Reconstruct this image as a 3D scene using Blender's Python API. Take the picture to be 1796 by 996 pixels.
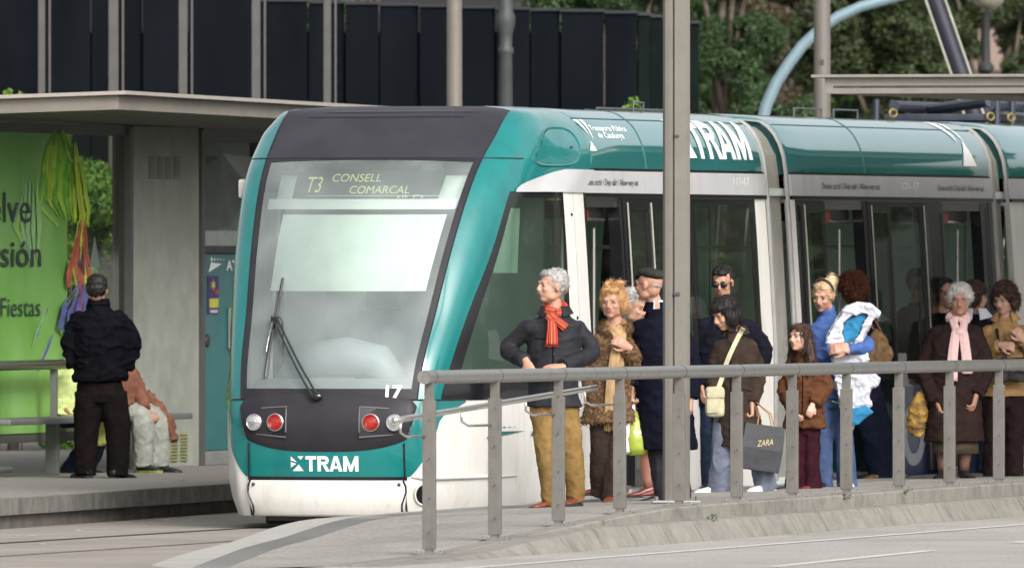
import bpy, bmesh, math, random
import numpy as np
from mathutils import Vector, Matrix, noise
R = math.radians
sc = bpy.context.scene
for o in list(bpy.data.objects): bpy.data.objects.remove(o)
# ---------------------------------------------------------------- camera, sky, sun, exposure
EYE = 2.12
cd = bpy.data.cameras.new('camera'); cam = bpy.data.objects.new('camera', cd)
sc.collection.objects.link(cam); sc.camera = cam
cam.location = (0, 0, EYE); cam.rotation_euler = (R(90) - math.atan(58 / 25800.), 0, 0)
cd.sensor_width = 36; cd.lens = 36 * 25800 / 1796.; cd.clip_start = 1; cd.clip_end = 6000
cd.dof.use_dof = True; cd.dof.focus_distance = 111; cd.dof.aperture_fstop = 6.3
wd = bpy.data.worlds.new("World"); sc.world = wd; wd.use_nodes = True
nt = wd.node_tree; bg = nt.nodes['Background']
sky = nt.nodes.new('ShaderNodeTexSky'); sky.sky_type = 'NISHITA'; sky.sun_disc = False
SUN_EL, SUN_AZ = R(34), R(154)      # azimuth clockwise from +Y
sky.sun_elevation = SUN_EL; sky.sun_rotation = SUN_AZ
sky.air_density = 1.0; sky.dust_density = 6.0; sky.ozone_density = 1.0
hs = nt.nodes.new('ShaderNodeHueSaturation'); hs.inputs['Saturation'].default_value = .22
nt.links.new(sky.outputs[0], hs.inputs['Color']); nt.links.new(hs.outputs[0], bg.inputs['Color'])
bg.inputs['Strength'].default_value = 0.15
sl = bpy.data.lights.new('sun', 'SUN'); sun = bpy.data.objects.new('sun', sl); sc.collection.objects.link(sun)
sl.energy = .9; sl.angle = R(20); sl.color = (1, .96, .9)
sdir = Vector((math.sin(SUN_AZ) * math.cos(SUN_EL), math.cos(SUN_AZ) * math.cos(SUN_EL), math.sin(SUN_EL)))
sun.rotation_euler = sdir.to_track_quat('Z', 'Y').to_euler()
sc.view_settings.view_transform = 'Standard'; sc.view_settings.look = 'None'
sc.view_settings.gamma = 1; sc.view_settings.use_curve_mapping = False
sc.view_settings.exposure = 0.72
sc.render.engine = 'CYCLES'
sc.cycles.max_bounces = 10; sc.cycles.transparent_max_bounces = 24
# ---------------------------------------------------------------- frames: u runs back along the tram, w to its right
PH = R(16); SN, CS = math.sin(PH), math.cos(PH); NX, NY = -1.409, 112.17; ANG = R(74)
def XY(u, w): return (NX + u * SN + w * CS, NY + u * CS - w * SN)
def P3(u, w, z): return (*XY(u, w), z)
rnd = random.Random(7)
# ---------------------------------------------------------------- materials
MATS = {}
def mat(name, col, rough=.6, metal=0., var=.12, scale=6., bump=0., bscale=30., coat=0., spec=.5, col2=None, stretch=None, detail=4):
    if name in MATS: return MATS[name]
    m = bpy.data.materials.new(name); m.use_nodes = True; t = m.node_tree; b = t.nodes['Principled BSDF']
    b.inputs['Roughness'].default_value = rough; b.inputs['Metallic'].default_value = metal
    b.inputs['Coat Weight'].default_value = coat; b.inputs['Coat Roughness'].default_value = .04
    b.inputs['Specular IOR Level'].default_value = spec
    tc = t.nodes.new('ShaderNodeTexCoord'); mp = t.nodes.new('ShaderNodeMapping')
    t.links.new(tc.outputs['Object'], mp.inputs[0])
    if stretch: mp.inputs['Scale'].default_value = stretch
    nz = t.nodes.new('ShaderNodeTexNoise'); nz.inputs['Scale'].default_value = scale; nz.inputs['Detail'].default_value = detail
    t.links.new(mp.outputs[0], nz.inputs['Vector'])
    mx = t.nodes.new('ShaderNodeMix'); mx.data_type = 'RGBA'
    rp = t.nodes.new('ShaderNodeMapRange'); rp.inputs[1].default_value = .3; rp.inputs[2].default_value = .7
    t.links.new(nz.outputs[0], rp.inputs[0]); t.links.new(rp.outputs[0], mx.inputs[0])
    c2 = col2 if col2 else tuple(min(1, c * (1 + var)) for c in col)
    c1 = col if col2 else tuple(c * (1 - var) for c in col)
    mx.inputs[6].default_value = (*c1, 1); mx.inputs[7].default_value = (*c2, 1)
    t.links.new(mx.outputs[2], b.inputs['Base Color'])
    if bump > 0:
        n2 = t.nodes.new('ShaderNodeTexNoise'); n2.inputs['Scale'].default_value = bscale; n2.inputs['Detail'].default_value = 6
        t.links.new(tc.outputs['Object'], n2.inputs['Vector'])
        bp = t.nodes.new('ShaderNodeBump'); bp.inputs['Strength'].default_value = 1; bp.inputs['Distance'].default_value = bump
        t.links.new(n2.outputs[0], bp.inputs['Height']); t.links.new(bp.outputs[0], b.inputs['Normal'])
    MATS[name] = m; return m
def add_stains(m, scale=(1, 1, 1), nscale=2., lo=.5, hi=.75, dark=.55, tint=None):
    # irregular dirt of its own shape over the base colour
    t = m.node_tree; b = t.nodes['Principled BSDF']; src = b.inputs['Base Color'].links[0].from_socket
    tc = t.nodes.new('ShaderNodeTexCoord'); mp = t.nodes.new('ShaderNodeMapping'); mp.inputs['Scale'].default_value = scale
    t.links.new(tc.outputs['Object'], mp.inputs[0])
    nz = t.nodes.new('ShaderNodeTexNoise'); nz.inputs['Scale'].default_value = nscale; nz.inputs['Detail'].default_value = 8; nz.inputs['Roughness'].default_value = .65
    t.links.new(mp.outputs[0], nz.inputs['Vector'])
    rp = t.nodes.new('ShaderNodeMapRange'); rp.inputs[1].default_value = lo; rp.inputs[2].default_value = hi
    t.links.new(nz.outputs[0], rp.inputs[0])
    mx = t.nodes.new('ShaderNodeMix'); mx.data_type = 'RGBA'; mx.blend_type = 'MULTIPLY'
    t.links.new(rp.outputs[0], mx.inputs[0]); t.links.new(src, mx.inputs[6])
    mx.inputs[7].default_value = (*(tint or (dark, dark, dark)), 1)
    t.links.new(mx.outputs[2], b.inputs['Base Color']); return m
def glass(name, tint, refl=1.45, rough=.02, dirt_haze=0.):
    m = bpy.data.materials.new(name); m.use_nodes = True; t = m.node_tree; t.nodes.clear()
    out = t.nodes.new('ShaderNodeOutputMaterial'); tr = t.nodes.new('ShaderNodeBsdfTransparent'); gl = t.nodes.new('ShaderNodeBsdfGlossy')
    fr = t.nodes.new('ShaderNodeFresnel'); mx = t.nodes.new('ShaderNodeMixShader')
    tr.inputs[0].default_value = (*tint, 1); gl.inputs['Roughness'].default_value = rough; fr.inputs[0].default_value = refl
    t.links.new(fr.outputs[0], mx.inputs[0]); t.links.new(tr.outputs[0], mx.inputs[1]); t.links.new(gl.outputs[0], mx.inputs[2])
    last = mx
    if dirt_haze > 0:
        df = t.nodes.new('ShaderNodeBsdfDiffuse'); df.inputs[0].default_value = (.72, .82, .80, 1) if dirt_haze > .3 else (.5, .5, .45, 1)  # heavy film paints the windscreen's reflected haze into colour; thin film is plain dirt
        nz = t.nodes.new('ShaderNodeTexNoise'); nz.inputs['Scale'].default_value = 3; nz.inputs['Detail'].default_value = 6
        ma = t.nodes.new('ShaderNodeMath'); ma.operation = 'MULTIPLY'; ma.inputs[1].default_value = dirt_haze
        m2 = t.nodes.new('ShaderNodeMixShader')
        t.links.new(nz.outputs[0], ma.inputs[0]); t.links.new(ma.outputs[0], m2.inputs[0])
        t.links.new(mx.outputs[0], m2.inputs[1]); t.links.new(df.outputs[0], m2.inputs[2]); last = m2
    t.links.new(last.outputs[0], out.inputs[0]); return m
def emit(name, col, st):
    m = bpy.data.materials.new(name); m.use_nodes = True; b = m.node_tree.nodes['Principled BSDF']
    b.inputs['Base Color'].default_value = (*col, 1); b.inputs['Emission Color'].default_value = (*col, 1); b.inputs['Emission Strength'].default_value = st; return m
# ---------------------------------------------------------------- mesh helper
class MB:
    def __init__(s): s.v = []; s.f = []; s.m = []
    def add(s, v, f, m=0):
        k = len(s.v); s.v += [tuple(p) for p in v]; s.f += [tuple(i + k for i in q) for q in f]; s.m += [m] * len(f); return s
    def box(s, c, d, m=0, rz=0., ch=0.):
        x, y, z = d[0] / 2, d[1] / 2, d[2] / 2
        b = bmesh.new(); bmesh.ops.create_cube(b, size=1)
        for q in b.verts: q.co = Vector((q.co.x * d[0], q.co.y * d[1], q.co.z * d[2]))
        if ch > 0: bmesh.ops.bevel(b, geom=list(b.edges), offset=ch, segments=2, affect='EDGES', profile=.6)
        ca, sa = math.cos(rz), math.sin(rz)
        b.verts.index_update()
        s.add([(c[0] + q.co.x * ca - q.co.y * sa, c[1] + q.co.x * sa + q.co.y * ca, c[2] + q.co.z) for q in b.verts], [[q.index for q in f.verts] for f in b.faces], m)
        b.free(); return s
    def rings(s, rs, m=0, close=True, caps=True):
        n = len(rs[0]); vs = [p for r in rs for p in r]; fs = []
        for i in range(len(rs) - 1):
            for j in range(n if close else n - 1):
                a = i * n + j; b = i * n + (j + 1) % n
                fs.append((a, b, b + n, a + n))
        if caps and close:
            fs.append(tuple(reversed(range(n)))); fs.append(tuple(range((len(rs) - 1) * n, len(rs) * n)))
        return s.add(vs, fs, m)
    def tube(s, pts, r, n=10, m=0, caps=True, flat=1., up=(0, 0, 1)):
        pts = [Vector(p) for p in pts]; k = len(pts); rr = r if hasattr(r, '__len__') else [r] * k
        rs = []; prev = None
        for i in range(k):
            d = (pts[min(i + 1, k - 1)] - pts[max(i - 1, 0)]).normalized()
            ref = prev if prev is not None else (Vector(up) if abs(d.dot(Vector(up))) < .95 else Vector((0, 1, 0)))
            a = ref - d * ref.dot(d)
            if a.length < 1e-4: a = d.orthogonal()
            a.normalize(); b = d.cross(a); prev = a
            rs.append([pts[i] + a * (rr[i] * flat * math.cos(2 * math.pi * j / n)) + b * (rr[i] * math.sin(2 * math.pi * j / n)) for j in range(n)])
        return s.rings(rs, m, True, caps)
    def ell(s, c, r, m=0, n=14, k=9, rot=None):
        vs = []; fs = []; rm = rot or Matrix.Identity(3)
        for i in range(1, k):
            t = math.pi * i / k
            for j in range(n):
                p = 2 * math.pi * j / n
                vs.append(Vector(c) + rm @ Vector((r[0] * math.sin(t) * math.cos(p), r[1] * math.sin(t) * math.sin(p), r[2] * math.cos(t))))
        top = len(vs); vs.append(Vector(c) + rm @ Vector((0, 0, r[2]))); vs.append(Vector(c) + rm @ Vector((0, 0, -r[2])))
        for i in range(k - 2):
            for j in range(n):
                a = i * n + j; b = i * n + (j + 1) % n; fs.append((a, a + n, b + n, b))
        for j in range(n):
            fs.append((top, j, (j + 1) % n)); fs.append((top + 1, (k - 2) * n + (j + 1) % n, (k - 2) * n + j))
        return s.add(vs, fs, m)
    def grid(s, fn, ns, nt_, m=0):
        vs = [fn(i / ns, j / nt_) for j in range(nt_ + 1) for i in range(ns + 1)]
        fs = [(j * (ns + 1) + i, j * (ns + 1) + i + 1, (j + 1) * (ns + 1) + i + 1, (j + 1) * (ns + 1) + i) for j in range(nt_) for i in range(ns)]
        return s.add(vs, fs, m)
    def prism(s, poly, fn, d0, d1, m=0):
        # poly of 2d points, fn(x, y, d) -> 3d
        n = len(poly); vs = [fn(x, y, d0) for x, y in poly] + [fn(x, y, d1) for x, y in poly]
        fs = [tuple(range(n)), tuple(reversed(range(n, 2 * n)))] + [(i, i + n, (i + 1) % n + n, (i + 1) % n) for i in range(n)]
        return s.add(vs, fs, m)
    def build(s, name, mats, parent=None, smooth=False, bevel=0.):
        me = bpy.data.meshes.new(name); me.from_pydata(s.v, [], s.f)
        for q in (mats if isinstance(mats, (list, tuple)) else [mats]): me.materials.append(q)
        me.polygons.foreach_set('material_index', s.m)
        b = bmesh.new(); b.from_mesh(me); bmesh.ops.recalc_face_normals(b, faces=b.faces); b.to_mesh(me); b.free()
        me.polygons.foreach_set('use_smooth', [bool(smooth)] * len(me.polygons))
        if smooth == 'auto':
            b = bmesh.new(); b.from_mesh(me)
            for e in b.edges:
                if len(e.link_faces) == 2 and e.calc_face_angle(0) > .6: e.smooth = False
            b.to_mesh(me); b.free()
        o = bpy.data.objects.new(name, me); sc.collection.objects.link(o)
        if parent: o.parent = parent
        if bevel > 0:
            bm = o.modifiers.new('bevel', 'BEVEL'); bm.width = bevel; bm.segments = 2; bm.limit_method = 'ANGLE'
        return o
def tag(o, label=None, cat=None, group=None, kind=None):
    if label: o['label'] = label
    if cat: o['category'] = cat
    if group: o['group'] = group
    if kind: o['kind'] = kind
    return o
def empty(name, loc, rz=0., label=None, cat=None, group=None):
    o = bpy.data.objects.new(name, None); sc.collection.objects.link(o); o.location = loc; o.rotation_euler = (0, 0, rz); o.empty_display_size = .2
    return tag(o, label, cat, group)
def struct(mb, name, m, smooth=False, label=None):
    o = mb.build(name, m, smooth=smooth); o['kind'] = 'structure'
    if label: o['label'] = label
    o['category'] = name.replace('_', ' ')
    if not label: o['label'] = name.replace('_', ' ') + ' of the tram stop'
    return o
def pchip(xs, ys, x):
    x = max(xs[0], min(xs[-1], x)); i = 0
    while i < len(xs) - 2 and x > xs[i + 1]: i += 1
    h = [xs[k + 1] - xs[k] for k in range(len(xs) - 1)]; d = [(ys[k + 1] - ys[k]) / h[k] for k in range(len(h))]
    def tg(k):
        if k == 0: return d[0]
        if k == len(h): return d[-1]
        return 0 if d[k - 1] * d[k] <= 0 else 2 * d[k - 1] * d[k] / (d[k - 1] + d[k])
    t = (x - xs[i]) / h[i]; a, b = tg(i) * h[i], tg(i + 1) * h[i]
    return ys[i] * (2 * t**3 - 3 * t**2 + 1) + a * (t**3 - 2 * t**2 + t) + ys[i + 1] * (-2 * t**3 + 3 * t**2) + b * (t**3 - t**2)
def lerp(a, b, t): return a + (b - a) * t
_txt = {}
def text2d(body, bold=0., cuts=0, space=1.):
    """outline of a line of lettering, cap height 1, as (verts2d, faces, width)"""
    cu = bpy.data.curves.new('lettering', 'FONT'); cu.body = body; cu.size = 1; cu.offset = bold; cu.space_character = space; cu.resolution_u = 4
    o = bpy.data.objects.new('lettering', cu); sc.collection.objects.link(o)
    dg = bpy.context.evaluated_depsgraph_get(); me = bpy.data.meshes.new_from_object(o.evaluated_get(dg))
    b = bmesh.new(); b.from_mesh(me); bpy.data.objects.remove(o)
    for k in range(1, cuts):
        bmesh.ops.bisect_plane(b, geom=list(b.verts) + list(b.edges) + list(b.faces), plane_co=(0, k * .75 / cuts, 0), plane_no=(0, 1, 0))
    b.verts.index_update(); vs = [(q.co.x, q.co.y) for q in b.verts]; fs = [[q.index for q in f.verts] for f in b.faces]; b.free()
    x0 = min(p[0] for p in vs); x1 = max(p[0] for p in vs); k = 1 / .70
    return [((x - x0) * k, y * k) for x, y in vs], fs, (x1 - x0) * k
def lettering(mb, body, fn, W, Hh, bold=0., cuts=0, m=0, space=1.):
    """put lettering W wide, Hh cap height on a surface fn(x, y)"""
    vs, fs, w = text2d(body, bold, cuts, space)
    mb.add([fn(x / w * W, y * Hh) for x, y in vs], fs, m)
def block_word():
    # heavy sans letters T R A M drawn as polygons, cap height 1
    L = []
    def ad(dx, *qs):
        for q in qs: L.append([(x + dx, y) for x, y in q])
    ad(0, [(0, .78), (.72, .78), (.72, 1), (0, 1)], [(.25, 0), (.47, 0), (.47, .78), (.25, .78)])
    ou = [(.50, 1), (.66, .95), (.74, .80), (.74, .66), (.66, .51), (.50, .46)]; ii = [(.50, .80), (.52, .79), (.54, .75), (.54, .69), (.52, .65), (.50, .64)]
    ad(.80, [(0, 0), (.22, 0), (.22, 1), (0, 1)], [(.22, .80), (.50, .80), (.50, 1), (.22, 1)], [(.22, .46), (.50, .46), (.50, .64), (.22, .64)], [(.32, .46), (.56, 0), (.80, 0), (.55, .46)], *[[ou[i], ou[i+1], ii[i+1], ii[i]] for i in range(5)])
    ad(1.58, [(0, 0), (.23, 0), (.42, .74), (.30, 1)], [(.84, 0), (.61, 0), (.42, .74), (.54, 1)], [(.30, 1), (.42, .74), (.54, 1)], [(.274, .17), (.566, .17), (.518, .36), (.322, .36)])
    ad(2.48, [(0, 0), (.22, 0), (.22, 1), (0, 1)], [(.74, 0), (.96, 0), (.96, 1), (.74, 1)], [(.22, 1), (.48, .36), (.48, 0), (.40, 0), (.22, .52)], [(.74, 1), (.48, .36), (.48, 0), (.56, 0), (.74, .52)])
    return L, 3.44
def cutpolys(polys, n, y0=0., y1=1.):
    b = bmesh.new()
    for q in polys: b.faces.new([b.verts.new((x, y, 0)) for x, y in q])
    for k in range(1, n): bmesh.ops.bisect_plane(b, geom=list(b.verts) + list(b.edges) + list(b.faces), plane_co=(0, lerp(y0, y1, k / n), 0), plane_no=(0, 1, 0))
    b.verts.index_update(); r = [(q.co.x, q.co.y) for q in b.verts], [[q.index for q in f.verts] for f in b.faces]; b.free(); return r
# ---------------------------------------------------------------- shared materials
M = {}
M['concrete'] = add_stains(mat('concrete', (.30, .29, .27), .85, var=.14, scale=8, bump=.004, bscale=60), nscale=1.3, lo=.45, hi=.8, dark=.6)
M['kerb'] = add_stains(mat('kerb_stone', (.225, .21, .185), .85, var=.14, scale=9, bump=.004, bscale=80), nscale=3, lo=.5, hi=.72, dark=.62)
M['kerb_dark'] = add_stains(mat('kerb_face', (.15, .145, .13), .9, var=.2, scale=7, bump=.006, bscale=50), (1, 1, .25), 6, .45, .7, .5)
M['asphalt'] = add_stains(mat('asphalt', (.36, .342, .315), .9, var=.30, scale=34, bump=.004, bscale=220), nscale=.6, lo=.4, hi=.8, dark=.8)
M['trackbed'] = add_stains(mat('trackbed', (.28, .25, .215), .9, var=.13, scale=30, bump=.003, bscale=120), nscale=1.2, lo=.4, hi=.8, dark=.66)
M['paving'] = add_stains(mat('paving', (.315, .295, .268), .85, var=.30, scale=30, bump=.003, bscale=150), nscale=1.6, lo=.4, hi=.8, dark=.72)
M['pale_strip'] = add_stains(mat('granite', (.37, .355, .325), .8, var=.1, scale=50, bump=.002, bscale=150), nscale=2.5, lo=.5, hi=.8, dark=.78)
M['tactile'] = mat('tactile', (.235, .235, .225), .85, var=.2, scale=60, bump=.004, bscale=100)
M['steel'] = add_stains(mat('brushed_steel', (.31, .305, .29), .40, .75, var=.1, scale=30, stretch=(1, 1, .2)), (1, 1, .3), 9, .55, .75, .72)
M['bright_steel'] = mat('bright_steel', (.72, .70, .66), .2, .95, var=.05)
M['post_grey'] = add_stains(mat('post_paint', (.150, .142, .128), .6, .2, var=.09, scale=12, bump=.001, bscale=60), (1, 1, .12), 9, .5, .75, .78)
M['pole_grey'] = add_stains(mat('pole_paint', (.150, .138, .120), .55, .15, var=.06, scale=5), (2, 2, .12), 5, .5, .8, .85)
M['dark_metal'] = mat('dark_metal', (.055, .055, .06), .5, .3, var=.2)
M['black'] = mat('black_plastic', (.012, .012, .014), .45, var=.2)
for k_ in ('asphalt', 'paving', 'pale_strip', 'trackbed', 'kerb'): add_stains(M[k_], nscale=24, lo=.60, hi=.68, dark=.72); add_stains(M[k_], nscale=.35, lo=.45, hi=.6, dark=.86); add_stains(M[k_], (1, 1, 1), 120, .52, .70, .80)
for k_ in ('post_grey', 'pole_grey', 'steel'): add_stains(M[k_], (1, 1, .5), 40, .56, .70, .8, (.84, .79, .72))
M['rubber'] = mat('rubber', (.02, .02, .02), .8, var=.2)
# ---------------------------------------------------------------- ground
def slabz(u):   # height of the platform edge next to the track
    return pchip([-14, -12.5, -8.35, -5, 0, 4, 30], [-.01, 0, .05, .175, .19, .225, .235], u)
def railz(u):   # height along the railing
    return pchip([-14, -11.5, -9.7, -7.9, -6.1, -4.4, 30], [.034, .06, .125, .19, .245, .272, .272], u)
def edgew(u): return pchip([-16, -12.5, -8.35, -5, -2, 30], [3.45, 2.52, 1.72, 1.42, 1.38, 1.38], u)
def railw(u): return 3.88 - .027 * u
def kerbw(u): return railw(u) + .12
def platz(u, w):
    t = (w - edgew(u)) / (railw(u) - edgew(u)); return lerp(slabz(u), railz(u), max(0, min(1.05, t)))
g = MB(); g.add([(-3000, -400, -.03), (3000, -400, -.03), (3000, 5000, -.03), (-3000, 5000, -.03)], [(0, 1, 2, 3)]); struct(g, 'ground', M['asphalt'], label='asphalt ground reaching away on all sides')
g = MB(); g.grid(lambda s, t: P3(-40 + 140 * s, -2.75 + 8 * t - 1, -.004 if False else 0), 40, 6); struct(g, 'trackbed', M['trackbed'], label='worn brown paving between the tram rails')
for w in (-.7175, .7175):
    g = MB(); u0, u1 = -40, 100
    g.prism([(w - .035, -.02), (w - .035, .006), (w + .02, .006), (w + .02, -.02)], lambda x, y, d: P3(d, x, y), u0, u1)
    g.prism([(w + .021 if w < 0 else w - .06, .0035), (w + .021 if w < 0 else w - .06, .004), (w + .06 if w < 0 else w - .036, .004), (w + .06 if w < 0 else w - .036, .0035)], lambda x, y, d: P3(d, x, y), u0, u1, 1)
    o = g.build('tram_rail', [mat('rail_steel', (.16, .14, .12), .5, .6, var=.2), M['rubber']])
    tag(o, 'grooved steel rail in the trackbed on the %s side of the tram' % ('shelter' if w < 0 else 'railing'), 'rail')
g = MB(); g.grid(lambda s, t: P3(-60 + 180 * s, kerbw(-60 + 180 * s) + .46 + 22 * t if False else 4.2 + 24 * t, .03), 60, 8)
struct(g, 'road', M['asphalt'], label='pale worn asphalt road in front of the railing')
paint = add_stains(mat('road_paint', (.56, .55, .52), .7, var=.1, scale=40), nscale=14, lo=.5, hi=.7, dark=.7)
g = MB()
def line(u0, w0, u1, w1, wd=.1):
    g.add([P3(u0, w0 - wd / 2, .034), P3(u1, w1 - wd / 2, .034), P3(u1, w1 + wd / 2, .034), P3(u0, w0 + wd / 2, .034)], [(0, 1, 2, 3)])
line(-20, 5.35, 40, 4.55, .09)
line(-13.4, 7.1, -8.0, 6.8, .1); line(-5.2, 6.7, 1.0, 6.3, .1)
line(1.6, 5.25, 6.5, 5.2, .1)
struct(g, 'road_markings', paint, label='worn white lane lines painted on the road')
# near platform
g = MB()
def plat(s, t):
    u = -14 + 44 * s; a, b = edgew(u) + .62, kerbw(u) - .17; w = lerp(a, b, t); return P3(u, w, platz(u, w))
g.grid(plat, 90, 6); struct(g, 'platform_paving', M['paving'], label='worn grey asphalt surface of the platform under the waiting crowd')
g = MB(); g.grid(lambda s, t: (lambda u: P3(u, edgew(u) + .36 * t, platz(u, edgew(u) + .36 * t) + .001))(-15 + 45 * s), 90, 1)
g.grid(lambda s, t: (lambda u: P3(u, edgew(u), lerp(-.02, slabz(u) + .001, t)))(-15 + 45 * s), 90, 1)
struct(g, 'platform_edge', M['pale_strip'], label='pale granite edging strip of the platform beside the tram')
g = MB(); g.grid(lambda s, t: (lambda u: P3(u, edgew(u) + .36 + .27 * t, platz(u, edgew(u) + .5) + .002))(-15 + 45 * s), 90, 1)
for k in range(7):
    g.grid(lambda s, t: (lambda u: P3(u, edgew(u) + .375 + .035 * k + .016 * t, platz(u, edgew(u) + .5) + .007))(-15 + 45 * s), 90, 1)
struct(g, 'tactile_paving', M['tactile'], label='dark grey ribbed warning strip along the platform edge')
# two stepped kerbs of separate stones
g = MB(); gd = MB(); u = -14.
while u < 30:
    L = .98; a, b = u + .012, u + L - .012; j = rnd.uniform(-.003, .003)
    def sec(uu, kind):
        k = kerbw(uu); zt = railz(uu) + .004; zl = min(zt - .004, .178)
        if kind: return [(k - .17, -.01), (k - .17, zt), (k - .012, zt), (k, zt - .012), (k + .002, min(zl - .01, zt - .014))]
        return [(k - .05, -.02), (k - .03, zl), (k + .15, zl - .002), (k + .17, lerp(zl, .03, .08)), (k + .245, lerp(zl, .03, .92)), (k + .25, .03), (k + .27, .0)]
    for kind in (0, 1):
        if kind and railz(u) < .1: 
            pass
        s0 = sec(a, kind); s1 = sec(b, kind); n = len(s0)
        g.rings([[P3(a, p[0] + j, p[1]) for p in s0] + [P3(a, s0[-1][0], -.03)], [P3(b, p[0] + j, p[1]) for p in s1] + [P3(b, s1[-1][0], -.03)]], 0, True, True)
    u += L
struct(g, 'kerb', M['kerb'], label='two stepped kerb of grey stones between platform and road')
# far platform
def fk(u): return -2.38 - .055 * u if u < 10 else -2.93
g = MB(); g.grid(lambda s, t: (lambda u: P3(u, fk(u) - .34 - 14 * t, .235))(-10 + 110 * s), 60, 8)
struct(g, 'far_platform', mat('far_paving', (.20, .185, .165), .85, var=.15, scale=20, bump=.002, bscale=100), label='brownish paving of the platform on the far side of the tram')
g = MB(); gd = MB(); u = -12.
while u < 60:
    L = 1.18; a, b = u + .005, u + L - .005
    g.rings([[P3(q, fk(q) + d[0], d[1]) for d in ((0, .24), (.0, .105), (-.34, .105), (-.34, .24))] for q in (a, b)], 0); u += L
    g.m[-6:] = g.m[-6:]
struct(g, 'far_kerb', M['kerb'], label='concrete slab edging of the far platform')
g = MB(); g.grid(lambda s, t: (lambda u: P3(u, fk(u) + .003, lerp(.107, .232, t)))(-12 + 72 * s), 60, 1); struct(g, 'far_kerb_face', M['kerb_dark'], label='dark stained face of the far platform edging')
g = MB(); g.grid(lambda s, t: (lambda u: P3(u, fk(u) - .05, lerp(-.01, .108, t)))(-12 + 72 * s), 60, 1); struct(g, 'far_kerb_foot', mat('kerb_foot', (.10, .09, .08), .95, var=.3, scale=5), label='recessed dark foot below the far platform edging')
# ================================================================ THE TRAM
tram = empty('tram', (NX, NY, 0), ANG, 'white and teal articulated tram with number 17 stopped at the platform, doors open', 'tram')
def T_(name, mb, m, parent=None, smooth=False, bevel=0.): return mb.build(name, m, parent or tram, smooth, bevel)
teal = mat('teal_paint', (.002, .165, .16), .22, var=.06, scale=3, coat=.7)
add_stains(teal, (1, 1, .35), 5, .48, .75, .80); add_stains(teal, nscale=60, lo=.58, hi=.72, dark=.85)
teal_r = mat('teal_roof_paint', (.002, .155, .155), .15, var=.06, scale=3, coat=1.)
teal_r.node_tree.nodes['Principled BSDF'].inputs['Coat IOR'].default_value = 4.0
teal_d = mat('teal_dark_paint', (.003, .125, .12), .3, var=.1, scale=3, coat=.5)
white = add_stains(mat('white_paint', (.70, .69, .66), .35, var=.03, scale=3, coat=.3), (1, 1, .5), 2.2, .5, .85, .8, (.80, .77, .71))
add_stains(white, (1, 1, .12), 14, .52, .72, .84, (.86, .82, .75))
grey_band = add_stains(mat('letterboard_grey', (.42, .42, .43), .4, var=.04, coat=.2), (1, 1, .3), 6, .5, .75, .85)
maskm = mat('front_mask', (.028, .027, .032), .42, var=.18, scale=4, bump=.001, bscale=90, spec=.2)
roofm = mat('roof_cap', (.036, .034, .042), .5, var=.15, scale=3, spec=.2)
blackm = mat('black_gloss', (.010, .010, .012), .18, var=.1, coat=.5)
whitel = mat('lettering_white', (.78, .78, .76), .5, var=.02)
darkl = mat('lettering_dark', (.05, .05, .055), .5, var=.02)
g_front = glass('windscreen_glass', (.93, .98, .96), 1.95, .04, .31)  # surface film raised so its colour paints in the pale reflected haze
g_side = glass('tinted_glass', (.58, .74, .65), 1.6, .015, .05)
g_door = glass('door_glass', (.46, .60, .52), 1.6, .015, .05)
g_far = glass('far_glass', (.86, .95, .88), 1.3, .02, .04)
ZR = [.10, .25, .39, .60, .80, .98, 1.21, 1.62, 2.12, 2.577, 2.816, 3.007, 3.12, 3.207, 3.24]
HZ = [(0, 1.30), (.9, 1.30), (1.3, 1.30), (1.62, 1.283), (2.12, 1.255), (2.57, 1.225), (2.74, 1.212), (2.85, 1.20), (2.95, 1.175), (3.05, 1.13), (3.12, 1.08), (3.18, 1.0), (3.207, .95), (3.228, .85), (3.24, .70)]
def Hw(z): return pchip([a for a, _ in HZ], [b for _, b in HZ], z)
U3 = [.07, .03, .02, .01, .015, .045, .11, .35, .64, .98, 1.246, 1.56, 1.75, 1.96, 2.2]
W3 = [.60, .63, .64, .67, .69, .70, .716, .75, .797, .842, .864, .882, .887, .889, .60]
U5 = [.27, .20, .17, .19, .20, .205, .327, .584, .97, 1.31, 1.60, 1.87, 2.03, 2.10, 2.5]
W5 = [.76, .79, .80, .83, .84, .842, .87, .937, 1.025, 1.072, 1.09, 1.085, 1.03, .95, .66]
_c = {}
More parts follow.
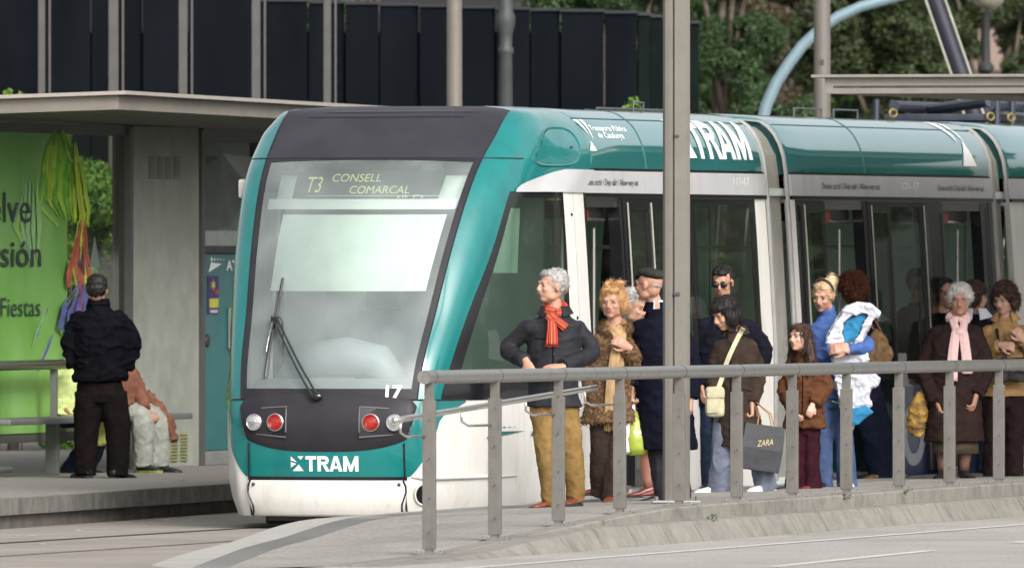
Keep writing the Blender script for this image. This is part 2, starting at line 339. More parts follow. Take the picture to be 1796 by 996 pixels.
def cols(z):
    z = round(z, 4)
    if z in _c: return _c[z]
    u3, w3, u5, w5 = [pchip(ZR, a, z) for a in (U3, W3, U5, W5)]
    t = max(0, min(1, (z - 2.577) / .17)); u7 = lerp(2.24, 2.75, t); u8 = lerp(2.81, 3.12, t)
    w7 = max(Hw(z), w5 + .002); w8 = max(Hw(z), w7 if z < 3.2 else 0)
    c = [(u3 - .12, 0), (u3 - .095, (w3 - .05) * .5), (u3 - .02, w3 - .05), (u3, w3), (u3 + .3 * (u5 - u3), w3 + .6 * (w5 - w3)), (u5, w5),
         ((u5 + u7) / 2, w5 + .60 * (w7 - w5)), (u7, w7), (u8, w8)]
    full = [(a, -b) for a, b in reversed(c[1:])] + c
    P = [np.array(p) for p in full]; K = [0.]
    for i in range(1, len(P)): K.append(K[-1] + max(1e-4, float(np.linalg.norm(P[i] - P[i - 1]))) )
    Tn = []
    for i in range(len(P)):
        if i == 0: Tn.append((P[1] - P[0]) / (K[1] - K[0]))
        elif i == len(P) - 1: Tn.append((P[-1] - P[-2]) / (K[-1] - K[-2]))
        else:
            d0 = (P[i] - P[i-1]) / (K[i] - K[i-1]); d1 = (P[i+1] - P[i]) / (K[i+1] - K[i]); h0 = K[i] - K[i-1]; h1 = K[i+1] - K[i]
            Tn.append((d0 * h1 + d1 * h0) / (h0 + h1))
    _c[z] = (P, K, Tn); return _c[z]
def S0(q, z):
    P, K, Tn = cols(z); x = max(0, min(15.9999, q + 8)); i = int(x); t = x - i; h = K[i+1] - K[i]
    p = P[i] * (2*t**3 - 3*t*t + 1) + Tn[i] * h * (t**3 - 2*t*t + t) + P[i+1] * (-2*t**3 + 3*t*t) + Tn[i+1] * h * (t**3 - t*t)
    return Vector((p[0], -p[1], z))
def S(q, z, off=0.):
    if not off: return tuple(S0(q, z))
    e = .02; q0, q1 = max(-8, q - e), min(8, q + e); z0, z1 = max(.1, z - .01), min(3.24, z + .01)
    n = (S0(q1, z) - S0(q0, z)).cross(S0(q, z1) - S0(q, z0))
    if n.length < 1e-9: n = Vector((-1, 0, 0))
    n.normalize(); c = S0(q, z)
    if n.dot(c - Vector((3.2, 0, min(z, 2.4)))) < 0: n = -n
    return tuple(c + n * off)
def patch(mb, ql, qr, zl, zh, ns=24, nt_=16, off=0., m=0):
    f = lambda a, x: a(x) if callable(a) else a
    def fn(s, t):
        z = lerp(f(zl, s), f(zh, s), t); q = lerp(f(ql, t), f(qr, t), s); return S(q, z, off(s, t) if callable(off) else off)
    return mb.grid(fn, ns, nt_, m)
_fw = {}
def qw(w, z):
    lo, hi = -6., 6.
    for _ in range(30):
        md = (lo + hi) / 2
        if -S0(md, z)[1] < w: lo = md
        else: hi = md
    return (lo + hi) / 2
def F(w, z, off=0.): return S(qw(w, z), z, off)      # the point of the front w right of centre at height z
WT = lambda s: 2.80 + .018 * (1 - (2 * s - 1) ** 2)
# shell below the windows, roof, pillars
b = MB(); patch(b, -8, 8, .10, .98, 96, 22)
T_('body_shell', b, white, smooth=True)
b = MB(); zlo = lambda s: (lambda a: .40 if a < 3 else lerp(.40, .985, min(1, ((a - 3) / 2.35)) ** 1.55))(abs(lerp(-5.3, 5.3, s)))
patch(b, -5.3, 5.3, zlo, .985, 80, 12, .004)
T_('lower_front_panel', b, teal, smooth=True)
for q0, q1 in ((3, 5), (-5, -3)):
    b = MB(); patch(b, q0, q1, .985, 2.83, 12, 40, .002); T_('pillar_panel', b, teal, smooth=True)
for q0, q1, q2, q3 in ((2.98, 8, 5, 8), (-8, -2.98, -8, -5)):
    b = MB(); patch(b, q0, q1, 2.83, 3.24, 40, 20, .002); patch(b, q2, q3, 2.577, 2.83, 30, 8, .002); T_('roof_side_panel', b, teal, smooth=True)
b = MB(); patch(b, -2.98, 2.98, 2.83, 3.24, 50, 24, .001)
ring = [S(lerp(-8, 8, i / 96), 3.24) for i in range(97)]
b.add(ring, [tuple(range(97))]); T_('roof_cap', b, roofm, smooth=True)
b = MB()   # cooling slots on the roof cap
for zz, w0, w1 in ((3.150, -.70, .60), (3.19, -.58, .70)):
    b.grid(lambda s, t: F(lerp(w0, w1, s), zz + (.018 if zz < 3.17 else .009) * t * (1 - (2*s-1)**8), .006), 30, 2)
T_('roof_slot', b, blackm)
# windscreen and its frame
b = MB()
patch(b, -3, -2, .985, 2.83, 4, 40, .004); patch(b, 2, 3, .985, 2.83, 4, 40, .004)
patch(b, -2, 2, .985, 1.07, 40, 3, .004); patch(b, -2, 2, WT, 2.83, 40, 3, .004)
fr = T_('windscreen_frame', b, maskm, smooth=True)
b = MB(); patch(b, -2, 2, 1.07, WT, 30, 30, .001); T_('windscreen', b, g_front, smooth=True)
b = MB()
for sgn in (-1, 1):
    b.tube([S(sgn * 3, lerp(.985, 3.2, i / 40), .003) for i in range(41)], .006, 6)
b.tube([S(lerp(-5, 5, i / 60), 2.83 + .0 * i, .004) for i in range(61)], .0055, 6)
b.tube([S(lerp(-5.3, 5.3, i / 60), .985, .006) for i in range(61)], .0065, 6)
for sgn in (-1, 1):
    b.tube([F(sgn * .615, lerp(.11, .66, i / 14), .012) for i in range(15)], .007, 6)
T_('panel_joint', b, blackm)
# bonnet mask with lamps
qm = 3.05
b = MB()
zml = lambda s: (lambda a: .592 + .34 * (a / qm) ** 3.2)(abs(lerp(-qm, qm, s)))
zmh = lambda s: (lambda a: 1.035 - .10 * (a / qm) ** 2.2)(abs(lerp(-qm, qm, s)))
patch(b, -qm, qm, zml, zmh, 60, 16, lambda s, t: .008 + .035 * math.sin(math.pi * min(1, max(0, t))) ** .7 * max(0, 1 - abs(2 * s - 1) ** 5))
mask = T_('bonnet_mask', b, maskm, smooth=True)
lampred = add_stains(mat('lamp_red', (.42, .02, .012), .25, coat=.8, var=.3, scale=60), nscale=60, lo=.5, hi=.6, dark=.5)
chrome = mat('chrome', (.75, .75, .76), .15, .9, var=.05)
lampglass = mat('lamp_lens', (.42, .43, .43), .12, .35, var=.25, scale=50, coat=1)
for sgn in (-1, 1):
    hp = MB()
    hp.grid(lambda s, t: F(sgn * lerp(.285, .655, s), lerp(lerp(.70, .735, s) , lerp(.925, .91, s), t), .046 - .030 * s), 14, 8)
    tray = T_('lamp_housing', hp, blackm, mask, True)
    for w0, mm, nm, r in ((sgn * .372, lampred, 'tail_lamp', .068), (sgn * .545, lampglass, 'headlight', .064)):
        c = Vector(F(w0, .812, .046 if nm == 'tail_lamp' else .052)); n = (Vector(F(w0, .812, .1)) - Vector(F(w0, .812, 0))).normalized()
        n = (n + Vector((-.5, 0, 0))).normalized(); rot = n.to_track_quat('Z', 'Y').to_matrix()
        lp = MB()
        def rg(rad, h): return [c + rot @ Vector((rad * math.cos(a), rad * math.sin(a), h)) for a in [2 * math.pi * i / 28 for i in range(28)]]
        lp.rings([rg(r, -.015), rg(r, .006), rg(r * .92, .010), rg(r * .86, .004)], 1, True, False)
        lp.rings([rg(r * .88, .003), rg(r * .7, .010), rg(r * .35, .015), rg(.002, .016)], 0, True, False)
        if nm == 'headlight': lp.rings([rg(r * .42, .017), rg(r * .30, .020), rg(.002, .020)], 1, True, False)
        else:
            for k in range(5): lp.rings([rg(r * (.2 + .14 * k), .0135), rg(r * (.2 + .14 * k) + .003, .0165), rg(r * (.2 + .14 * k) + .006, .0125)], 0, True, False)
        T_(nm, lp, [mm, chrome, blackm], tray if False else mask, 'auto')
    rim = MB(); pts = [(.285, .70), (.655, .735), (.665, .91), (.285, .925), (.285, .70)]
    rim.tube([F(sgn * a, z, .047 - .080 * max(0, a - .285)) for (a0, z0), (a1, z1) in zip(pts, pts[1:]) for a, z in [(lerp(a0, a1, k / 6), lerp(z0, z1, k / 6)) for k in range(6)]], .006, 6)
    T_('lamp_trim', rim, mat('trim_grey', (.12, .12, .125), .4), mask)
# bumper
b = MB(); patch(b, lambda t: -2.72, lambda t: 2.72, .115, .375, 60, 12, lambda s, t: .016 + .012 * math.sin(math.pi * t) ** .5)
bump = T_('bumper', b, white, smooth=True)
b = MB(); b.grid(lambda s, t: F(lerp(-.63, .63, s), lerp(.372, .402, t), .010), 30, 2); T_('bumper_gap', b, blackm)
for sgn in (-1, 1):
    k = MB(); k.ell(F(sgn * .57, .345, .028), (.012, .014, .014), 0, 10, 6); T_('bumper_bolt', k, M['dark_metal'], bump)
    k = MB(); k.tube([F(sgn * (.60 + .02 * math.sin(i)), lerp(.375, .11, i / 6), .026) for i in range(7)], .008, 6); T_('bumper_joint', k, blackm, bump)
b = MB()
for sgn in (1,):  # fog lamp recess at the corner of the skirt
    def hood(a, rr, h):
        q = sgn * (4.15 + .62 * rr * math.cos(a)); z = .27 + .075 * rr * math.sin(a); return S(q, z, h)
    A = [2 * math.pi * i / 28 for i in range(28)]
    b.rings([[hood(a, 1.25, .004) for a in A], [hood(a, 1.08, .018) for a in A], [hood(a, .95, .014) for a in A]], 0, True, False)
    b.rings([[hood(a, .97, .012) for a in A], [hood(a, .5, .008) for a in A], [hood(a, .01, .008) for a in A]], 1, True, False)
T_('corner_recess', b, [white, blackm], smooth='auto')
b = MB(); b.tube([S(lerp(3.2, 6.1, i / 12), lerp(.40, .39, i / 12), .012 * math.sin(math.pi * i / 12) + .004) for i in range(13)], [.004 + .014 * math.sin(math.pi * i / 12) for i in range(13)], 8); T_('corner_fin', b, white, smooth=True)
# under frame
b = MB(); b.box((.75, 0, .14), (1.0, 1.15, .22), ch=.03); T_('underframe', b, blackm)
# lettering on the nose
b = MB(); bw, bW = block_word(); vs_, fs_ = cutpolys(bw, 4); b.add([F(-.140 + x / bW * .415, .443 + y * .116, .0075) for x, y in vs_], fs_)
for tri in (((-.26, .558), (-.26, .525), (-.21, .512)), ((-.26, .513), (-.215, .500), (-.26, .472)), ((-.205, .556), (-.155, .558), (-.178, .530)), ((-.245, .445), (-.155, .445), (-.195, .495))):
    b.add([F(x, z, .0075) for x, z in tri], [(0, 1, 2)])
T_('front_lettering', b, whitel)
b = MB(); lettering(b, '17', lambda x, y: F(.468 + x, .998 + y, .050 if False else .012 + .0), .125, .095, .035, 3); T_('fleet_number', b, whitel)
# cab interior seen through the windscreen
cream = mat('blind_fabric', (.80, .90, .82), .8, var=.03)
b = MB(); b.grid(lambda s, t: S(lerp(-1.75 + .12 * t, 1.80, s), lerp(1.86, 2.46, t), -.10), 20, 16); T_('sun_blind', b, cream)
b = MB(); b.grid(lambda s, t: S(lerp(-1.95, 1.95, s), lerp(2.47, 2.55, t), -.05), 20, 4); T_('header_rail', b, mat('cab_white', (.86, .90, .86), .5, var=.02))
b = MB(); b.grid(lambda s, t: S(lerp(-1.95, 1.95, s), lerp(2.55, 2.83, t), -.16), 20, 4); T_('cab_header', b, mat('cab_pale', (.70, .80, .74), .6, var=.06))
b = MB(); b.grid(lambda s, t: S(lerp(-1.42, 1.55, s), lerp(2.555, 2.775, t), -.05), 20, 6); disp = T_('destination_display', b, mat('display_black', (.035, .045, .045), .4, var=.2, scale=8))
led = emit('led_yellow', (.48, .52, .16), .35); b = MB()
lettering(b, 'T3', lambda x, y: F(-.47 + x, 2.60 + y, -.045), .125, .125, .0, 2)
lettering(b, 'CONSELL', lambda x, y: F(-.27 + x, 2.685 + y, -.045), .40, .062, -.002, 1)
lettering(b, 'COMARCAL', lambda x, y: F(-.10 + x, 2.59 + y, -.045), .48, .062, -.002, 1)
T_('led_lettering', b, led, disp)
b = MB(); b.grid(lambda s, t: F(lerp(-.45, .67, s), lerp(2.568, 2.574, t), -.044), 20, 1); T_('display_line', b, mat('line_white', (.6, .65, .6), .5), disp)
b = MB(); lettering(b, '(6 P)', lambda x, y: F(.30 + x, 2.548 + y * .7, -.03), .20, .03); T_('notice', b, whitel, disp)
dash = mat('dashboard', (.34, .39, .41), .6, var=.1)
b = MB(); b.grid(lambda s, t: (lambda p: (p[0] + .75 * t, p[1], p[2] + .10 * math.sin(math.pi * t)))(S(lerp(-2.6, 2.6, s), 1.06, -.06)), 24, 10); T_('dashboard', b, dash, smooth=True)
b = MB(); b.tube([(.55, -.45, 1.08), (.55, -.25, 1.27), (.55, 0, 1.31), (.55, .35, 1.28), (.55, .52, 1.10)], [.10, .17, .19, .17, .10], 14, flat=.8); T_('instrument_hood', b, mat('hood_grey', (.33, .38, .41), .5, var=.06), smooth=True)
b = MB(); b.box((2.35, 0, 1.7), (.04, 2.1, 1.9)); T_('cab_wall', b, mat('cab_wall', (.50, .56, .55), .6, var=.06))
b = MB(); b.box((2.3, -.15, 1.35), (.03, .5, 1.1), ch=.01); b.box((2.3, .55, 1.6), (.03, .3, .7), ch=.01); T_('cab_door', b, mat('cab_door', (.26, .31, .33), .35, var=.06))
b = MB(); b.box((1.45, -.05, 1.35), (.14, .52, .62), ch=.06); b.box((1.38, -.05, 1.76), (.12, .30, .20), ch=.05); b.box((1.25, -.05, 1.0), (.5, .5, .14), ch=.05); T_('driver_seat', b, mat('seat_blue', (.20, .26, .30), .8, var=.1), smooth='auto')
b = MB(); b.box((.9, 0, .62), (1.5, 1.5, .04)); T_('cab_floor', b, dash)
# wiper
def fp(p, off): return F(p[0], p[1], off)
b = MB()
b.tube([fp((lerp(-.075, -.475, t), lerp(1.0, 1.56, t)), .06) for t in [i / 8 for i in range(9)]], .009, 6)
b.tube([fp((lerp(-.03, -.455, t), lerp(1.0, 1.575, t)), .06) for t in [i / 8 for i in range(9)]], .009, 6)
b.box(F(-.47, 1.57, .05), (.05, .06, .05), ch=.01); b.ell(F(-.05, 1.0, .05), (.03, .05, .03))
wp = T_('wiper_arm', b, blackm)
b = MB()
b.tube([fp((lerp(-.49, -.475, t) , lerp(1.15, 1.90, t)), .022) for t in [i / 12 for i in range(13)]], .012, 6, flat=.7)
b.tube([fp((lerp(-.50, -.47, t), lerp(1.33, 1.75, t)), .04 + .02 * math.sin(math.pi * t)) for t in [i / 8 for i in range(9)]], .007, 6)
b.tube([fp((lerp(-.47, -.36, t), lerp(1.58, 1.35, t) + .10 * math.sin(math.pi * t)), .05) for t in [i / 8 for i in range(9)]], .004, 5)
T_('wiper_blade', b, blackm, wp)
# mirror arm on the far side
b = MB(); b.box((1.55, 1.135, 2.60), (.10, .08, .15), ch=.025); T_('marker_box', b, white)
# cab side window
for g_ in (1, -1):
    b = MB()
    for q0, q1, z0, z1, n1, n2 in ((5, 7, .98, 1.16, 24, 4), (5, 5.16, 1.16, 2.577, 3, 24), (6.93, 7, 1.16, 2.577, 3, 24), (5.16, 6.93, 2.53, 2.577, 24, 2)): patch(b, *sorted((g_ * q0, g_ * q1)), z0, z1, n1, n2, .003)
    T_('cab_window_frame', b, blackm, smooth=True)
b = MB(); patch(b, 5.16, 6.93, 1.16, 2.53, 24, 20, .002); T_('cab_window', b, g_side, smooth=True)
b = MB(); patch(b, -6.93, -5.16, 1.16, 2.53, 24, 20, .002); T_('cab_window', b, g_far, smooth=True)
b = MB(); b.grid(lambda s, t: (lerp(1.25, 1.95, s) - .08 * (1 - t), -.98 + .02 * math.sin(9 * s), lerp(1.95, 2.45, t)), 12, 6); T_('side_blind', b, cream)
b = MB(); patch(b, -8, -7, .10, 2.577, 8, 30, .010); T_('door_pillar', b, white, smooth=True)
b = MB(); patch(b, 7, 8, .10, 2.577, 8, 30, .010)
pl = T_('door_pillar', b, white, smooth=True)
b = MB(); b.tube([S(7.42, lerp(.98, 2.56, i / 20), .011) for i in range(21)], .004, 5); T_('pillar_groove', b, mat('groove', (.3, .3, .3), .6), pl)
b = MB()
for z in (1.32, 1.60, 2.40): b.ell(S(7.3, z, .011), (.014, .014, .014), 0, 8, 5)
T_('pillar_button', b, blackm, pl)
# letterboard hood over the cab window
b = MB(); patch(b, 5.15, 8, 2.572, lambda s: lerp(2.60, 2.75, min(1, s * 2.2) ** .6), 40, 8, lambda s, t: .014 + .012 * min(1, s * 3))
T_('letterboard_hood', b, mat('hood_white', (.45, .45, .46), .35, coat=.3, var=.03), smooth=True)
def fin(a, rr, h):
    ex = .7; c, s_ = math.cos(a), math.sin(a); c = math.copysign(abs(c) ** ex, c); s_ = math.copysign(abs(s_) ** ex, s_)
    q = 6.35 + .90 * rr * c + .25 * rr * (s_ if s_ < 0 else -s_ * .2); return S(q, 2.925 + .135 * rr * s_, h)
b = MB(); A = [2 * math.pi * i / 40 for i in range(40)]
b.rings([[fin(a, 1.16, .003) for a in A], [fin(a, 1.10, .014) for a in A], [fin(a, 1.0, .006) for a in A]], 0, True, False); T_('roof_vent_frame', b, teal_d, smooth='auto')
b = MB(); b.rings([[fin(a, 1.0, .007) for a in A], [fin(a, .5, .007) for a in A], [fin(a, .01, .007) for a in A]], 0, True, False); b.ell(fin(0, .5, .012), (.012, .012, .012), 1, 8, 5)
T_('roof_vent_cover', b, [teal, blackm], smooth='auto')
# ---------------------------------------------------------------- modules behind the cab
def strip(mb, u0, u1, z0, z1, off=0., m=0, side=1, nu=4, nz=10):
    return mb.grid(lambda s, t: (lerp(u0, u1, s), -side * (Hw(lerp(z0, z1, t)) + off), lerp(z0, z1, t)), nu, nz, m)
def slabp(mb, u0, u1, z0, z1, o0, o1, m=0, side=1, nz=10):
    rs = []
    for i in range(nz + 1):
        z = lerp(z0, z1, i / nz); h = Hw(z)
        rs.append([(u0, -side * (h + o0), z), (u1, -side * (h + o0), z), (u1, -side * (h + o1), z), (u0, -side * (h + o1), z)])
    return mb.rings(rs, m)
def roofpt(u, a, off=0.):   # a: 0 at the eaves on the near side .. 1 at the top
    z = lerp(2.77, 3.24, a ** .8); return (u, -(Hw(z) + off), z + off * .3)
def roof_(u0, u1):
    b = MB()
    zs = [2.765, 2.80, 2.85, 2.90, 2.95, 3.0, 3.04, 3.08, 3.12, 3.15, 3.18, 3.195, 3.207, 3.218, 3.228, 3.235, 3.24]
    prof = [(-Hw(z), z) for z in zs]; prof = prof + [(-.35, 3.25), (.35, 3.25)] + [(-y, z) for y, z in reversed(prof)]
    us = [u0, u0 + .05, u0 + .12] + [lerp(u0 + .12, u1 - .12, i / 10) for i in range(1, 10)] + [u1 - .12, u1 - .05, u1]
    rs = []
    for k, u in enumerate(us):
        e = .02 if k in (0, len(us) - 1) else (.005 if k in (1, len(us) - 2) else 0)
        rs.append([(u, y - math.copysign(e, y), z - e) for y, z in prof])
    b.rings(rs, 0, False, False); b.add(rs[-1], [tuple(range(len(rs[-1])))]); b.add(rs[0], [tuple(range(len(rs[0])))])
    return T_('roof_panel', b, teal_r, smooth='auto')
def band(u0, u1, texts):
    b = MB(); slabp(b, u0, u1, 2.572, 2.745, -.05, .014, nz=3); slabp(b, u0, u1, 2.572, 2.745, -.05, .014, side=-1, nz=3)
    o = T_('letterboard', b, grey_band)
    d = MB(); slabp(d, u0, u1, 2.746, 2.764, -.05, -.005, nz=1); slabp(d, u0, u1, 2.54, 2.571, -.05, .02, nz=1); slabp(d, u0, u1, 2.746, 2.764, -.05, -.005, side=-1, nz=1)
    T_('rain_channel', d, blackm, o)
    for body, ua, ub, h, zb, m in texts:
        l = MB(); lettering(l, body, lambda x, y: (ua + x, -(Hw(zb) + .0165), zb + y), ub - ua, h, .004, 1); T_('notice_lettering', l, m, o)
def bellows(u0, u1):
    b = MB(); n = 11
    zs = [.25, .6, 1.0, 1.3, 1.6, 2.0, 2.3, 2.57, 2.75, 2.9, 3.0, 3.08, 3.14, 3.18]
    prof = [(-Hw(z), z) for z in zs] + [(-.8, 3.2), (0, 3.21), (.8, 3.2)] + [(Hw(z), z) for z in reversed(zs)]
    rs = []
    for k in range(n * 2 + 1):
        u = lerp(u0, u1, k / (2 * n)); e = .075 + (.045 if k % 2 else 0)
        rs.append([(u, y * (1 - e / 1.3), z - (e * .6 if z > 2.9 else 0)) for y, z in prof])
    b.rings(rs, 0, False, False)
    o = T_('bellows', b, mat('bellows_rubber', (.15, .145, .125), .7, var=.15), smooth=False)
    c = MB()
    for uu in (u0 + .01, u1 - .01):
        c.rings([[(uu + d, y * (1 + e), z + e * .6) for y, z in prof] for d, e in ((-.025, -.01), (-.02, .008), (.02, .008), (.025, -.01))], 0, False, False)
    T_('bellows_ring', c, mat('ring_grey', (.30, .30, .29), .45, .3), o, smooth='auto')
def doorway(u0, u1):
    b = MB(); slabp(b, u0, u0 + .07, .26, 2.54, -.09, .004); slabp(b, u1 - .07, u1, .26, 2.54, -.09, .004); b.box(((u0 + u1) / 2, -1.17, 2.50), (u1 - u0 - .14, .12, .08))
    o = T_('door_frame', b, blackm)
    c = MB(); c.box(((u0 + u1) / 2, -1.22, .265), (u1 - u0, .2, .03), ch=.006); T_('door_sill', c, M['steel'], o)
    c = MB(); c.box(((u0 + u1) / 2, -.95, 2.44), (u1 - u0, .3, .15), ch=.02); c.box(((u0 + u1) / 2 - .2, -1.11, 2.40), (.3, .06, .1), 1, ch=.01); c.tube([(u0 + .2, -1.12, 2.38), (u1 - .1, -1.12, 2.36)], .015, 8, 2)
    T_('door_mechanism', c, [mat('mech_dark', (.03, .03, .035), .5), mat('mech_red', (.22, .03, .015), .5), M['bright_steel']], o)
    for uu in (u0 + .16, u1 - .14):
        c = MB(); c.tube([(uu, -1.05, .4), (uu, -1.05, 2.3)], .014, 8); T_('grab_rail', c, M['steel'], o)
def leaf(u0, u1, off=.03):
    b = MB()
    for a, c_, z0, z1 in ((u0, u0 + .055, .27, 2.53), (u1 - .055, u1, .27, 2.53), (u0 + .055, u1 - .055, .27, .40), (u0 + .055, u1 - .055, 2.44, 2.53)): slabp(b, a, c_, z0, z1, off - .03, off + .012)
    o = T_('door_leaf', b, blackm)
    c = MB(); strip(c, u0 + .055, u1 - .055, .40, 2.44, off + .002); T_('door_glass', c, g_door, o, True)
    c = MB(); slabp(c, u0 + .012, u0 + .03, .9, 2.5, off + .013, off + .02); T_('door_seal', c, mat('seal_pale', (.36, .36, .30), .5), o)
def window(u0, u1, z0=.98, z1=2.54, gm=None, side=1, nm='side_window'):
    b = MB(); 
    for a, c_, za, zb in ((u0, u0 + .05, z0, z1), (u1 - .05, u1, z0, z1), (u0 + .05, u1 - .05, z0, z0 + .06), (u0 + .05, u1 - .05, z1 - .05, z1)): slabp(b, a, c_, za, zb, -.04, .0, side=side)
    o = T_(nm, b, blackm); c = MB(); strip(c, u0 + .05, u1 - .05, z0 + .06, z1 - .05, -.004, side=side); T_('pane', c, gm or (g_side if side == 1 else g_far), o, True)
def low(u0, u1, m=None, side=1, z1=.98, nm='side_panel'):
    b = MB(); slabp(b, u0, u1, .20, z1, -.05, .002, side=side, nz=4); return T_(nm, b, m or white, bevel=0)
# module one
roof_(3.10, 8.38); band(2.81, 8.30, [('Deixeu sortir / Deje salir / Allow way out', 2.86, 4.62 - .2, .052, 2.632, darkl), ('111-17', 7.30, 7.78, .058, 2.655, whitel)])
doorway(2.83, 3.92); leaf(3.94, 4.62, .03); leaf(4.63, 5.30, .03)
window(3.95, 6.05); window(6.06, 7.98); low(3.95, 7.98); low(7.98, 8.30, z1=2.54, nm='end_pillar')
for s_ in (-1,):
    low(2.84, 8.3, side=-1); 
    for a, c_ in ((2.84, 4.4), (4.45, 6.2), (6.25, 8.25)): window(a, c_, side=-1)
l = MB(); d = 1.3
for cx, cy, r in ((.06, .86, .045), (.20, .86, .035), (.30, .86, .028), (.40, .86, .022), (.49, .86, .018)):
    l.add([S(5.62 + (cx + r * .9 * math.cos(a)) * .85, .695 + (cy + r * 2.2 * math.sin(a)) * .085, .006) for a in [2 * math.pi * i / 12 for i in range(12)]], [tuple(range(12))])
l.add([S(5.60 + x * .95, .69 + y * .075, .006) for x, y in ((.08, .62), (.62, .62), (.0, -.1))], [(0, 1, 2)])
lettering(l, 'ATM', lambda x, y: S(6.28 + x, .70 + y, .006), .5, .085, .03, 1); T_('side_emblem', l, teal_d)
# roof lettering and dividing lines
def rl(mb, body, u0, W, a0, a1, bold=.03, cuts=14): lettering(mb, body, lambda x, y: roofpt(u0 + x, lerp(a0, a1, y), .004), W, 1.0, bold, cuts)
def rpoly(mb, polys, fx, off=.006):
    vs, fs = cutpolys([[fx(*p) for p in q] for q in polys], 24); mb.add([roofpt(x, y, off) for x, y in vs], fs)
roof_items = MB(); rpoly(roof_items, bw, lambda x, y: (6.30 + x / bW * 1.72, lerp(.12, .80, y)))
for tri in (((5.80, .8), (6.15, .8), (6.0, .55)), ((5.75, .75), (5.95, .5), (5.75, .35)), ((5.95, .13), (6.3, .13), (6.12, .45))): rpoly(roof_items, [tri], lambda x, y: (x, y))
rl(roof_items, 'Transports Públics', 3.42, 1.05, .55, .65, .01, 2); rl(roof_items, 'de Catalunya', 3.55, .75, .42, .52, .01, 2)
for tri in (((3.12, .75), (3.25, .75), (3.30, .45)), ((3.30, .75), (3.40, .75), (3.36, .38)), ((3.16, .2), (3.36, .2), (3.26, .36))): rpoly(roof_items, [tri], lambda x, y: (x, y))
for tri in (((14.72, .95), (14.95, .95), (15.02, .50)), ((15.05, .95), (15.15, .95), (15.28, .45)), ((14.95, .10), (15.42, .10), (15.2, .55))): rpoly(roof_items, [tri], lambda x, y: (x, y))
T_('roof_lettering', roof_items, whitel)
b = MB()
for u_ in (4.75, 11.6): b.tube([roofpt(u_, i / 20, .001) for i in range(21)], .006, 5)
for ua, ub in ((3.15, 8.3), (9.2, 15.8)): b.tube([roofpt(lerp(ua, ub, i / 20), .78, .001) for i in range(21)], .005, 5)
T_('roof_seam', b, mat('seam', (.02, .07, .07), .6))
bellows(8.40, 9.05)
# module two: doors and full-height glazing
roof_(9.07, 15.92); band(9.12, 15.85, [('Deixeu sortir / Deje salir / Allow way out', 10.1, 12.0, .052, 2.632, darkl), ('121-17', 12.75, 13.3, .058, 2.64, whitel), ('Deixeu sortir / Deje salir / Allow way out', 13.95, 15.55, .052, 2.632, darkl)])
low(9.10, 9.24, z1=2.54, nm='end_pillar'); low(15.72, 15.85, m=blackm, z1=2.54, nm='end_pillar')
navy = mat('advert_navy', (.012, .02, .085), .35, var=.1, coat=.3); navy_l = mat('advert_letter', (.30, .33, .36), .5, var=.05)
window(9.25, 10.04); low(9.25, 10.04, navy)
doorway(10.06, 11.5); leaf(9.36, 10.04); leaf(11.54, 12.2)
window(11.52, 13.98); low(11.52, 13.98, navy)
doorway(14.0, 15.5); leaf(13.30, 13.98); window(15.52, 15.70); low(15.52, 15.70, navy)
for s_ in (-1,):
    low(9.1, 15.85, side=-1)
    for k in range(4): window(9.15 + 1.67 * k, 9.15 + 1.67 * k + 1.6, side=-1)
l = MB()
for uc in (11.95, 12.72 + .15):
    A = [2 * math.pi * i / 36 for i in range(36)]
    l.rings([[(uc + .40 * k * math.cos(a), -1.3055, .58 + .27 * k * math.sin(a) * (1.15 if k < 1 else 1)) for a in A] for k in (1.0, .55)], 0, True, False)
T_('advert_lettering', l, navy_l)
bellows(15.94, 16.45)
roof_(16.47, 26.0); band(16.52, 26, []); low(16.5, 17.0, z1=2.54, nm='end_pillar'); window(17.05, 26.0); low(17.05, 26, white)
low(16.5, 26, side=-1); window(16.55, 21, side=-1); window(21.1, 26, side=-1)
# ---- inside
intg = mat('interior_grey', (.50, .56, .52), .6, var=.08)
b = MB(); b.box((14.4, 0, .24), (23.2, 2.5, .06)); b.box((14.4, 0, 2.60), (23.2, 2.36, .06)); T_('interior_floor', b, intg)
b = MB(); b.box((26.02, 0, 1.5), (.05, 2.4, 2.6)); T_('rear_bulkhead', b, intg)
seatm = mat('seat_teal', (.02, .12, .12), .7, var=.15); polem = mat('grab_pole', (.25, .27, .22), .4, .5)
for u_, ys in ((4.8, (.9, .42)), (5.7, (.9, .42)), (6.6, (.9, .42)), (7.5, (.9, .42)), (12.1, (-.85, .85)), (12.9, (-.85, .85)), (18, (.9, -.9)), (19, (.9, -.9)), (4.9, (-.9,)), (6.2, (-.9,)), (7.2, (-.9,))):
    for y in ys:
        b = MB(); b.box((u_, y, .72), (.42, .42, .07), ch=.03); b.box((u_ + .22, y, 1.05), (.07, .42, .62), ch=.03); b.box((u_, y, .48), (.2, .1, .44)); T_('passenger_seat', b, seatm, smooth='auto')
b = MB()
for u_, y in ((3.0, .6), (4.1, -.7), (4.9, .3), (6.1, -.4), (6.9, .35), (7.9, -.6), (10.3, .2), (11.2, -.5), (12.3, .3), (13.0, -.35), (14.3, .2), (15.2, -.3), (17.5, .3), (18.6, -.3)): b.tube([(u_, y, .27), (u_, y, 2.57)], .018, 8)
for y in (-.55, .55): b.tube([(2.9, y, 2.15), (8.2, y, 2.15)], .015, 8); b.tube([(9.2, y, 2.15), (15.7, y, 2.15)], .015, 8)
T_('interior_pole', b, polem)
for u_, y_ in ((7.6, .55), (9.4, .85), (13.55, .85)):
    b = MB(); b.box((u_, y_, 1.5), (.05, .34, 1.75), ch=.01); T_('interior_partition', b, mat('partition', (.30, .50, .42), .4, var=.1))
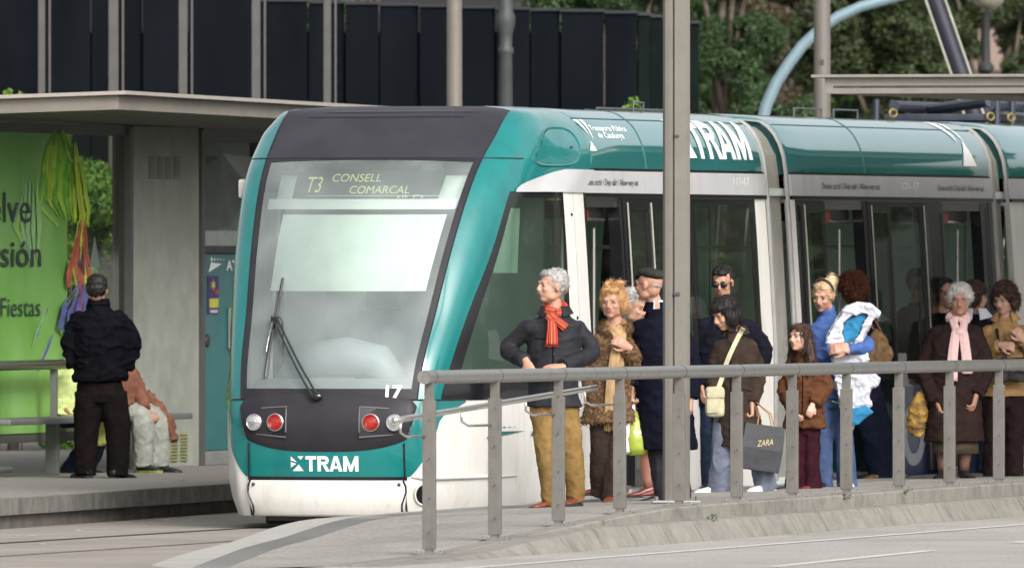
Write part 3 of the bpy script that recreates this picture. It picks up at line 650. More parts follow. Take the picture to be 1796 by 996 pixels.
# wheels
for u_ in (1.9, 3.4, 11.9, 13.3, 18.5):
    for y in (-.72, .72):
        b = MB(); b.tube([(u_, y - .06, .29), (u_, y + .06, .29)], .29, 24); T_('wheel', b, mat('wheel_steel', (.08, .07, .06), .5, .5))
# roof equipment
b = MB()
b.tube([(5.4, -.62, 3.255), (8.2, -.62, 3.255)], .010, 6)
for a, c_ in ((6.2, 6.5), (11.2, 12.1), (12.5, 13.3)): b.tube([(a, -.7, 3.24), (a, -.7, 3.31), (c_, -.7, 3.31), (c_, -.7, 3.24)], .008, 6)
T_('roof_rail', b, mat('roof_rail', (.10, .10, .11), .5, .4))
pg = MB()
pg.box((19.6, 0, 3.30), (1.9, .9, .06), ch=.01)
for a, c_ in (((18.7, -.5, 3.41), (20.7, -.45, 3.40)), ((18.8, .4, 3.40), (20.6, .4, 3.40)), ((18.7, -.5, 3.44), (19.7, .3, 3.38))): pg.tube([a, c_], .05, 10)
for u_ in (18.75, 19.3, 19.9, 20.5):
    for y in (-.55, .55): pg.tube([(u_, y, 3.24), (u_, y, 3.46 - .03 * (u_ > 19.5))], .030, 8)
pn = T_('pantograph', pg, mat('panto_dark', (.035, .04, .06), .45, .3, var=.2), smooth='auto')
for u_ in (14.2, 17.6, 18.35):
    b = MB(); b.tube([(u_ + .12 * math.cos(a), -.78, 3.295 + .032 * math.sin(a)) for a in [2 * math.pi * i / 16 for i in range(17)]], .010, 6); T_('lifting_eye', b, mat('eye_yellow', (.24, .18, .04), .5))
# ================================================================ RAILING
def rp(t): return (-11.47 + 1.777 * t, 4.17 - .0475 * t)
rail = empty('railing', P3(*rp(0), railz(rp(0)[0])), 0, 'long brushed steel railing with tubular top rail and square posts beside the road', 'railing')
rail_inv = Vector(P3(*rp(0), railz(rp(0)[0])))
def RL(p): return tuple(Vector(p) - rail_inv)
def topz(t): return 1.262 - .0052 * t
b = MB(); pts = [P3(*rp(t), topz(t)) for t in np.linspace(-.07, 13, 27)]
b.tube([RL(p) for p in pts], .046, 22); top = b.build('top_rail', M['steel'], rail, 'auto')
b = MB(); p0, p1 = Vector(RL(pts[0])), Vector(RL(pts[1])); d = (p0 - p1).normalized(); b.tube([p0 - d * .01, p0 + d * .012], [.049, .049], 22); b.build('end_cap', M['steel'], top, 'auto')
RA = math.atan2(rp(1)[0] * 0 + (P3(*rp(1), 0)[1] - P3(*rp(0), 0)[1]), P3(*rp(1), 0)[0] - P3(*rp(0), 0)[0])
for t in range(13):
    u, w = rp(t); zb = platz(u, min(w, railw(u))); zt = topz(t) - .04
    c = Vector(RL(P3(u, w, 0)))
    b = MB(); z0 = zb + .035; z1 = topz(t) - .155
    b.box((c.x, c.y, (z0 + z1) / 2 - rail_inv.z), (.088, .05, z1 - z0), rz=RA + R(90), ch=.004)
    b.box((c.x, c.y, (z1 + zt) / 2 - rail_inv.z), (.064, .03, zt - z1 + .04), rz=RA + R(90), ch=.003)
    b.box((c.x, c.y, zb + .02 - rail_inv.z), (.055, .04, .06), rz=RA + R(90))
    po = b.build('post', M['post_grey'], rail, False)
    k = MB(); k.box((c.x, c.y, zb + .007 - rail_inv.z), (.21, .14, .012), rz=RA + R(90), ch=.003)
    for sx in (-.08, .08): k.tube([(c.x + sx, c.y - .03, zb + .012 - rail_inv.z), (c.x + sx, c.y - .03, zb + .028 - rail_inv.z)], .009, 6)
    k.build('base_plate', M['steel'], po)
    k = MB(); nrm = Vector((math.sin(RA), -math.cos(RA), 0))
    for z in (.12, .35, .62, .88):
        if zb + z < z1:
            q = Vector((c.x, c.y, zb + z + .03 - rail_inv.z)) + Vector((0, -.046, 0)); k.ell(q, (.006, .006, .006), 0, 8, 5)
    k.build('rivet', M['dark_metal'], po)
    j = MB(); q = Vector(RL(P3(*rp(t + .03), topz(t)))); dd = Vector(RL(P3(*rp(t + .04), topz(t)))) - q; dd.normalize(); j.tube([q - dd * .006, q + dd * .006], .0475, 22); j.build('rail_joint', M['dark_metal'], top)
b = MB(); hp = []
for t in np.linspace(-.31, 2.83, 24):
    u, w = rp(t); hp.append(RL(P3(u, w - .10, lerp(.975, 1.147, (t + .31) / 3.14))))
b.tube(hp, .021, 14); hr = b.build('handrail', M['bright_steel'], rail, True)
for t in (.0, 1.0, 2.0, 2.95):
    u, w = rp(t); z = lerp(.975, 1.147, (t + .31) / 3.14); b = MB(); tt = t - .30 if t > .5 else t - .22
    a = Vector(RL(P3(*rp(tt), z))); 
    ua, wa = rp(tt); ub, wb = rp(t)
    b.tube([RL(P3(ua, wa - .10, z - .02)), RL(P3(ua, wa - .10, z - .10)), RL(P3(lerp(ua, ub, .2), lerp(wa - .1, wb, .2), z - .13)), RL(P3(ub, wb - .02, z - .13))], .009, 8); b.build('bracket', M['bright_steel'], hr, True)
# ================================================================ POLES
def hpole(u, w, wd, dp, h, label, name='catenary_mast', m=None):
    o = empty(name, P3(u, w, platz(u, w) if -1.3 < w < 4 and u < 26 else 0), 0, label, 'mast')
    b = MB(); x, y = wd / 2, dp / 2; gr = .02
    prof = [(-x, -y * .6), (-x * .85, -y * .9), (-x * .5, -y), (-x * .30, -y), (-x * .22, -y + gr), (-x * .14, -y), (x * .8, -y), (x, -y * .8), (x, y), (-x, y)]
    b.rings([[(px_, py, z) for px_, py in prof] for z in (0, h * .33, h * .66, h)]); b.build('shaft', m or M['pole_grey'], o, 'auto')
    k = MB(); k.box((0, 0, .01), (wd + .16, dp + .16, .02), ch=.005)
    for sx in (-1, 1):
        for sy in (-1, 1): k.tube([(sx * (x + .05), sy * (y + .05), .02), (sx * (x + .05), sy * (y + .05), .05)], .014, 6)
    k.build('base_plate', M['steel'], o); return o
mp = hpole(-2.18, 3.36, .200, .16, 9, 'thick grey steel mast standing on the near platform behind the railing')
b = MB(); b.box((.0, -.085, 1.45 + .1), (.05, .02, .025), ch=.004); b.box((.0, -.085, 2.72), (.035, .02, .02), ch=.004); b.build('clamp', M['dark_metal'], mp)
def pole_at(X, Y, r, h, label, name='catenary_pole', m=None, cat='pole'):
    o = empty(name, (X, Y, 0), 0, label, cat); b = MB(); b.tube([(0, 0, 0), (0, 0, h)], [r, r * .94], 18); b.build('shaft', m or M['pole_grey'], o, 'auto')
    k = MB(); k.tube([(0, 0, 0), (0, 0, .03)], r * 1.7, 18); k.build('base_plate', M['steel'], o); return o
pole_at((797 - 898) / 25800 * 134, 134, .073, 9, 'pale round pole rising behind the front of the tram roof')
p = pole_at((1442 - 898) / 25800 * 141, 141, .083, 9, 'pale round pole beside the right-hand canopy, crossed by a blue arc')
b = MB(); b.box((0, -.085, 3.93), (.03, .02, .05)); b.build('clamp', M['dark_metal'], p)
# slender posts behind the far shelter
for i, (x, wpx) in enumerate(((73, 12), (199, 17), (321, 15), (449, 15), (574, 13))):
    X = (x - 898) / 25800 * 144; o = empty('facade_post', (X, 144, 0), 0, ['leftmost slim grey post before the dark hoarding', 'slim grey post above the peak of the shelter roof', 'third slim grey post from the left before the dark hoarding', 'slim grey post right of the ATM before the dark hoarding', 'slim grey post nearest to the top left corner of the tram'][i], 'post', 'slim posts before the dark hoarding')
    b = MB(); r = wpx / 179 / 2; b.box((0, 0, 3.6), (2 * r, .07, 7.2), ch=.006); b.box((0, -.036, 3.75 + .1 * (i % 2)), (2 * r + .004, .01, .02)); b.build('shaft', mat('facade_post_paint', (.065, .063, .058), .6, var=.1), o)
    b = MB(); b.box((r + .045, .03, 3.6), (.018, .03, 7.2)); b.build('downpipe', mat('pipe_pinkish', (.085, .072, .07), .6, var=.1), o)
# old cast lamp column
X = (887 - 898) / 25800 * 146; o = empty('lamp_column', (X, 146, 0), 0, 'old dark cast iron column with a ringed capital behind the tram', 'lamp column')
b = MB(); s_ = 176.7; prof = [(.20, 0), (.20, .3), (.12, .5), (.085, 1.0), (.075, 3), (.064, 4.06), (.078, 4.09), (.078, 4.12), (.060, 4.15), (.066, 4.26), (.09, 4.36), (.095, 4.44), (.07, 4.50), (.075, 4.58), (.05, 4.7), (.04, 6)]
b.rings([[(r * math.cos(a), r * math.sin(a), z) for a in [2 * math.pi * i / 20 for i in range(20)]] for r, z in prof]); b.build('column', mat('cast_iron', (.052, .058, .058), .6, .2, var=.2), o, 'auto')
b = MB(); b.ell((0, 0, 6.2), (.25, .25, .25), 0, 16, 10); b.build('globe', mat('globe_white', (.7, .7, .68), .3), o, True)
# blue curved lamp arm
o = empty('curved_street_lamp', ((1333 - 898) / 25800 * 152, 152, 0), 0, 'pale blue curved steel pipe arching up behind the tram roof', 'street lamp')
b = MB(); s_ = 25800 / 152.; P = [(1322, 330), (1330, 240), (1344, 185), (1362, 145), (1385, 110), (1408, 80), (1437, 53), (1470, 30), (1510, 12), (1552, 1), (1600, -12), (1700, -30)]
pp = [((x - 1333) / s_, 0, 2.12 + (440 - y) / s_) for x, y in P]; b.tube([(-.12, 0, 0), (-.10, 0, 1.6)] + pp, [.08, .075] + [.066 - .0012 * i for i in range(len(P))], 14)
b.build('arm', mat('blue_grey_paint', (.20, .29, .33), .4, .2, var=.06), o, True)
b = MB(); b.box((pp[-1][0] + .3, 0, pp[-1][2] + .02), (.7, .3, .12), ch=.04); b.build('lamp_head', M['dark_metal'], o, 'auto')
# leaning dark mast, globe lamp
o = empty('leaning_mast', ((1690 - 898) / 25800 * 150, 150, 0), 0, 'dark twin-edged mast leaning left above the right-hand canopy', 'mast')
b = MB(); s_ = 172.
for k, (dx, r) in enumerate(((0, .085), (-.10, .012), (.10, .012))): b.tube([(dx + 1.2, .0, 0), (dx - (1673 - 1690) * -0 / s_ - .02, 0 if k == 0 else -.05, 3.9), (dx - 50 / s_ + .0, 0 if k == 0 else -.05, 4.68), (dx - 110 / s_, 0 if k == 0 else -.05, 5.6)], r, 12, 0 if k == 0 else 1)
b.build('shaft', [mat('mast_dark', (.028, .03, .045), .5, .3), mat('mast_edge', (.34, .34, .28), .5)], o, 'auto')
o = empty('globe_lamp', ((1729 - 898) / 25800 * 158, 158, 0), 0, 'dark lamp post with a pale globe at the top right corner among the trees', 'street lamp')
b = MB(); b.rings([[(r * math.cos(a), r * math.sin(a), z) for a in [2 * math.pi * i / 16 for i in range(16)]] for r, z in ((.15, 0), (.09, .5), (.055, 3.5), (.045, 4.02), (.09, 4.06), (.09, 4.10), (.05, 4.15), (.04, 4.6), (.08, 4.68))]); b.build('column', mat('lamp_iron', (.02, .022, .022), .6), o, 'auto')
b = MB(); b.ell((.03, 0, 4.90), (.19, .19, .19), 0, 18, 12); b.build('globe', mat('globe_dull', (.26, .24, .20), .3), o, True)
# ================================================================ CANOPY OVER THE NEAR PLATFORM
o = empty('platform_canopy', P3(13, 4.7, .27), ANG, 'flat grey steel canopy reaching in at the upper right over the platform', 'canopy')
def CL(u, w, z): return (u - 13, 4.7 - w, z - .27)
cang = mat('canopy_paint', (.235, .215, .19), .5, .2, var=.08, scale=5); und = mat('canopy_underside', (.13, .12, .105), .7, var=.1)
def cb(u0, u1, w0, w1, z0, z1, ch=0.):
    b = MB(); a = CL(u0, w0, z0); c = CL(u1, w1, z1); b.box(((a[0] + c[0]) / 2, (a[1] + c[1]) / 2, (a[2] + c[2]) / 2), (abs(a[0] - c[0]), abs(a[1] - c[1]), abs(a[2] - c[2])), ch=ch); return b
cb(7.3, 20, 1.88, 6.5, 3.515, 3.54, .005).build('top_plate', cang, o)
cb(7.36, 7.42, 1.98, 6.4, 3.385, 3.514, .004).build('fascia', cang, o); cb(7.42, 19.9, 1.98, 2.04, 3.385, 3.514).build('fascia', cang, o)
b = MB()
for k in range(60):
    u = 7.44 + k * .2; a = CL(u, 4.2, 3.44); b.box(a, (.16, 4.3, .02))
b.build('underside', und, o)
for u in (9.5, 17): 
    b = MB(); a = CL(u, 5.4, 1.83); b.box(a, (.12, .12, 3.12), ch=.01); b.build('support_post', cang, o)
# ================================================================ FAR SHELTER
WS = -6.0
sh = empty('tram_shelter', P3(13, WS, .235), ANG, 'long platform shelter on the left with a projecting grey roof and concrete wall', 'shelter')
def SL(u, w, z): return (u - 13, WS - w, z - .235)
def sbox(mb, u0, u1, w0, w1, z0, z1, m=0, ch=0.):
    a = SL(u0, w0, z0); c = SL(u1, w1, z1); return mb.box(((a[0] + c[0]) / 2, (a[1] + c[1]) / 2, (a[2] + c[2]) / 2), (abs(a[0] - c[0]), abs(a[1] - c[1]), abs(a[2] - c[2])), m, 0, ch)
rw = lambda w: 3.43 + (w + 4.2) * .035 * 1.0
b = MB()
def roofz(u, w): return 3.435 - .0075 * (u - 8.1) + (w + 4.2) * .03
us = [8.05, 22.5]; 
for (w0, w1, d0, d1, m) in ((-7.6, -4.15, 0, -.03, 0),):
    vs = []
    for u in us:
        for w in (w0, w1):
            for d in (d0, d1): vs.append(SL(u, w, roofz(u, w) + d))
    b.add(vs, [(0, 1, 3, 2), (4, 6, 7, 5), (0, 2, 6, 4), (1, 5, 7, 3), (0, 4, 5, 1), (2, 3, 7, 6)])
b.build('roof_plate', mat('shelter_roof', (.34, .31, .275), .5, .1, var=.08), sh)
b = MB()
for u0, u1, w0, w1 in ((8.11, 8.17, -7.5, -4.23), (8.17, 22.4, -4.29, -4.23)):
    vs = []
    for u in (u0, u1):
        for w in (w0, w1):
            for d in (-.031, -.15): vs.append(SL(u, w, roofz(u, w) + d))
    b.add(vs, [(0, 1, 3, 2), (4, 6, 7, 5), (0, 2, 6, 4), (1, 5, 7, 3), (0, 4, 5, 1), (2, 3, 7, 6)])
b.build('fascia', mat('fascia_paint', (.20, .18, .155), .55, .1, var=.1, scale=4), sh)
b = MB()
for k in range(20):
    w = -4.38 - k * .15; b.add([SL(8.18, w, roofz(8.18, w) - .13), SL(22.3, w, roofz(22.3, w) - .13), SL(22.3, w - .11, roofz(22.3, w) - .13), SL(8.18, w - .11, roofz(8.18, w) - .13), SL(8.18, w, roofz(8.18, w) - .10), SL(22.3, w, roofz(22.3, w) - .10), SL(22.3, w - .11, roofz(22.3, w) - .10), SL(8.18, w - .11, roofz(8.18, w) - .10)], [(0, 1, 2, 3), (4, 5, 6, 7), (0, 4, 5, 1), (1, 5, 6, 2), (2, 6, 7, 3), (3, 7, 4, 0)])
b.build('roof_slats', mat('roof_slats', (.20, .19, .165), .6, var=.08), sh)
wallm = add_stains(mat('shelter_concrete', (.30, .315, .275), .9, var=.10, scale=5, bump=.003, bscale=50), nscale=.9, lo=.4, hi=.8, dark=.75)
b = MB(); sbox(b, 14.0, 15.9, -6.15, -5.95, .235, 3.20, ch=.008); wl = b.build('concrete_wall', wallm, sh)
b = MB()
for i in range(4):
    for k in range(9):
        a = SL(14.5 + .24 * i, -5.945, 2.93 - .022 * k); b.box(a, (.17, .012, .011))
b.build('vent_grille', mat('grille', (.12, .12, .11), .6), wl)
b = MB()
for i in range(2):
    for k in range(9): b.box(SL(15.15 + .28 * i, -5.94, .52 - .028 * k), (.2, .01, .013))
b.build('vent_grille', mat('grille_yellow', (.30, .30, .12), .6), wl)
frm = mat('shelter_frame', (.10, .10, .095), .5, .2, var=.1)
b = MB(); sbox(b, 13.88, 13.98, -6.08, -5.95, .235, 3.18); sbox(b, 15.92, 16.02, -6.1, -5.93, .235, 3.18); sbox(b, 10.0, 13.88, -6.04, -5.98, 3.12, 3.2); sbox(b, 9.9, 10.0, -6.08, -5.95, .235, 3.2); sbox(b, 17.9, 18.0, -6.1, -5.93, .235, 3.18); sbox(b, 16.02, 17.9, -6.1, -5.95, 3.08, 3.2); sbox(b, 9.9, 13.9, -6.04, -5.98, .50, .58)
b.build('frame', frm, sh)
b = MB(); b.add([SL(12.16, -6.0, .58), SL(13.88, -6.0, .58), SL(13.88, -6.0, 3.12), SL(12.16, -6.0, 3.12)], [(0, 1, 2, 3)]); gp = b.build('glass_panel', glass('shelter_glass', (.55, .62, .50), 1.5, .03, .03), sh)
b = MB(); sbox(b, 12.7, 13.4, -5.996, -5.990, 1.60, 1.61); b.add([SL(12.85, -5.99, 1.98 - .0), SL(13.15, -5.99, 1.98), SL(13.0, -5.99, 2.25)], [(0, 1, 2)]); b.build('warning_sticker', mat('sticker', (.16, .22, .18), .6), gp)
# billboard
bbm = mat('poster_green', (.11, .32, .035), .5, var=.1, scale=1.2, col2=(.24, .46, .14), detail=3)
b = MB(); sbox(b, 8.0, 12.16, -6.03, -5.97, .58, 3.12); bbd = b.build('poster_panel', bbm, sh)
def PB(x, z): return lambda *_: None
def bb(u, z, o=.004): return SL(u, -5.968 + o, z)
def streak(mb, pts, ws, m, seed=0, o=.003):
    # many thin overlapping brush strokes rather than one flat shape
    q = random.Random(seed * 7 + 1); alt = {1: (1, 2, 7), 2: (2, 7, 1), 3: (3, 5, 6, 3), 4: (4, 3, 6), 5: (5, 3), 6: (6, 7), 0: (1, 7)}.get(m, (m,))
    W_ = max(ws); n = max(2, int(W_ * 34))
    for k in range(n):
        f = lerp(-1, 1, (k + .5) / n) + q.uniform(-.2, .2); sh = q.uniform(-.05, .05)
        _streak(mb, [(x + f * w * .85 + q.uniform(-.02, .02), z + sh + q.uniform(-.02, .02)) for (x, z), w in zip(pts, ws)], [q.uniform(.012, .045) * (1.2 if i not in (0, len(ws) - 1) else .3) for i in range(len(ws))], m if q.random() < .68 else q.choice(alt), seed * 50 + k, o + .0006 * k)
def _streak(mb, pts, ws, m, seed=0, o=.003):
    r_ = random.Random(seed); L = []; Rr = []
    for k in range(len(pts) - 1):
        for j in range(6):
            t = j / 6; x = lerp(pts[k][0], pts[k+1][0], t); z = lerp(pts[k][1], pts[k+1][1], t); wd = lerp(ws[k], ws[k+1], t) * r_.uniform(.75, 1.2)
            L.append((x - wd, z)); Rr.append((x + wd, z + r_.uniform(-.02, .02)))
    n = len(L); mb.add([bb(*p, o) for p in L] + [bb(*p, o) for p in Rr], [(i, i + 1, i + 1 + n, i + n) for i in range(n - 1)], m)
b = MB()
streak(b, [(11.95, 3.1), (12.05, 2.85), (12.0, 2.55), (12.2, 2.35)], [.15, .55, .72, .25], 0, 1, .0025)
streak(b, [(12.25, 3.0), (12.4, 2.75), (12.55, 2.45), (12.5, 2.3)], [.03, .16, .22, .2], 1, 2, .034)
streak(b, [(11.7, 3.05), (11.65, 2.8), (11.8, 2.5)], [.05, .2, .1], 7, 12, .004)
streak(b, [(12.45, 2.38), (12.35, 2.1), (12.5, 1.85), (12.5, 1.6)], [.12, .26, .28, .10], 2, 3, .036)
streak(b, [(12.3, 2.25), (12.1, 1.95), (12.05, 1.8)], [.05, .09, .05], 2, 4, .038)
streak(b, [(12.5, 1.80), (12.3, 1.6), (12.25, 1.42), (12.4, 1.3)], [.12, .42, .5, .25], 3, 5, .040)
streak(b, [(11.6, 1.62), (11.3, 1.4), (11.15, 1.25)], [.04, .04, .02], 4, 6, .008); streak(b, [(11.7, 1.45), (11.4, 1.2), (11.3, 1.1)], [.03, .03, .02], 3, 7, .009)
streak(b, [(12.45, 2.15), (12.4, 2.0), (12.5, 1.9)], [.05, .10, .05], 5, 8, .042)
streak(b, [(11.1, 2.7), (11.0, 2.3), (11.2, 2.0)], [.2, .4, .1], 6, 9, .002)
PM = lambda n, c, v=.35: mat(n, c, .6, var=v, scale=9)
b.build('poster_painting', [PM('paint_green', (.13, .42, .03)), PM('paint_yellow', (.50, .56, .05)), PM('paint_red', (.45, .08, .045)), PM('paint_blue', (.10, .11, .36)), PM('paint_orange', (.36, .18, .05)), PM('paint_dark', (.08, .03, .04)), PM('paint_pale', (.30, .52, .25), .08), PM('paint_lime', (.34, .58, .04), .2)], bbd)
b = MB()
def bt(body, u1, W, z, h, bold=.012): lettering(b, body, lambda x, y: bb(u1 - W + x, z + y, .012), W, h, bold, 1)
bt('Vuelve', 11.10, 1.9, 2.36, .26, .0); bt('La Ilusión', 11.40, 2.6, 1.99, .22, .01); bt('Las Fiestas', 11.38, 1.75, 1.57, .16, -.004)
b.build('poster_lettering', mat('poster_text', (.03, .05, .05), .6), bbd)
# ticket machine recess
b = MB(); sbox(b, 16.02, 20.5, -6.6, -6.5, .235, 3.25); b.build('recess_back', mat('recess', (.21, .24, .225), .6, var=.1), sh)
b = MB(); A_, B_, C_, D_ = (16.1, 2.9), (17.85, 2.45), (17.6, 2.2), (16.6, 2.28)
b.add([SL(16.15, -6.45, 3.0), SL(16.85, -6.05, 2.95), SL(17.85, -6.1, 2.62), SL(17.3, -6.1, 2.33), SL(16.6, -6.2, 2.3), SL(16.05, -6.4, 2.62)], [(0, 1, 2, 3, 4, 5)])
b.build('reflector_hood', mat('hood_steel', (.13, .145, .135), .5, .1, var=.1), sh)
b = MB(); b.add([SL(16.9, -6.05, 2.98), SL(17.88, -6.05, 2.95), SL(17.88, -6.05, 2.65), SL(16.9, -6.04, 2.96)], [(0, 1, 2, 3)]); sbox(b, 16.1, 17.9, -6.35, -6.0, 2.16, 2.30, 0, .01); b.build('hood_trim', mat('trim_pale', (.36, .39, .36), .5, .1), sh)
am = empty('ticket_machine', P3(16.9, -6.2, .235), ANG, 'dark teal ATM ticket machine set into the shelter beside the concrete wall', 'ticket machine')
def AL(u, w, z): return (u - 16.9, -6.2 - w, z - .235)
def abox(mb, u0, u1, w0, w1, z0, z1, m=0, ch=0.):
    a = AL(u0, w0, z0); c = AL(u1, w1, z1); return mb.box(((a[0] + c[0]) / 2, (a[1] + c[1]) / 2, (a[2] + c[2]) / 2), (abs(a[0] - c[0]), abs(a[1] - c[1]), abs(a[2] - c[2])), m, 0, ch)
atmm = mat('machine_teal', (.008, .13, .14), .35, var=.15, scale=4, coat=.2)
b = MB(); abox(b, 16.08, 17.85, -6.4, -6.0, .36, 2.10, 0, .01); b.build('cabinet', atmm, am)
b = MB(); abox(b, 16.04, 17.9, -6.45, -5.96, .235, .358, 0, .01); b.build('plinth', mat('plinth_grey', (.2, .2, .19), .6), am)
b = MB(); abox(b, 16.03, 16.09, -6.4, -5.97, .36, 2.16); abox(b, 16.09, 17.85, -6.4, -5.97, 2.10, 2.16); abox(b, 17.2, 17.5, -5.999, -5.99, 1.05, 1.17); b.build('trim', M['dark_metal'], am)
b = MB()
b.add([AL(16.3 + x, -5.995, 1.93 + y) for x, y in ((.02, 0), (.42, .075), (.1, .09))], [(0, 1, 2)]); 
for k, r in enumerate((.03, .022, .018, .014, .012)): b.add([AL(16.42 + .09 * k + r * math.cos(a), -5.995, 2.045 + r * .7 * math.sin(a)) for a in [math.pi * i / 4 for i in range(8)]], [tuple(range(8))])
lettering(b, 'ATM', lambda x, y: AL(16.86 + x, -5.995, 1.95 + y), .5, .085, .03); abox(b, 17.22, 17.46, -5.998, -5.985, 1.09, 1.15)
b.build('lettering', whitel, am)
b = MB(); abox(b, 16.3, 16.62, -5.999, -5.992, 1.56, 1.90, 0); abox(b, 16.34, 16.6, -5.991, -5.988, 1.62, 1.70, 1)
b.add([AL(16.45 + (.09 if k % 2 else .04) * math.cos(k * math.pi / 6), -5.990, 1.82 + (.055 if k % 2 else .02) * math.sin(k * math.pi / 6)) for k in range(12)], [tuple(range(12))], 1)
abox(b, 16.5, 16.6, -5.991, -5.988, 1.74, 1.78, 2); abox(b, 16.36, 16.58, -5.991, -5.988, 1.575, 1.60, 3)
b.build('sticker', [mat('st_violet', (.05, .03, .14), .5), mat('st_yellow', (.5, .5, .06), .5), mat('st_red', (.35, .05, .03), .5), mat('st_white', (.5, .5, .5), .5)], am)
b = MB(); b.ell(AL(16.28, -5.99, 1.33), (.06, .02, .06)); abox(b, 16.9, 17.25, -5.998, -5.90, 1.25, 1.62, 1, .02); b.build('keypad', [M['dark_metal'], mat('keypad_grey', (.35, .36, .34), .4)], am)
# bench
bn = empty('bench', P3(10.4, -5.55, .235), ANG, 'grey platform bench with a tubular back rail before the green poster', 'bench')
def BL(u, w, z): return (u - 10.4, -5.55 - w, z - .235)
bnm = mat('bench_grey', (.16, .165, .16), .5, .3, var=.1)
b = MB(); a = BL(8.5, -5.55, .70); c = BL(13.6, -5.55, .70); b.box(((a[0] + c[0]) / 2, -0.05, a[2]), (5.1, .42, .05), ch=.015); b.build('seat', bnm, bn)
b = MB(); b.tube([BL(7.0, -5.75, 1.16), BL(11.6, -5.75, 1.16)], .042, 14); b.build('back_rail', mat('bench_rail', (.12, .14, .11), .4, .5), bn, True)
for u in (8.9, 10.6, 13.3):
    b = MB(); a = BL(u, -5.6, .46); b.box(a, (.09, .10, .45), ch=.008); b.build('leg', bnm, bn)
b = MB(); b.box(BL(11.2, -5.78, .92), (.06, .05, .5)); b.build('back_support', bnm, bn)
b = MB(); b.tube([BL(8.0, -5.62, .30), BL(9.5, -5.62, .30)], .03, 8); b.build('foot_rail', bnm, bn)
# ================================================================ HOARDING AND BUILDINGS BEHIND
hb = empty('hoarding', (-1.6, 150, 0), 0, 'tall dark navy panelled hoarding behind the stop', 'hoarding')
hm = mat('hoarding_navy', (.0065, .0080, .0105), .75, var=.25, scale=2, stretch=(1, 1, .25), spec=.0); hm2 = mat('hoarding_edge', (.012, .013, .022), .7, var=.2)
s_ = 172.; xs = [-420, -300, -190, -95, 70, 160, 250, 330, 455, 540, 605, 665, 735, 800, 870, 930, 983, 1060, 1118]
for i in range(len(xs) - 1):
    x0, x1 = [(x - 898) / s_ + 1.6 for x in xs[i:i+2]]; far = xs[i] > 440
    t0 = 2.12 + (440 - (3 + max(0, xs[i] - 455) * .034)) / s_ if far else 6.3
    b = MB(); b.box(((x0 + x1) / 2, .06 * (i % 2) + (.0 if far else -.1), t0 / 2), (x1 - x0 - .012, .06, t0), ch=.008); b.build('panel', hm, hb)
    if far: b = MB(); b.box(((x0 + x1) / 2, .06 * (i % 2) - .01, t0 + .012), (x1 - x0 + .01, .10, .03)); b.build('coping', hm2, hb)
b = MB(); b.box((-1.3, .16, 2.2), (7.6, .04, 4.3)); b.build('backing_board', hm, hb)
b = MB(); xa = (1118 - 898) / s_ + 1.6; xb = (1230 - 898) / s_ + 1.6
for k in range(5):
    x0 = lerp(xa, xb, k / 5); x1 = lerp(xa, xb, (k + 1) / 5); t0 = 2.12 + (440 - 27 - k * 2.2) / s_
    q = MB(); q.box(((x0 + x1) / 2, .12 + k * .5, t0 / 2), (x1 - x0 - .006, .05, t0), rz=R(14)); q.build('side_panel', mat('hoarding_side', (.007, .011, .010), .8, var=.25, scale=3, spec=0.), hb)
    q = MB(); q.box(((x0 + x1) / 2, .1 + k * .5, t0 + .012), (x1 - x0 + .01, .08, .03), rz=R(14)); q.build('coping', hm2, hb)
# building far right behind the trees
bd = empty('building', ((1790 - 898) / 25800 * 205, 205, 0), 0, 'pale building with tiled roof glimpsed through the trees at the right edge', 'building')
b = MB(); b.box((1.6, 0, 2.3), (4.6, 5, 4.6)); b.build('wall', mat('render_pink', (.46, .40, .36), .9, var=.08), bd)
b = MB(); b.add([(-1.0, -2.8, 4.6), (4.2, -2.8, 4.6), (4.2, 0, 5.6), (-1.0, 0, 5.6), (-1.0, 2.8, 4.6), (4.2, 2.8, 4.6)], [(0, 1, 2, 3), (3, 2, 5, 4), (0, 3, 4), (1, 5, 2), (0, 4, 5, 1)]); b.build('roof', mat('tiles', (.22, .16, .13), .9, var=.2, scale=20), bd)
for x in (-.2, 1.6): 
    b = MB(); b.box((x, -2.51, 4.0), (.35, .04, .6)); b.build('window', mat('far_window', (.05, .06, .07), .3), bd)
# ================================================================ TREES AND SHRUBS
def leaves(n, blobs, size, seed, flat=.5, droop=0.):
    r_ = np.random.RandomState(seed); bl = np.array(blobs, float); vol = bl[:, 3] * bl[:, 4] * bl[:, 5]; pr = vol ** .75; pr /= pr.sum()
    k = r_.choice(len(bl), n, p=pr); d = r_.normal(size=(n, 3)); d /= np.linalg.norm(d, axis=1)[:, None]
    rad = r_.uniform(.35, 1.06, n) ** .45; c = bl[k, :3] + d * bl[k, 3:6] * rad[:, None]
    # clumps: drop leaves where a coarse noise is low so that gaps show
    ph = r_.uniform(0, 6.28, 6); s = 5.5 / max(.6, bl[:, 3:6].mean())
    q = np.sin(c[:, 0] * s * 1.3 + ph[0]) * np.sin(c[:, 1] * s + ph[1]) * np.sin(c[:, 2] * s * 1.5 + ph[2]) + .35 * np.sin(c[:, 0] * s * 3.1 + ph[3]) * np.sin(c[:, 2] * s * 3.7 + ph[4])
    c = c[q > -.32]; d = d[q > -.32]; n = len(c)
    a = d + r_.normal(size=(n, 3)) * .8; a /= np.linalg.norm(a, axis=1)[:, None]
    t = np.cross(a, r_.normal(size=(n, 3))); t /= np.linalg.norm(t, axis=1)[:, None]; t[:, 2] -= droop; bt_ = np.cross(a, t)
    sz = size * r_.uniform(.6, 1.4, n)[:, None]
    v = np.stack([c - t * sz, c + bt_ * sz * flat, c + t * sz, c - bt_ * sz * flat], 1).reshape(-1, 3)
    return v, r_.uniform(0, 1, n)
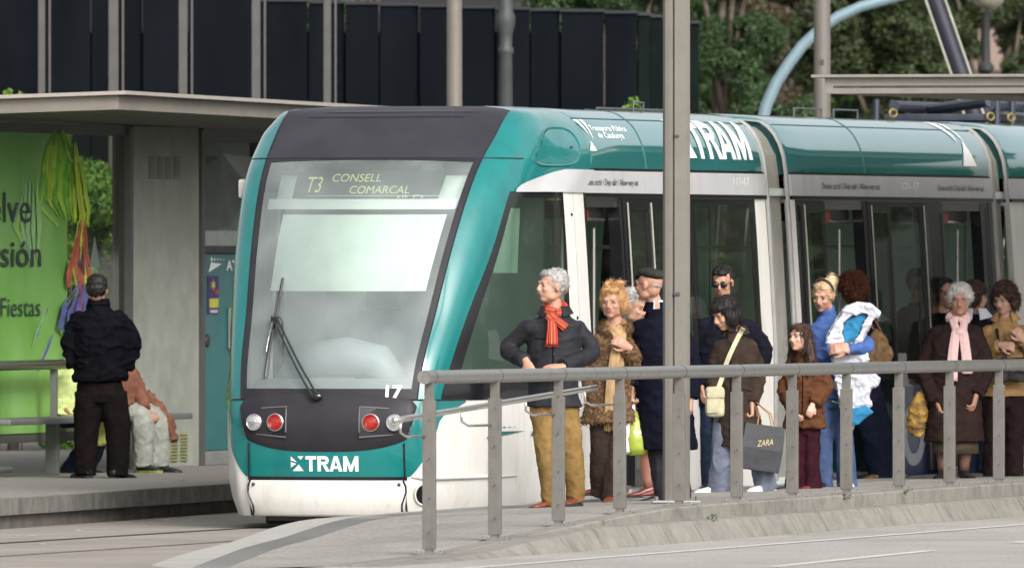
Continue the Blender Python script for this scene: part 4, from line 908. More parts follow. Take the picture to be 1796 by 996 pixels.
def leafmesh(name, v, m, parent):
    n = len(v) // 4; me = bpy.data.meshes.new(name); me.vertices.add(n * 4); me.vertices.foreach_set('co', v.astype('f4').ravel())
    me.loops.add(n * 4); me.loops.foreach_set('vertex_index', np.arange(n * 4, dtype='i4')); me.polygons.add(n)
    me.polygons.foreach_set('loop_start', np.arange(0, n * 4, 4, dtype='i4')); me.polygons.foreach_set('loop_total', np.full(n, 4, 'i4')); me.update(calc_edges=True)
    me.materials.append(m); o = bpy.data.objects.new(name, me); sc.collection.objects.link(o); o.parent = parent; return o
def leafmat(name, c1, c2, tr=.25):
    m = bpy.data.materials.new(name); m.use_nodes = True; t = m.node_tree; b = t.nodes['Principled BSDF']; b.inputs['Roughness'].default_value = .6
    gi = t.nodes.new('ShaderNodeNewGeometry'); mx = t.nodes.new('ShaderNodeMix'); mx.data_type = 'RGBA'
    t.links.new(gi.outputs['Random Per Island'], mx.inputs[0]); mx.inputs[6].default_value = (*c1, 1); mx.inputs[7].default_value = (*c2, 1)
    t.links.new(mx.outputs[2], b.inputs['Base Color']); tl = t.nodes.new('ShaderNodeBsdfTranslucent'); t.links.new(mx.outputs[2], tl.inputs[0])
    ms = t.nodes.new('ShaderNodeMixShader'); ms.inputs[0].default_value = tr; out = t.nodes['Material Output']
    t.links.new(b.outputs[0], ms.inputs[1]); t.links.new(tl.outputs[0], ms.inputs[2]); t.links.new(ms.outputs[0], out.inputs[0]); return m
bark = mat('bark', (.10, .08, .06), .9, var=.3, scale=12)
def tree(name, X, Y, h, blobs, n, size, lm, seed, label, tr=.12, cat='tree', group=None, flat=.5):
    o = empty(name, (X, Y, 0), 0, label, cat, group); v, _ = leaves(n, blobs, size, seed, flat)
    leafmesh('crown', v, lm, o); b = MB(); top = max(q[2] for q in blobs)
    b.tube([(0, 0, 0), (.05, 0, h * .3), (-.04, .03, h * .6), (0, 0, top)], [tr, tr * .8, tr * .55, tr * .2], 10)
    r_ = random.Random(seed)
    for q in blobs[:9]:
        z0 = min(q[2] * .6, top * .7); b.tube([(0, 0, z0), (q[0] * .5 + r_.uniform(-.1, .1), q[1] * .5, (z0 + q[2]) / 2 + .1), (q[0], q[1], q[2])], [tr * .4, tr * .25, tr * .08], 6)
    b.build('trunk', bark, o, True); return o
def blobs_(r_, n, W, z0, z1, rr, taper=0., D=None):
    L = []
    for _ in range(n):
        z = r_.uniform(z0, z1); k = 1 - taper * (z - z0) / (z1 - z0); q = rr * r_.uniform(.7, 1.3); L.append((r_.uniform(-W, W) * k, r_.uniform(-1, 1) * (D or W) * k, z, q, q, q * r_.uniform(.6, .95)))
    return L
def bx_(x, Y): return (x - 898) / 25800. * Y
dk = leafmat('leaf_dark', (.014, .040, .010), (.052, .10, .028)); md = leafmat('leaf_mid', (.035, .085, .018), (.10, .19, .045)); ol = leafmat('leaf_olive', (.016, .030, .008), (.058, .080, .022)); br = leafmat('leaf_brown', (.045, .038, .020), (.115, .09, .05)); yl = leafmat('leaf_bright', (.10, .22, .02), (.22, .38, .06))
r_ = random.Random(3)
TB = 'trees behind the tram'
tree('cypress_tree', bx_(1270, 162), 162, 6, blobs_(r_, 60, .52, .6, 6.2, .26, .05, .4), 100000, .028, dk, 11, 'dense dark green conifer just right of the dark hoarding', group=TB, flat=.35)
tree('broadleaf_tree', bx_(1385, 176), 176, 7, blobs_(r_, 40, .6, 2.0, 6.5, .28, 0, .4), 60000, .030, br, 12, 'brownish half bare tree between the conifer and the pale blue arc', group=TB)
tree('broadleaf_tree', bx_(1570, 170), 170, 7, blobs_(r_, 60, 1.0, 2.0, 6.4, .33, 0, .6), 110000, .034, ol, 13, 'large dark olive tree above the right-hand canopy', .16, group=TB)
tree('broadleaf_tree', bx_(1730, 180), 180, 7, blobs_(r_, 30, .62, 3.4, 6.6, .26, 0, .5), 40000, .034, ol, 14, 'ragged olive tree with pale gaps at the top right corner', .1, group=TB)
tree('conifer_shrub', bx_(1285, 154), 154, 4, blobs_(r_, 30, .40, .4, 3.45, .22, 0, .3), 60000, .024, dk, 15, 'rounded dark green clipped shrub in front of the conifer', group=TB, flat=.35)
tree('broadleaf_shrub', bx_(1400, 158), 158, 4, blobs_(r_, 22, .5, .4, 3.6, .26, 0, .4), 36000, .028, dk, 16, 'dark green shrub below the pale blue arc', group=TB)
tree('broadleaf_shrub', bx_(1530, 158), 158, 4, blobs_(r_, 22, .6, .4, 3.3, .26, 0, .4), 36000, .030, ol, 17, 'olive green shrub under the end of the right-hand canopy', group=TB)
tree('broadleaf_shrub', bx_(1700, 160), 160, 4, blobs_(r_, 22, .8, .4, 3.3, .3, 0, .4), 36000, .030, dk, 18, 'dark green shrub behind the pantograph', group=TB)
tree('broadleaf_tree', bx_(640, 158), 158, 7, blobs_(r_, 18, 1.0, 4.0, 6.8, .34, 0, .6), 30000, .034, md, 19, 'bright green tree top above the dark hoarding left of the pale pole', group=TB)
tree('broadleaf_tree', bx_(1040, 160), 160, 7, blobs_(r_, 14, .9, 4.4, 6.6, .34, 0, .6), 24000, .034, dk, 20, 'dark tree above the hoarding right of the iron column', group=TB)
wv, _ = leaves(220000, blobs_(r_, 150, 5.5, .3, 8.5, .8, 0, 1.2), .07, 77, .5)
wo = leafmesh('distant_wood', wv, dk, None); wo.location = (bx_(1450, 222), 222, 0); tag(wo, 'dark green wood closing the view behind the trees', 'wood', kind='stuff')
md2 = leafmat('leaf_hedge', (.08, .18, .025), (.24, .38, .09), .4)
# hedge row seen through the tram and the shelter glass
HS = 'shrubs behind the far platform'
for i, (x, z1) in enumerate(((20, 3.5), (170, 3.1), (330, 3.0), (480, 2.9), (640, 2.9), (800, 2.9), (950, 2.9), (1080, 3.0), (1180, 2.9))):
    Y = 139 + (i % 3) * 1.2
    tree('shrub', bx_(x, Y), Y, 3, blobs_(r_, 26, .62, .3, z1 - .2, .27, 0, .35), 24000, .036, md2, 30 + i, ['leafy shrub with tips above the left end of the shelter roof', 'leafy shrub seen through the shelter glass', 'leafy shrub behind the ticket machine', 'leafy shrub behind the left edge of the tram', 'leafy shrub hidden behind the tram windscreen', 'leafy shrub behind the cab of the tram', 'leafy shrub seen through the cab side window', 'bright leafy shrub seen through the open front door', 'leafy shrub behind the thick grey mast'][i], .06, 'shrub', HS)
for i, (x, y, h) in enumerate(((1110, 172, .25), (1152, 187, .12), (1158, 188, .08), (18, 152, .12), (38, 158, .08))):
    Y = 139.; z = 2.12 + (440 - y) / 25800. * Y; o = empty('sprig', (bx_(x, Y), Y, 0), 0, ['tall yellow green sprig over the tram roof', 'short yellow green sprig beside the thick mast', 'smallest yellow green sprig touching the thick mast', 'yellow green sprig over the left end of the shelter roof', 'smaller sprig next to the one above the shelter roof'][i], 'plant', 'sprigs rising above the roofs')
    v, _ = leaves(260, [(0, 0, z - h / 2 - .05, .05 + h * .25, .05, h * .75)], .022, 60 + i, .4); leafmesh('foliage', v, yl, o); b = MB(); b.tube([(0, 0, 0), (0, 0, z - .02)], .01, 6); b.build('stem', bark, o)
# unseen row of trees, added beyond the right edge to darken the tram's reflections
for i in range(6):
    X, Y = 17 + i * 5.5, 128 + i * 13
    tree('reflection_tree', X, Y, 9, blobs_(r_, 16, 2.3, 3.2, 8.5, 1.3, .2), 5000, .24, dk, 80 + i, 'reflection tree number %s along the road outside the right edge' % 'ABCDEF'[i] if False else 'tall dark tree added unseen beyond the right edge to mirror in the tram', .2, group='unseen trees added for reflections in the tram')
for i, (u, w, rx, ry) in enumerate(((-10.4, 3.4, .05, .3), (-6.2, 2.9, .04, .25))): pass
# weeds and litter
for i, (u, w, n, s1) in enumerate(((1.35, 4.02, 150, .12), (2.2, 4.02, 60, .05), (-4.6, 4.3, 40, .05), (.3, 4.0, 50, .06))):
    o = empty('weed_tuft', P3(u, w, .255 if i != 2 else .18), 0, ['green weed tuft growing on the kerb below the railing', 'tiny weed right of the green tuft on the kerb', 'small weed in the lower kerb near the thick mast', 'dry weed beside a railing post left of the green tuft'][i], 'weed')
    v, _ = leaves(n, [(0, 0, .01, s1, s1 * .35, .025)], .014, 90 + i, .3); leafmesh('foliage', v, md if i != 3 else br, o)
litter = [(-3.4, 4.6, .034), (-.2, 4.75, .034), (3.3, 4.62, .034), (7.2, -3.4, .24), (8.0, -3.2, .24), (-2.5, -1.9, .004), (-3.6, -1.2, .004), (.5, -1.6, .004), (-1.5, -1.5, .004), (-6.5, -.2, .004), (2.6, -2.1, .004), (-9.6, 3.2, .12), (-2.4, 3.2, .29), (5.4, 4.05, .29)]
places = ['on the road below the thick mast', 'on the road below the black paper bag', 'on the road below the pink scarf woman', 'on the far platform before the standing man', 'on the far platform behind the standing man', 'on the trackbed left of centre', 'on the trackbed beside the rail groove', 'near the far kerb foot', 'on the trackbed next to the far kerb', 'on the trackbed nearest to the pale edging', 'at the foot of the far kerb beside the tram', 'on the tactile strip', 'beside the thick mast base', 'on the kerb at the far right']
for i, (u, w, z) in enumerate(litter):
    b = MB(); r2 = random.Random(i); b.add([(r2.uniform(.02, .05) * math.cos(a), r2.uniform(.02, .05) * math.sin(a), .004 + .006 * r2.random()) for a in [math.pi * k / 3 for k in range(6)]], [tuple(range(6))])
    o = b.build('litter', mat('litter_pale', (.55, .5, .42), .8, var=.3)); o.location = P3(u, w, z + .004); tag(o, 'small pale scrap ' + places[i], 'litter', 'scraps on the ground')
# ================================================================ PEOPLE
def skin(name, c): 
    m = mat(name, c, .5, var=.10, scale=14, bump=.0008, bscale=90)
    m.node_tree.nodes['Principled BSDF'].inputs['Subsurface Weight'].default_value = .08
    m.node_tree.nodes['Principled BSDF'].inputs['Subsurface Radius'].default_value = (.02, .008, .004); return m
SK = {'rosy': skin('skin_rosy', (.43, .235, .165)), 'tan': skin('skin_tan', (.40, .215, .145)), 'light': skin('skin_light', (.52, .31, .235)), 'brown': skin('skin_brown', (.26, .125, .075)), 'olive': skin('skin_olive', (.40, .23, .15))}
EYE_M = mat('eye_white', (.30, .27, .245), .2, var=.02); IRIS = mat('iris', (.03, .02, .015), .2)
LIPS = {k: mat('lips_' + k, c, .5, var=.05) for k, c in (('rosy', (.42, .12, .10)), ('pale', (.34, .16, .13)), ('red', (.46, .07, .07)), ('brown', (.20, .07, .055)))}
def fabric(name, c, rough=.85, wr=.006, var=.22, scale=16, sheen=.0):
    m = mat(name, c, rough, var=var, scale=scale, bump=wr, bscale=16, spec=.04); t = m.node_tree
    for nd in t.nodes:      # crease the bump: ridged folds, longer down the cloth than across it
        if nd.type == 'TEX_NOISE' and nd.outputs[0].links and nd.outputs[0].links[0].to_node.type == 'BUMP':
            nd.noise_type = 'RIDGED_MULTIFRACTAL'; nd.inputs['Scale'].default_value = 7; nd.inputs['Detail'].default_value = 3; nd.inputs['Distortion'].default_value = .6
            mp = t.nodes.new('ShaderNodeMapping'); mp.inputs['Scale'].default_value = (1.25, 1.25, .75); src = nd.inputs['Vector'].links[0].from_socket
            t.links.new(src, mp.inputs[0]); t.links.new(mp.outputs[0], nd.inputs['Vector']); nd.outputs[0].links[0].to_node.inputs['Distance'].default_value = wr * .95
    return m
def cat_(pts, n=6):
    P = [Vector(p) for p in pts]; P = [P[0] * 2 - P[1]] + P + [P[-1] * 2 - P[-2]]; out = []
    for i in range(1, len(P) - 2):
        for j in range(n):
            t = j / n; out.append(.5 * ((2 * P[i]) + (P[i+1] - P[i-1]) * t + (2*P[i-1] - 5*P[i] + 4*P[i+1] - P[i+2]) * t*t + (-P[i-1] + 3*P[i] - 3*P[i+1] + P[i+2]) * t**3))
    out.append(P[-2]); return out
def lerpl(a, n=6):
    o = []
    for i in range(len(a) - 1): o += [lerp(a[i], a[i+1], j / n) for j in range(n)]
    return o + [a[-1]]
def fuse(name, mb, voxel, mats, parent, smooth=3, wr=None, extra=None, seed=0, loc=None):
    """merge overlapping closed pieces into ONE continuous surface, smooth it and crease it"""
    me = bpy.data.meshes.new('t'); me.from_pydata(mb.v, [], mb.f)
    b = bmesh.new(); b.from_mesh(me); bmesh.ops.recalc_face_normals(b, faces=b.faces); b.to_mesh(me); b.free()
    o = bpy.data.objects.new('t', me); sc.collection.objects.link(o)
    r = o.modifiers.new('r', 'REMESH'); r.mode = 'VOXEL'; r.voxel_size = voxel
    if smooth: s = o.modifiers.new('s', 'SMOOTH'); s.factor = .5; s.iterations = smooth
    dg = bpy.context.evaluated_depsgraph_get(); m2 = bpy.data.meshes.new_from_object(o.evaluated_get(dg)); bpy.data.objects.remove(o); bpy.data.meshes.remove(me)
    m2.name = name; n = len(m2.vertices); co = np.empty(n * 3, 'f4'); m2.vertices.foreach_get('co', co); co = co.reshape(-1, 3)
    nr = np.empty(n * 3, 'f4'); m2.vertices.foreach_get('normal', nr); nr = nr.reshape(-1, 3)
    if wr:
        dsp = np.zeros(n)
        for amp, fx, fz, ridge in wr:
            off = seed * 3.7
            for i in range(n):
                c = co[i]; v = noise.noise((c[0] * fx + off, c[1] * fx, c[2] * fz + off))
                dsp[i] += amp * (1.5 * (max(0, 1 - 1.9 * abs(v)) ** 2.2) - .55 if ridge else v)
        co = co + nr * dsp[:, None]
        m2.vertices.foreach_set('co', co.astype('f4').ravel())
    mats = mats if isinstance(mats, (list, tuple)) else [mats]
    m2.materials.clear()
    for q in mats: m2.materials.append(q)
    if extra and extra.v:
        x = bpy.data.meshes.new('x'); x.from_pydata(extra.v, [], extra.f); x.polygons.foreach_set('material_index', extra.m)
        b = bmesh.new(); b.from_mesh(m2); b.from_mesh(x); b.to_mesh(m2); b.free(); bpy.data.meshes.remove(x)
    m2.polygons.foreach_set('use_smooth', [True] * len(m2.polygons)); m2.update()
    o = bpy.data.objects.new(name, m2); sc.collection.objects.link(o); o.parent = parent
    return o
def surf_strands(mb, o, N, L, direc, r=.0022, seed=0, m=0, lift=.35, cond=None):
    rr = random.Random(seed); vs = o.data.vertices; n = len(vs)
    for _ in range(N):
        v = vs[rr.randrange(n)]; p = v.co.copy(); nn = v.normal
        if cond and not cond(p): continue
        d = Vector(direc(p, rr)) ; d = d - nn * d.dot(nn); 
        if d.length < 1e-5: continue
        d.normalize(); d = (d + nn * lift * rr.uniform(.2, 1.2)).normalized(); l = L * rr.uniform(.5, 1.3); pts = [p - nn * .004]
        bend = Vector((rr.uniform(-.3, .3), rr.uniform(-.3, .3), rr.uniform(-.5, .1)))
        for k in range(1, 4): pts.append(p + d * l * k / 3 + bend * l * (k / 3) ** 2 * .5)
        mb.tube(pts, [r, r, r * .7, r * .2], 4, m)
def rotm(yaw, pitch=0., roll=0.): return (Matrix.Rotation(yaw, 3, 'Z') @ Matrix.Rotation(pitch, 3, 'X') @ Matrix.Rotation(roll, 3, 'Y'))
HAIRM = {k: mat('hair_' + k, c, .6, var=.45, scale=26, col2=c2, spec=.3, bump=.003, bscale=70) for k, c, c2 in (('grey', (.17, .165, .16), (.42, .41, .40)), ('white', (.38, .37, .355), (.62, .61, .59)), ('ginger', (.40, .20, .075), (.66, .43, .21)), ('black', (.006, .005, .006), (.018, .015, .015)), ('brown', (.025, .013, .010), (.07, .036, .024)), ('auburn', (.06, .018, .010), (.16, .055, .03)), ('blond', (.30, .205, .11), (.52, .39, .235)))}
def make_head(mb, ex, C, Rm, k, face, male=False, chub=1.0):
    """head of one person, facing -Y before Rm; k scales it (chin to crown .225)"""
    T = lambda p: C + Rm @ (Vector(p) * k)
    def E(c, r, n=14, q=9, m=None, tgt=mb, rot=None): tgt.ell(T(c), tuple(x * k for x in r), m or 0, n, q, Rm @ (rot or Matrix.Identity(3)))
    E((0, .016, .032), (.074, .094, .086), 20, 12); E((0, -.022, -.030), (.059 * chub, .068, .084), 18, 12); E((0, -.052, -.091), (.027 * chub, .030, .022)); E((0, .03, -.03), (.056, .06, .06))
    for s in (-1, 1):
        E((s * .038 * chub, -.010, -.068), (.022, .040, .030)); E((s * .034 * chub, -.066, -.026), (.021, .019, .018)); E((s * .022, -.079, .026), (.024, .014, .009))
        E((s * .074, .012, -.006), (.009, .019, .031), rot=rotm(0, .15)); E((s * .079, .016, .004), (.006, .014, .018)); E((s * .0105, -.098, -.034), (.009, .011, .008))
    mb.tube([T((0, -.080, .016)), T((0, -.096, -.006)), T((0, -.108, -.028))], [.009 * k, .011 * k, .0125 * k], 10); E((0, -.103, -.032), (.011, .013, .010))
    E((0, -.076, -.058), (.024, .016, .020)); E((0, -.088, -.052), (.019, .008, .005)); E((0, -.087, -.063), (.016, .008, .006))
    # eyes, lids, brows and lips
    for s in (-1, 1):
        E((s * .030, -.0738, .002), (.0125, .0105, .0062), 12, 8, 1, ex); E((s * .030 , -.0810, .002), (.0056, .0040, .0052), 10, 6, 2, ex)
        ex.tube([T((s * (.030 + .0135 * c), -.0828 + .0035 * abs(c), .0075 - .004 * c * c)) for c in (-1, -.5, 0, .5, 1)], .0017 * k, 5, 2)
        E((s * .030, -.0755, .0098), (.0150, .0100, .0045), 12, 6, 0, mb)
        ex.tube([T((s * .014, -.088, .020)), T((s * .028, -.0895, .0265)), T((s * .046, -.078, .021))], [.0030 * k, .0036 * k, .0014 * k], 6, 3)
    ex.tube([T((x, -.0945 + .10 * abs(x), -.0525 + .0018 * (abs(x) < .01 and abs(x) > .001))) for x in (-.021, -.014, -.006, 0, .006, .014, .021)], [.0012 * k, .0026 * k, .0034 * k, .003 * k, .0034 * k, .0026 * k, .0012 * k], 6, 4)
    ex.tube([T((x, -.0925 + .11 * abs(x), -.0610)) for x in (-.018, -.009, 0, .009, .018)], [.0012 * k, .0036 * k, .0042 * k, .0036 * k, .0012 * k], 6, 4)
    ex.tube([T((x, -.0955 + .10 * abs(x), -.0568)) for x in (-.021, 0, .021)], .0009 * k, 5, 2)
def make_hand(mb, wrist, elbow, d, nrm, curl=.5, side=1, k=1.):
    """palm, four unequal bent fingers and a thumb leaving the side of the palm; d points along the fingers, nrm out of the palm's back"""
    d = Vector(d).normalized(); n = Vector(nrm); n = (n - d * n.dot(d)).normalized(); s = d.cross(n) * side
    W = Vector(wrist); P = lambda a, b, c: W + d * (a * k) + s * (b * k) + n * (c * k)
    rs = []
    for a, hw, th in ((-.03, .026, .021), (.0, .028, .019), (.03, .037, .017), (.065, .041, .0155), (.088, .040, .012)):
        rs.append([P(a, hw * math.cos(t), th * math.sin(t)) for t in [2 * math.pi * i / 14 for i in range(14)]])
    mb.rings(rs)
    for i, (b_, L) in enumerate(((-.030, .070), (-.010, .080), (.011, .075), (.030, .058))):
        p = P(.078, b_, .0); ang = .10; pts = [P(.05, b_ * .8, 0), p]; rr = [.009 * k, .0092 * k]; dd = d.copy()
        for j, f in enumerate((.42, .32, .26)):
            ang = curl * (.9 if j == 0 else 1.1) * (1 + .08 * i); ax = s * 1.0
            dd = (Matrix.Rotation(-ang * side, 3, ax) @ dd); sp = s * ((i - 1.5) * .05)
            p = p + (dd + sp).normalized() * (L * f * k); pts.append(p.copy()); rr.append((.0088, .0082, .0062)[j] * k)
        mb.tube(pts, rr, 9); mb.ell(pts[-1], (.0064 * k,) * 3, 0, 8, 5); mb.ell(pts[1], (.0105 * k, .0105 * k, .0105 * k), 0, 8, 5)
    t0, t1, t2, t3 = P(.010, -.020, -.004), P(.034, -.046, -.014), P(.062, -.058, -.022), P(.084, -.054, -.030)
    mb.tube([t0, t1, t2, t3], [.013 * k, .0125 * k, .0102 * k, .0078 * k], 9); mb.ell(t3, (.0078 * k,) * 3, 0, 8, 5)
def shoe(parent, name, ank, d, m, k=1., heel=.0, sole=None, sneaker=False, z0=None):
    d = Vector((d[0], d[1], 0)).normalized(); s = Vector((-d.y, d.x, 0)); a = Vector(ank); gz = (a.z - .085 * k) if z0 is None else z0
    b = MB(); G = Vector((a.x, a.y, gz))
    P = lambda u, v, w: tuple(G + d * (u * k) + s * (v * k) + Vector((0, 0, w * k)))
    prof = [(-.075, .022, .035, .070), (-.060, .036, .02, .10), (-.02, .040, .02, .112), (.03, .036, .018, .088), (.075, .041, .014, .062), (.12, .044, .012, .050), (.16, .040, .012, .042), (.19, .026, .012, .030), (.20, .008, .014, .022)]
    rs = []
    for u, hw, zb, zt in prof:
        zt *= 1.12 if sneaker else 1
        rs.append([P(u, hw * math.cos(t), lerp(zb, zt, .5 + .5 * math.copysign(abs(math.sin(t)) ** .8, math.sin(t)))) for t in [2 * math.pi * i / 16 for i in range(16)]])
    b.rings(rs); ob = b.build('shoe', m, parent, True)
    b = MB(); out = [(-.082, 0), (-.07, .032), (-.02, .036), (.04, .036), (.11, .046), (.165, .042), (.195, .028), (.207, 0)]; poly = out + [(u, -v) for u, v in reversed(out[1:-1])]
    b.prism(poly, lambda x, y, q: P(x, y, q), 0, .022 if not sneaker else .03); b.build('sole', sole or M['rubber'], ob)
    b = MB()
    for q in range(4): b.tube([P(.02 + .02 * q, -.018, .088 - .010 * q + .006), P(.02 + .02 * q, .018, .088 - .010 * q + .006)], .003 * k, 5)
    b.build('laces', sole if sneaker and sole else M['rubber'], ob)
    return ob
def person(J, label, group=None, sk='light', hy=0., hp=0., hr=0., hk=1.06, male=False, chub=1., brow='brown', lips='pale', handA=None, handB=None, tw=0., thick=1., legs=True, barelegs=False, face=True):
    u, w, z = J['at']; X, Y = XY(u, w); o = empty('person', (X, Y, platz(u, w) + .004 if w > 0 and z < .3 else z), 0, label, 'person', group)
    V = {a: Vector(b) for a, b in J.items() if a != 'at'}; mb = MB(); ex = MB(); k = hk
    pel, nk, hd = V['pel'], V['nk'], V['hd']; sm = (V['sA'] + V['sB']) / 2; ch = sm.lerp(pel, .35); wa = sm.lerp(pel, .68)
    sw = (V['sB'] - V['sA']).length / 2
    def hring(c, rx, ry, n=18): return [(c.x + rx * math.cos(t) * math.cos(tw) - ry * math.sin(t) * math.sin(tw), c.y + rx * math.cos(t) * math.sin(tw) + ry * math.sin(t) * math.cos(tw), c.z) for t in [2 * math.pi * i / n for i in range(n)]]
    if J.get('seated') is None:
        pass
    q = thick * k
    mb.rings([hring(pel - Vector((0, 0, .08 * k)), .10 * q, .08 * q), hring(pel, .13 * q, .09 * q), hring(wa, .115 * q, .085 * q), hring(ch, .13 * q, .095 * q), hring(sm - Vector((0, 0, .06)), sw * .62, .075 * q), hring(sm + Vector((0, 0, .0)), sw * .38, .05 * q)])
    mb.tube([nk - Vector((0, 0, .06)), nk, nk.lerp(hd, .5) + Vector((0, .01, 0)), hd + Vector((0, .02, -.03))], [.062 * k, .056 * k, .050 * k, .052 * k], 14)
    for S_, E_, W_ in (('sA', 'eA', 'wA'), ('sB', 'eB', 'wB')):
        mb.tube(cat_([V[S_].lerp(sm, .30) - Vector((0, 0, .055)), V[E_], V[W_]], 4), lerpl([.036 * k, .034 * k, .027 * k], 4), 12)
    for H_, K_, A_ in (('hA', 'kA', 'aA'), ('hB', 'kB', 'aB')):
        calf = V[K_].lerp(V[A_], .35); mb.tube([V[H_], V[H_].lerp(V[K_], .5), V[K_], calf + Vector((0, .012, 0)), V[K_].lerp(V[A_], .75), V[A_]], [.078 * q, .066 * q, .050 * q, .050 * q, .036 * k, .032 * k], 14)
        mb.ell(V[A_] + Vector((0, -.0, -.03 * k)), (.026 * k, .03 * k, .026 * k))
    Rm = rotm(hy, hp, hr)
    make_head(mb, ex, hd, Rm, k, sk, male, chub)
    for tagn, hn in (('A', handA), ('B', handB)):
        W_, E_ = V['w' + tagn], V['e' + tagn]; dflt = (W_ - E_).normalized()
        h = hn or {}; make_hand(mb, W_ + dflt * .035 * k, E_, h.get('d', dflt + Vector((0, -.1, -.3))), h.get('n', Vector((-1 if tagn == 'A' else 1, -.2, .1))), h.get('curl', .55), h.get('side', -1 if tagn == 'A' else 1), k * h.get('k', 1.))
    body = fuse('body', mb, .0068, [SK[sk], EYE_M, IRIS, HAIRM[brow], LIPS[lips]], o, 2, None, ex)
    o['_'] = 0; del o['_']
    return dict(o=o, V=V, k=k, Rm=Rm, tw=tw, hring=hring, sm=sm, sw=sw, q=q, HT=lambda p: hd + Rm @ (Vector(p) * k), body=body)
def top_(p, m, hem, w=1., d=1., hemw=None, sl=(.078, .064, .052), name='jacket', wr=None, neck=.075, smooth=3, cuff=1.0, seed=1, vox=.010, sleeve_end=.02, belly=0., shoulder=1.0, lab=None):
    V, q, hring, sm = p['V'], p['q'], p['hring'], p['sm']; pel = V['pel']; mb = MB(); k = p['k']; sw = p['sw']
    hemw = hemw or w
    def at(z):
        if z >= sm.z: return V['nk'].lerp(sm, max(0, min(1, (V['nk'].z - z) / max(.01, V['nk'].z - sm.z)))) 
        if z >= pel.z: return pel.lerp(sm, (z - pel.z) / (sm.z - pel.z))
        kn = (V['kA'] + V['kB']) / 2; return kn.lerp(pel, max(0, (z - kn.z) / (pel.z - kn.z)))
    R_ = []
    zs = [hem, lerp(hem, pel.z, .5) if hem < pel.z else hem + .02, pel.z if hem < pel.z - .02 else hem + .04, lerp(pel.z, sm.z, .3), lerp(pel.z, sm.z, .62), lerp(pel.z, sm.z, .88), sm.z + .01 * k, sm.z + .045 * k, V['nk'].z + .0]
    ws = [.185 * hemw, .18 * (hemw + w) / 2, .172 * w, .165 * w + belly * .5, .178 * w, .178 * w, (sw + .02) * .90 / q * shoulder, sw * .62 / q, neck / q * 1.15]
    ds = [.135 * hemw * d, .13 * hemw * d, .125 * d * w, .122 * d * w + belly, .128 * d * w, .118 * d * w, .098 * d, .085 * d, neck / q * 1.0]
    zs2 = []; 
    for z, a, b_ in zip(zs, ws, ds):
        if zs2 and z <= zs2[-1][0] + .004: continue
        zs2.append((z, a, b_))
    # keep the rings in rising order
    fine = []
    for i in range(len(zs2) - 1):
        for j in range(3): t = j / 3; fine.append(tuple(lerp(zs2[i][c], zs2[i+1][c], t) for c in range(3)))
    fine.append(zs2[-1])
    mb.rings([hring(Vector((at(z).x, at(z).y, z)), a * q, b_ * q, 24) for z, a, b_ in fine])
    for S_, E_, W_ in (('sA', 'eA', 'wA'), ('sB', 'eB', 'wB')):
        end = V[W_] + (V[W_] - V[E_]).normalized() * sleeve_end
        mb.tube(cat_([V[S_].lerp(sm, .16) - Vector((0, 0, .022)), V[E_], end], 6), lerpl([sl[0] * k * .80, sl[1] * k * .90, sl[2] * k * cuff * .92], 6), 16)
        mb.ell(V[S_].lerp(sm, .16) - Vector((0, 0, .03)), (sl[0] * .88 * k, sl[0] * .88 * k, sl[0] * .80 * k)); mb.ell(V[E_], (sl[1] * .88 * k,) * 3)
    ob = fuse(name, mb, vox, m, p['o'], smooth, wr if wr is not None else [(.0065, 6, 11, True), (.0022, 18, 34, True)], seed=seed)
    if lab: ob['label'] = lab
    return ob
def trousers(p, m, r=(.098, .075, .072), flare=None, name='trousers', seed=2, wr=None, end=.0, hip=1.0, top=None):
    V, q, k = p['V'], p['q'], p['k']; mb = MB(); pel = V['pel']
    mb.rings([p['hring'](pel + Vector((0, 0, z)), a * q * hip, b_ * q * hip, 20) for z, a, b_ in ((-.12, .13, .105), (-.05, .158, .118), (.02, .158, .115), (.10, .145, .105), (.16, .14, .10))])
    for H_, K_, A_ in (('hA', 'kA', 'aA'), ('hB', 'kB', 'aB')):
        a = V[A_] + Vector((0, .008, -.058 * k + end)); mb.tube(cat_([V[H_], V[K_], a], 7), lerpl([r[0] * q, r[1] * q, (flare or r[2]) * k], 7), 16); mb.ell(V[K_], (r[1] * q,) * 3)
    return fuse(name, mb, .0095, m, p['o'], 2, wr if wr is not None else [(.0065, 9, 6, True), (.002, 20, 28, True)], seed=seed)
def hair(p, kind, parts, vox=.008, wr=None, n=500, L=.05, direc=None, r=.0010, seed=3, lift=.35, name='hair', smooth=1):
    mb = MB(); T = p['HT']; k = p['k']
    for it in parts:
        if len(it) == 2 and not hasattr(it[0], 'x') and hasattr(it[0][0], '__len__'): mb.tube([T(a) for a in it[0]], [x * k for x in it[1]], 8)
        else: c, rr = it[0], it[1]; mb.ell(T(c), tuple(x * k for x in rr), 0, 14, 9, p['Rm'])
    ob = fuse(name, mb, vox, HAIRM[kind], p['o'], smooth, wr or [(.008, 30, 30, True)], seed=seed)
    s = MB(); surf_strands(s, ob, int(n * 1.9), L * k * .8, direc or (lambda q, rr: (q.x * .3 + rr.uniform(-.3, .3), .3, -1 + rr.uniform(-.4, .4))), r, seed, 0, lift * .6)
    if s.v:
        x = bpy.data.meshes.new('x'); x.from_pydata(s.v, [], s.f); b = bmesh.new(); b.from_mesh(ob.data); b.from_mesh(x); b.to_mesh(ob.data); b.free(); bpy.data.meshes.remove(x)
        ob.data.polygons.foreach_set('use_smooth', [True] * len(ob.data.polygons))
    return ob
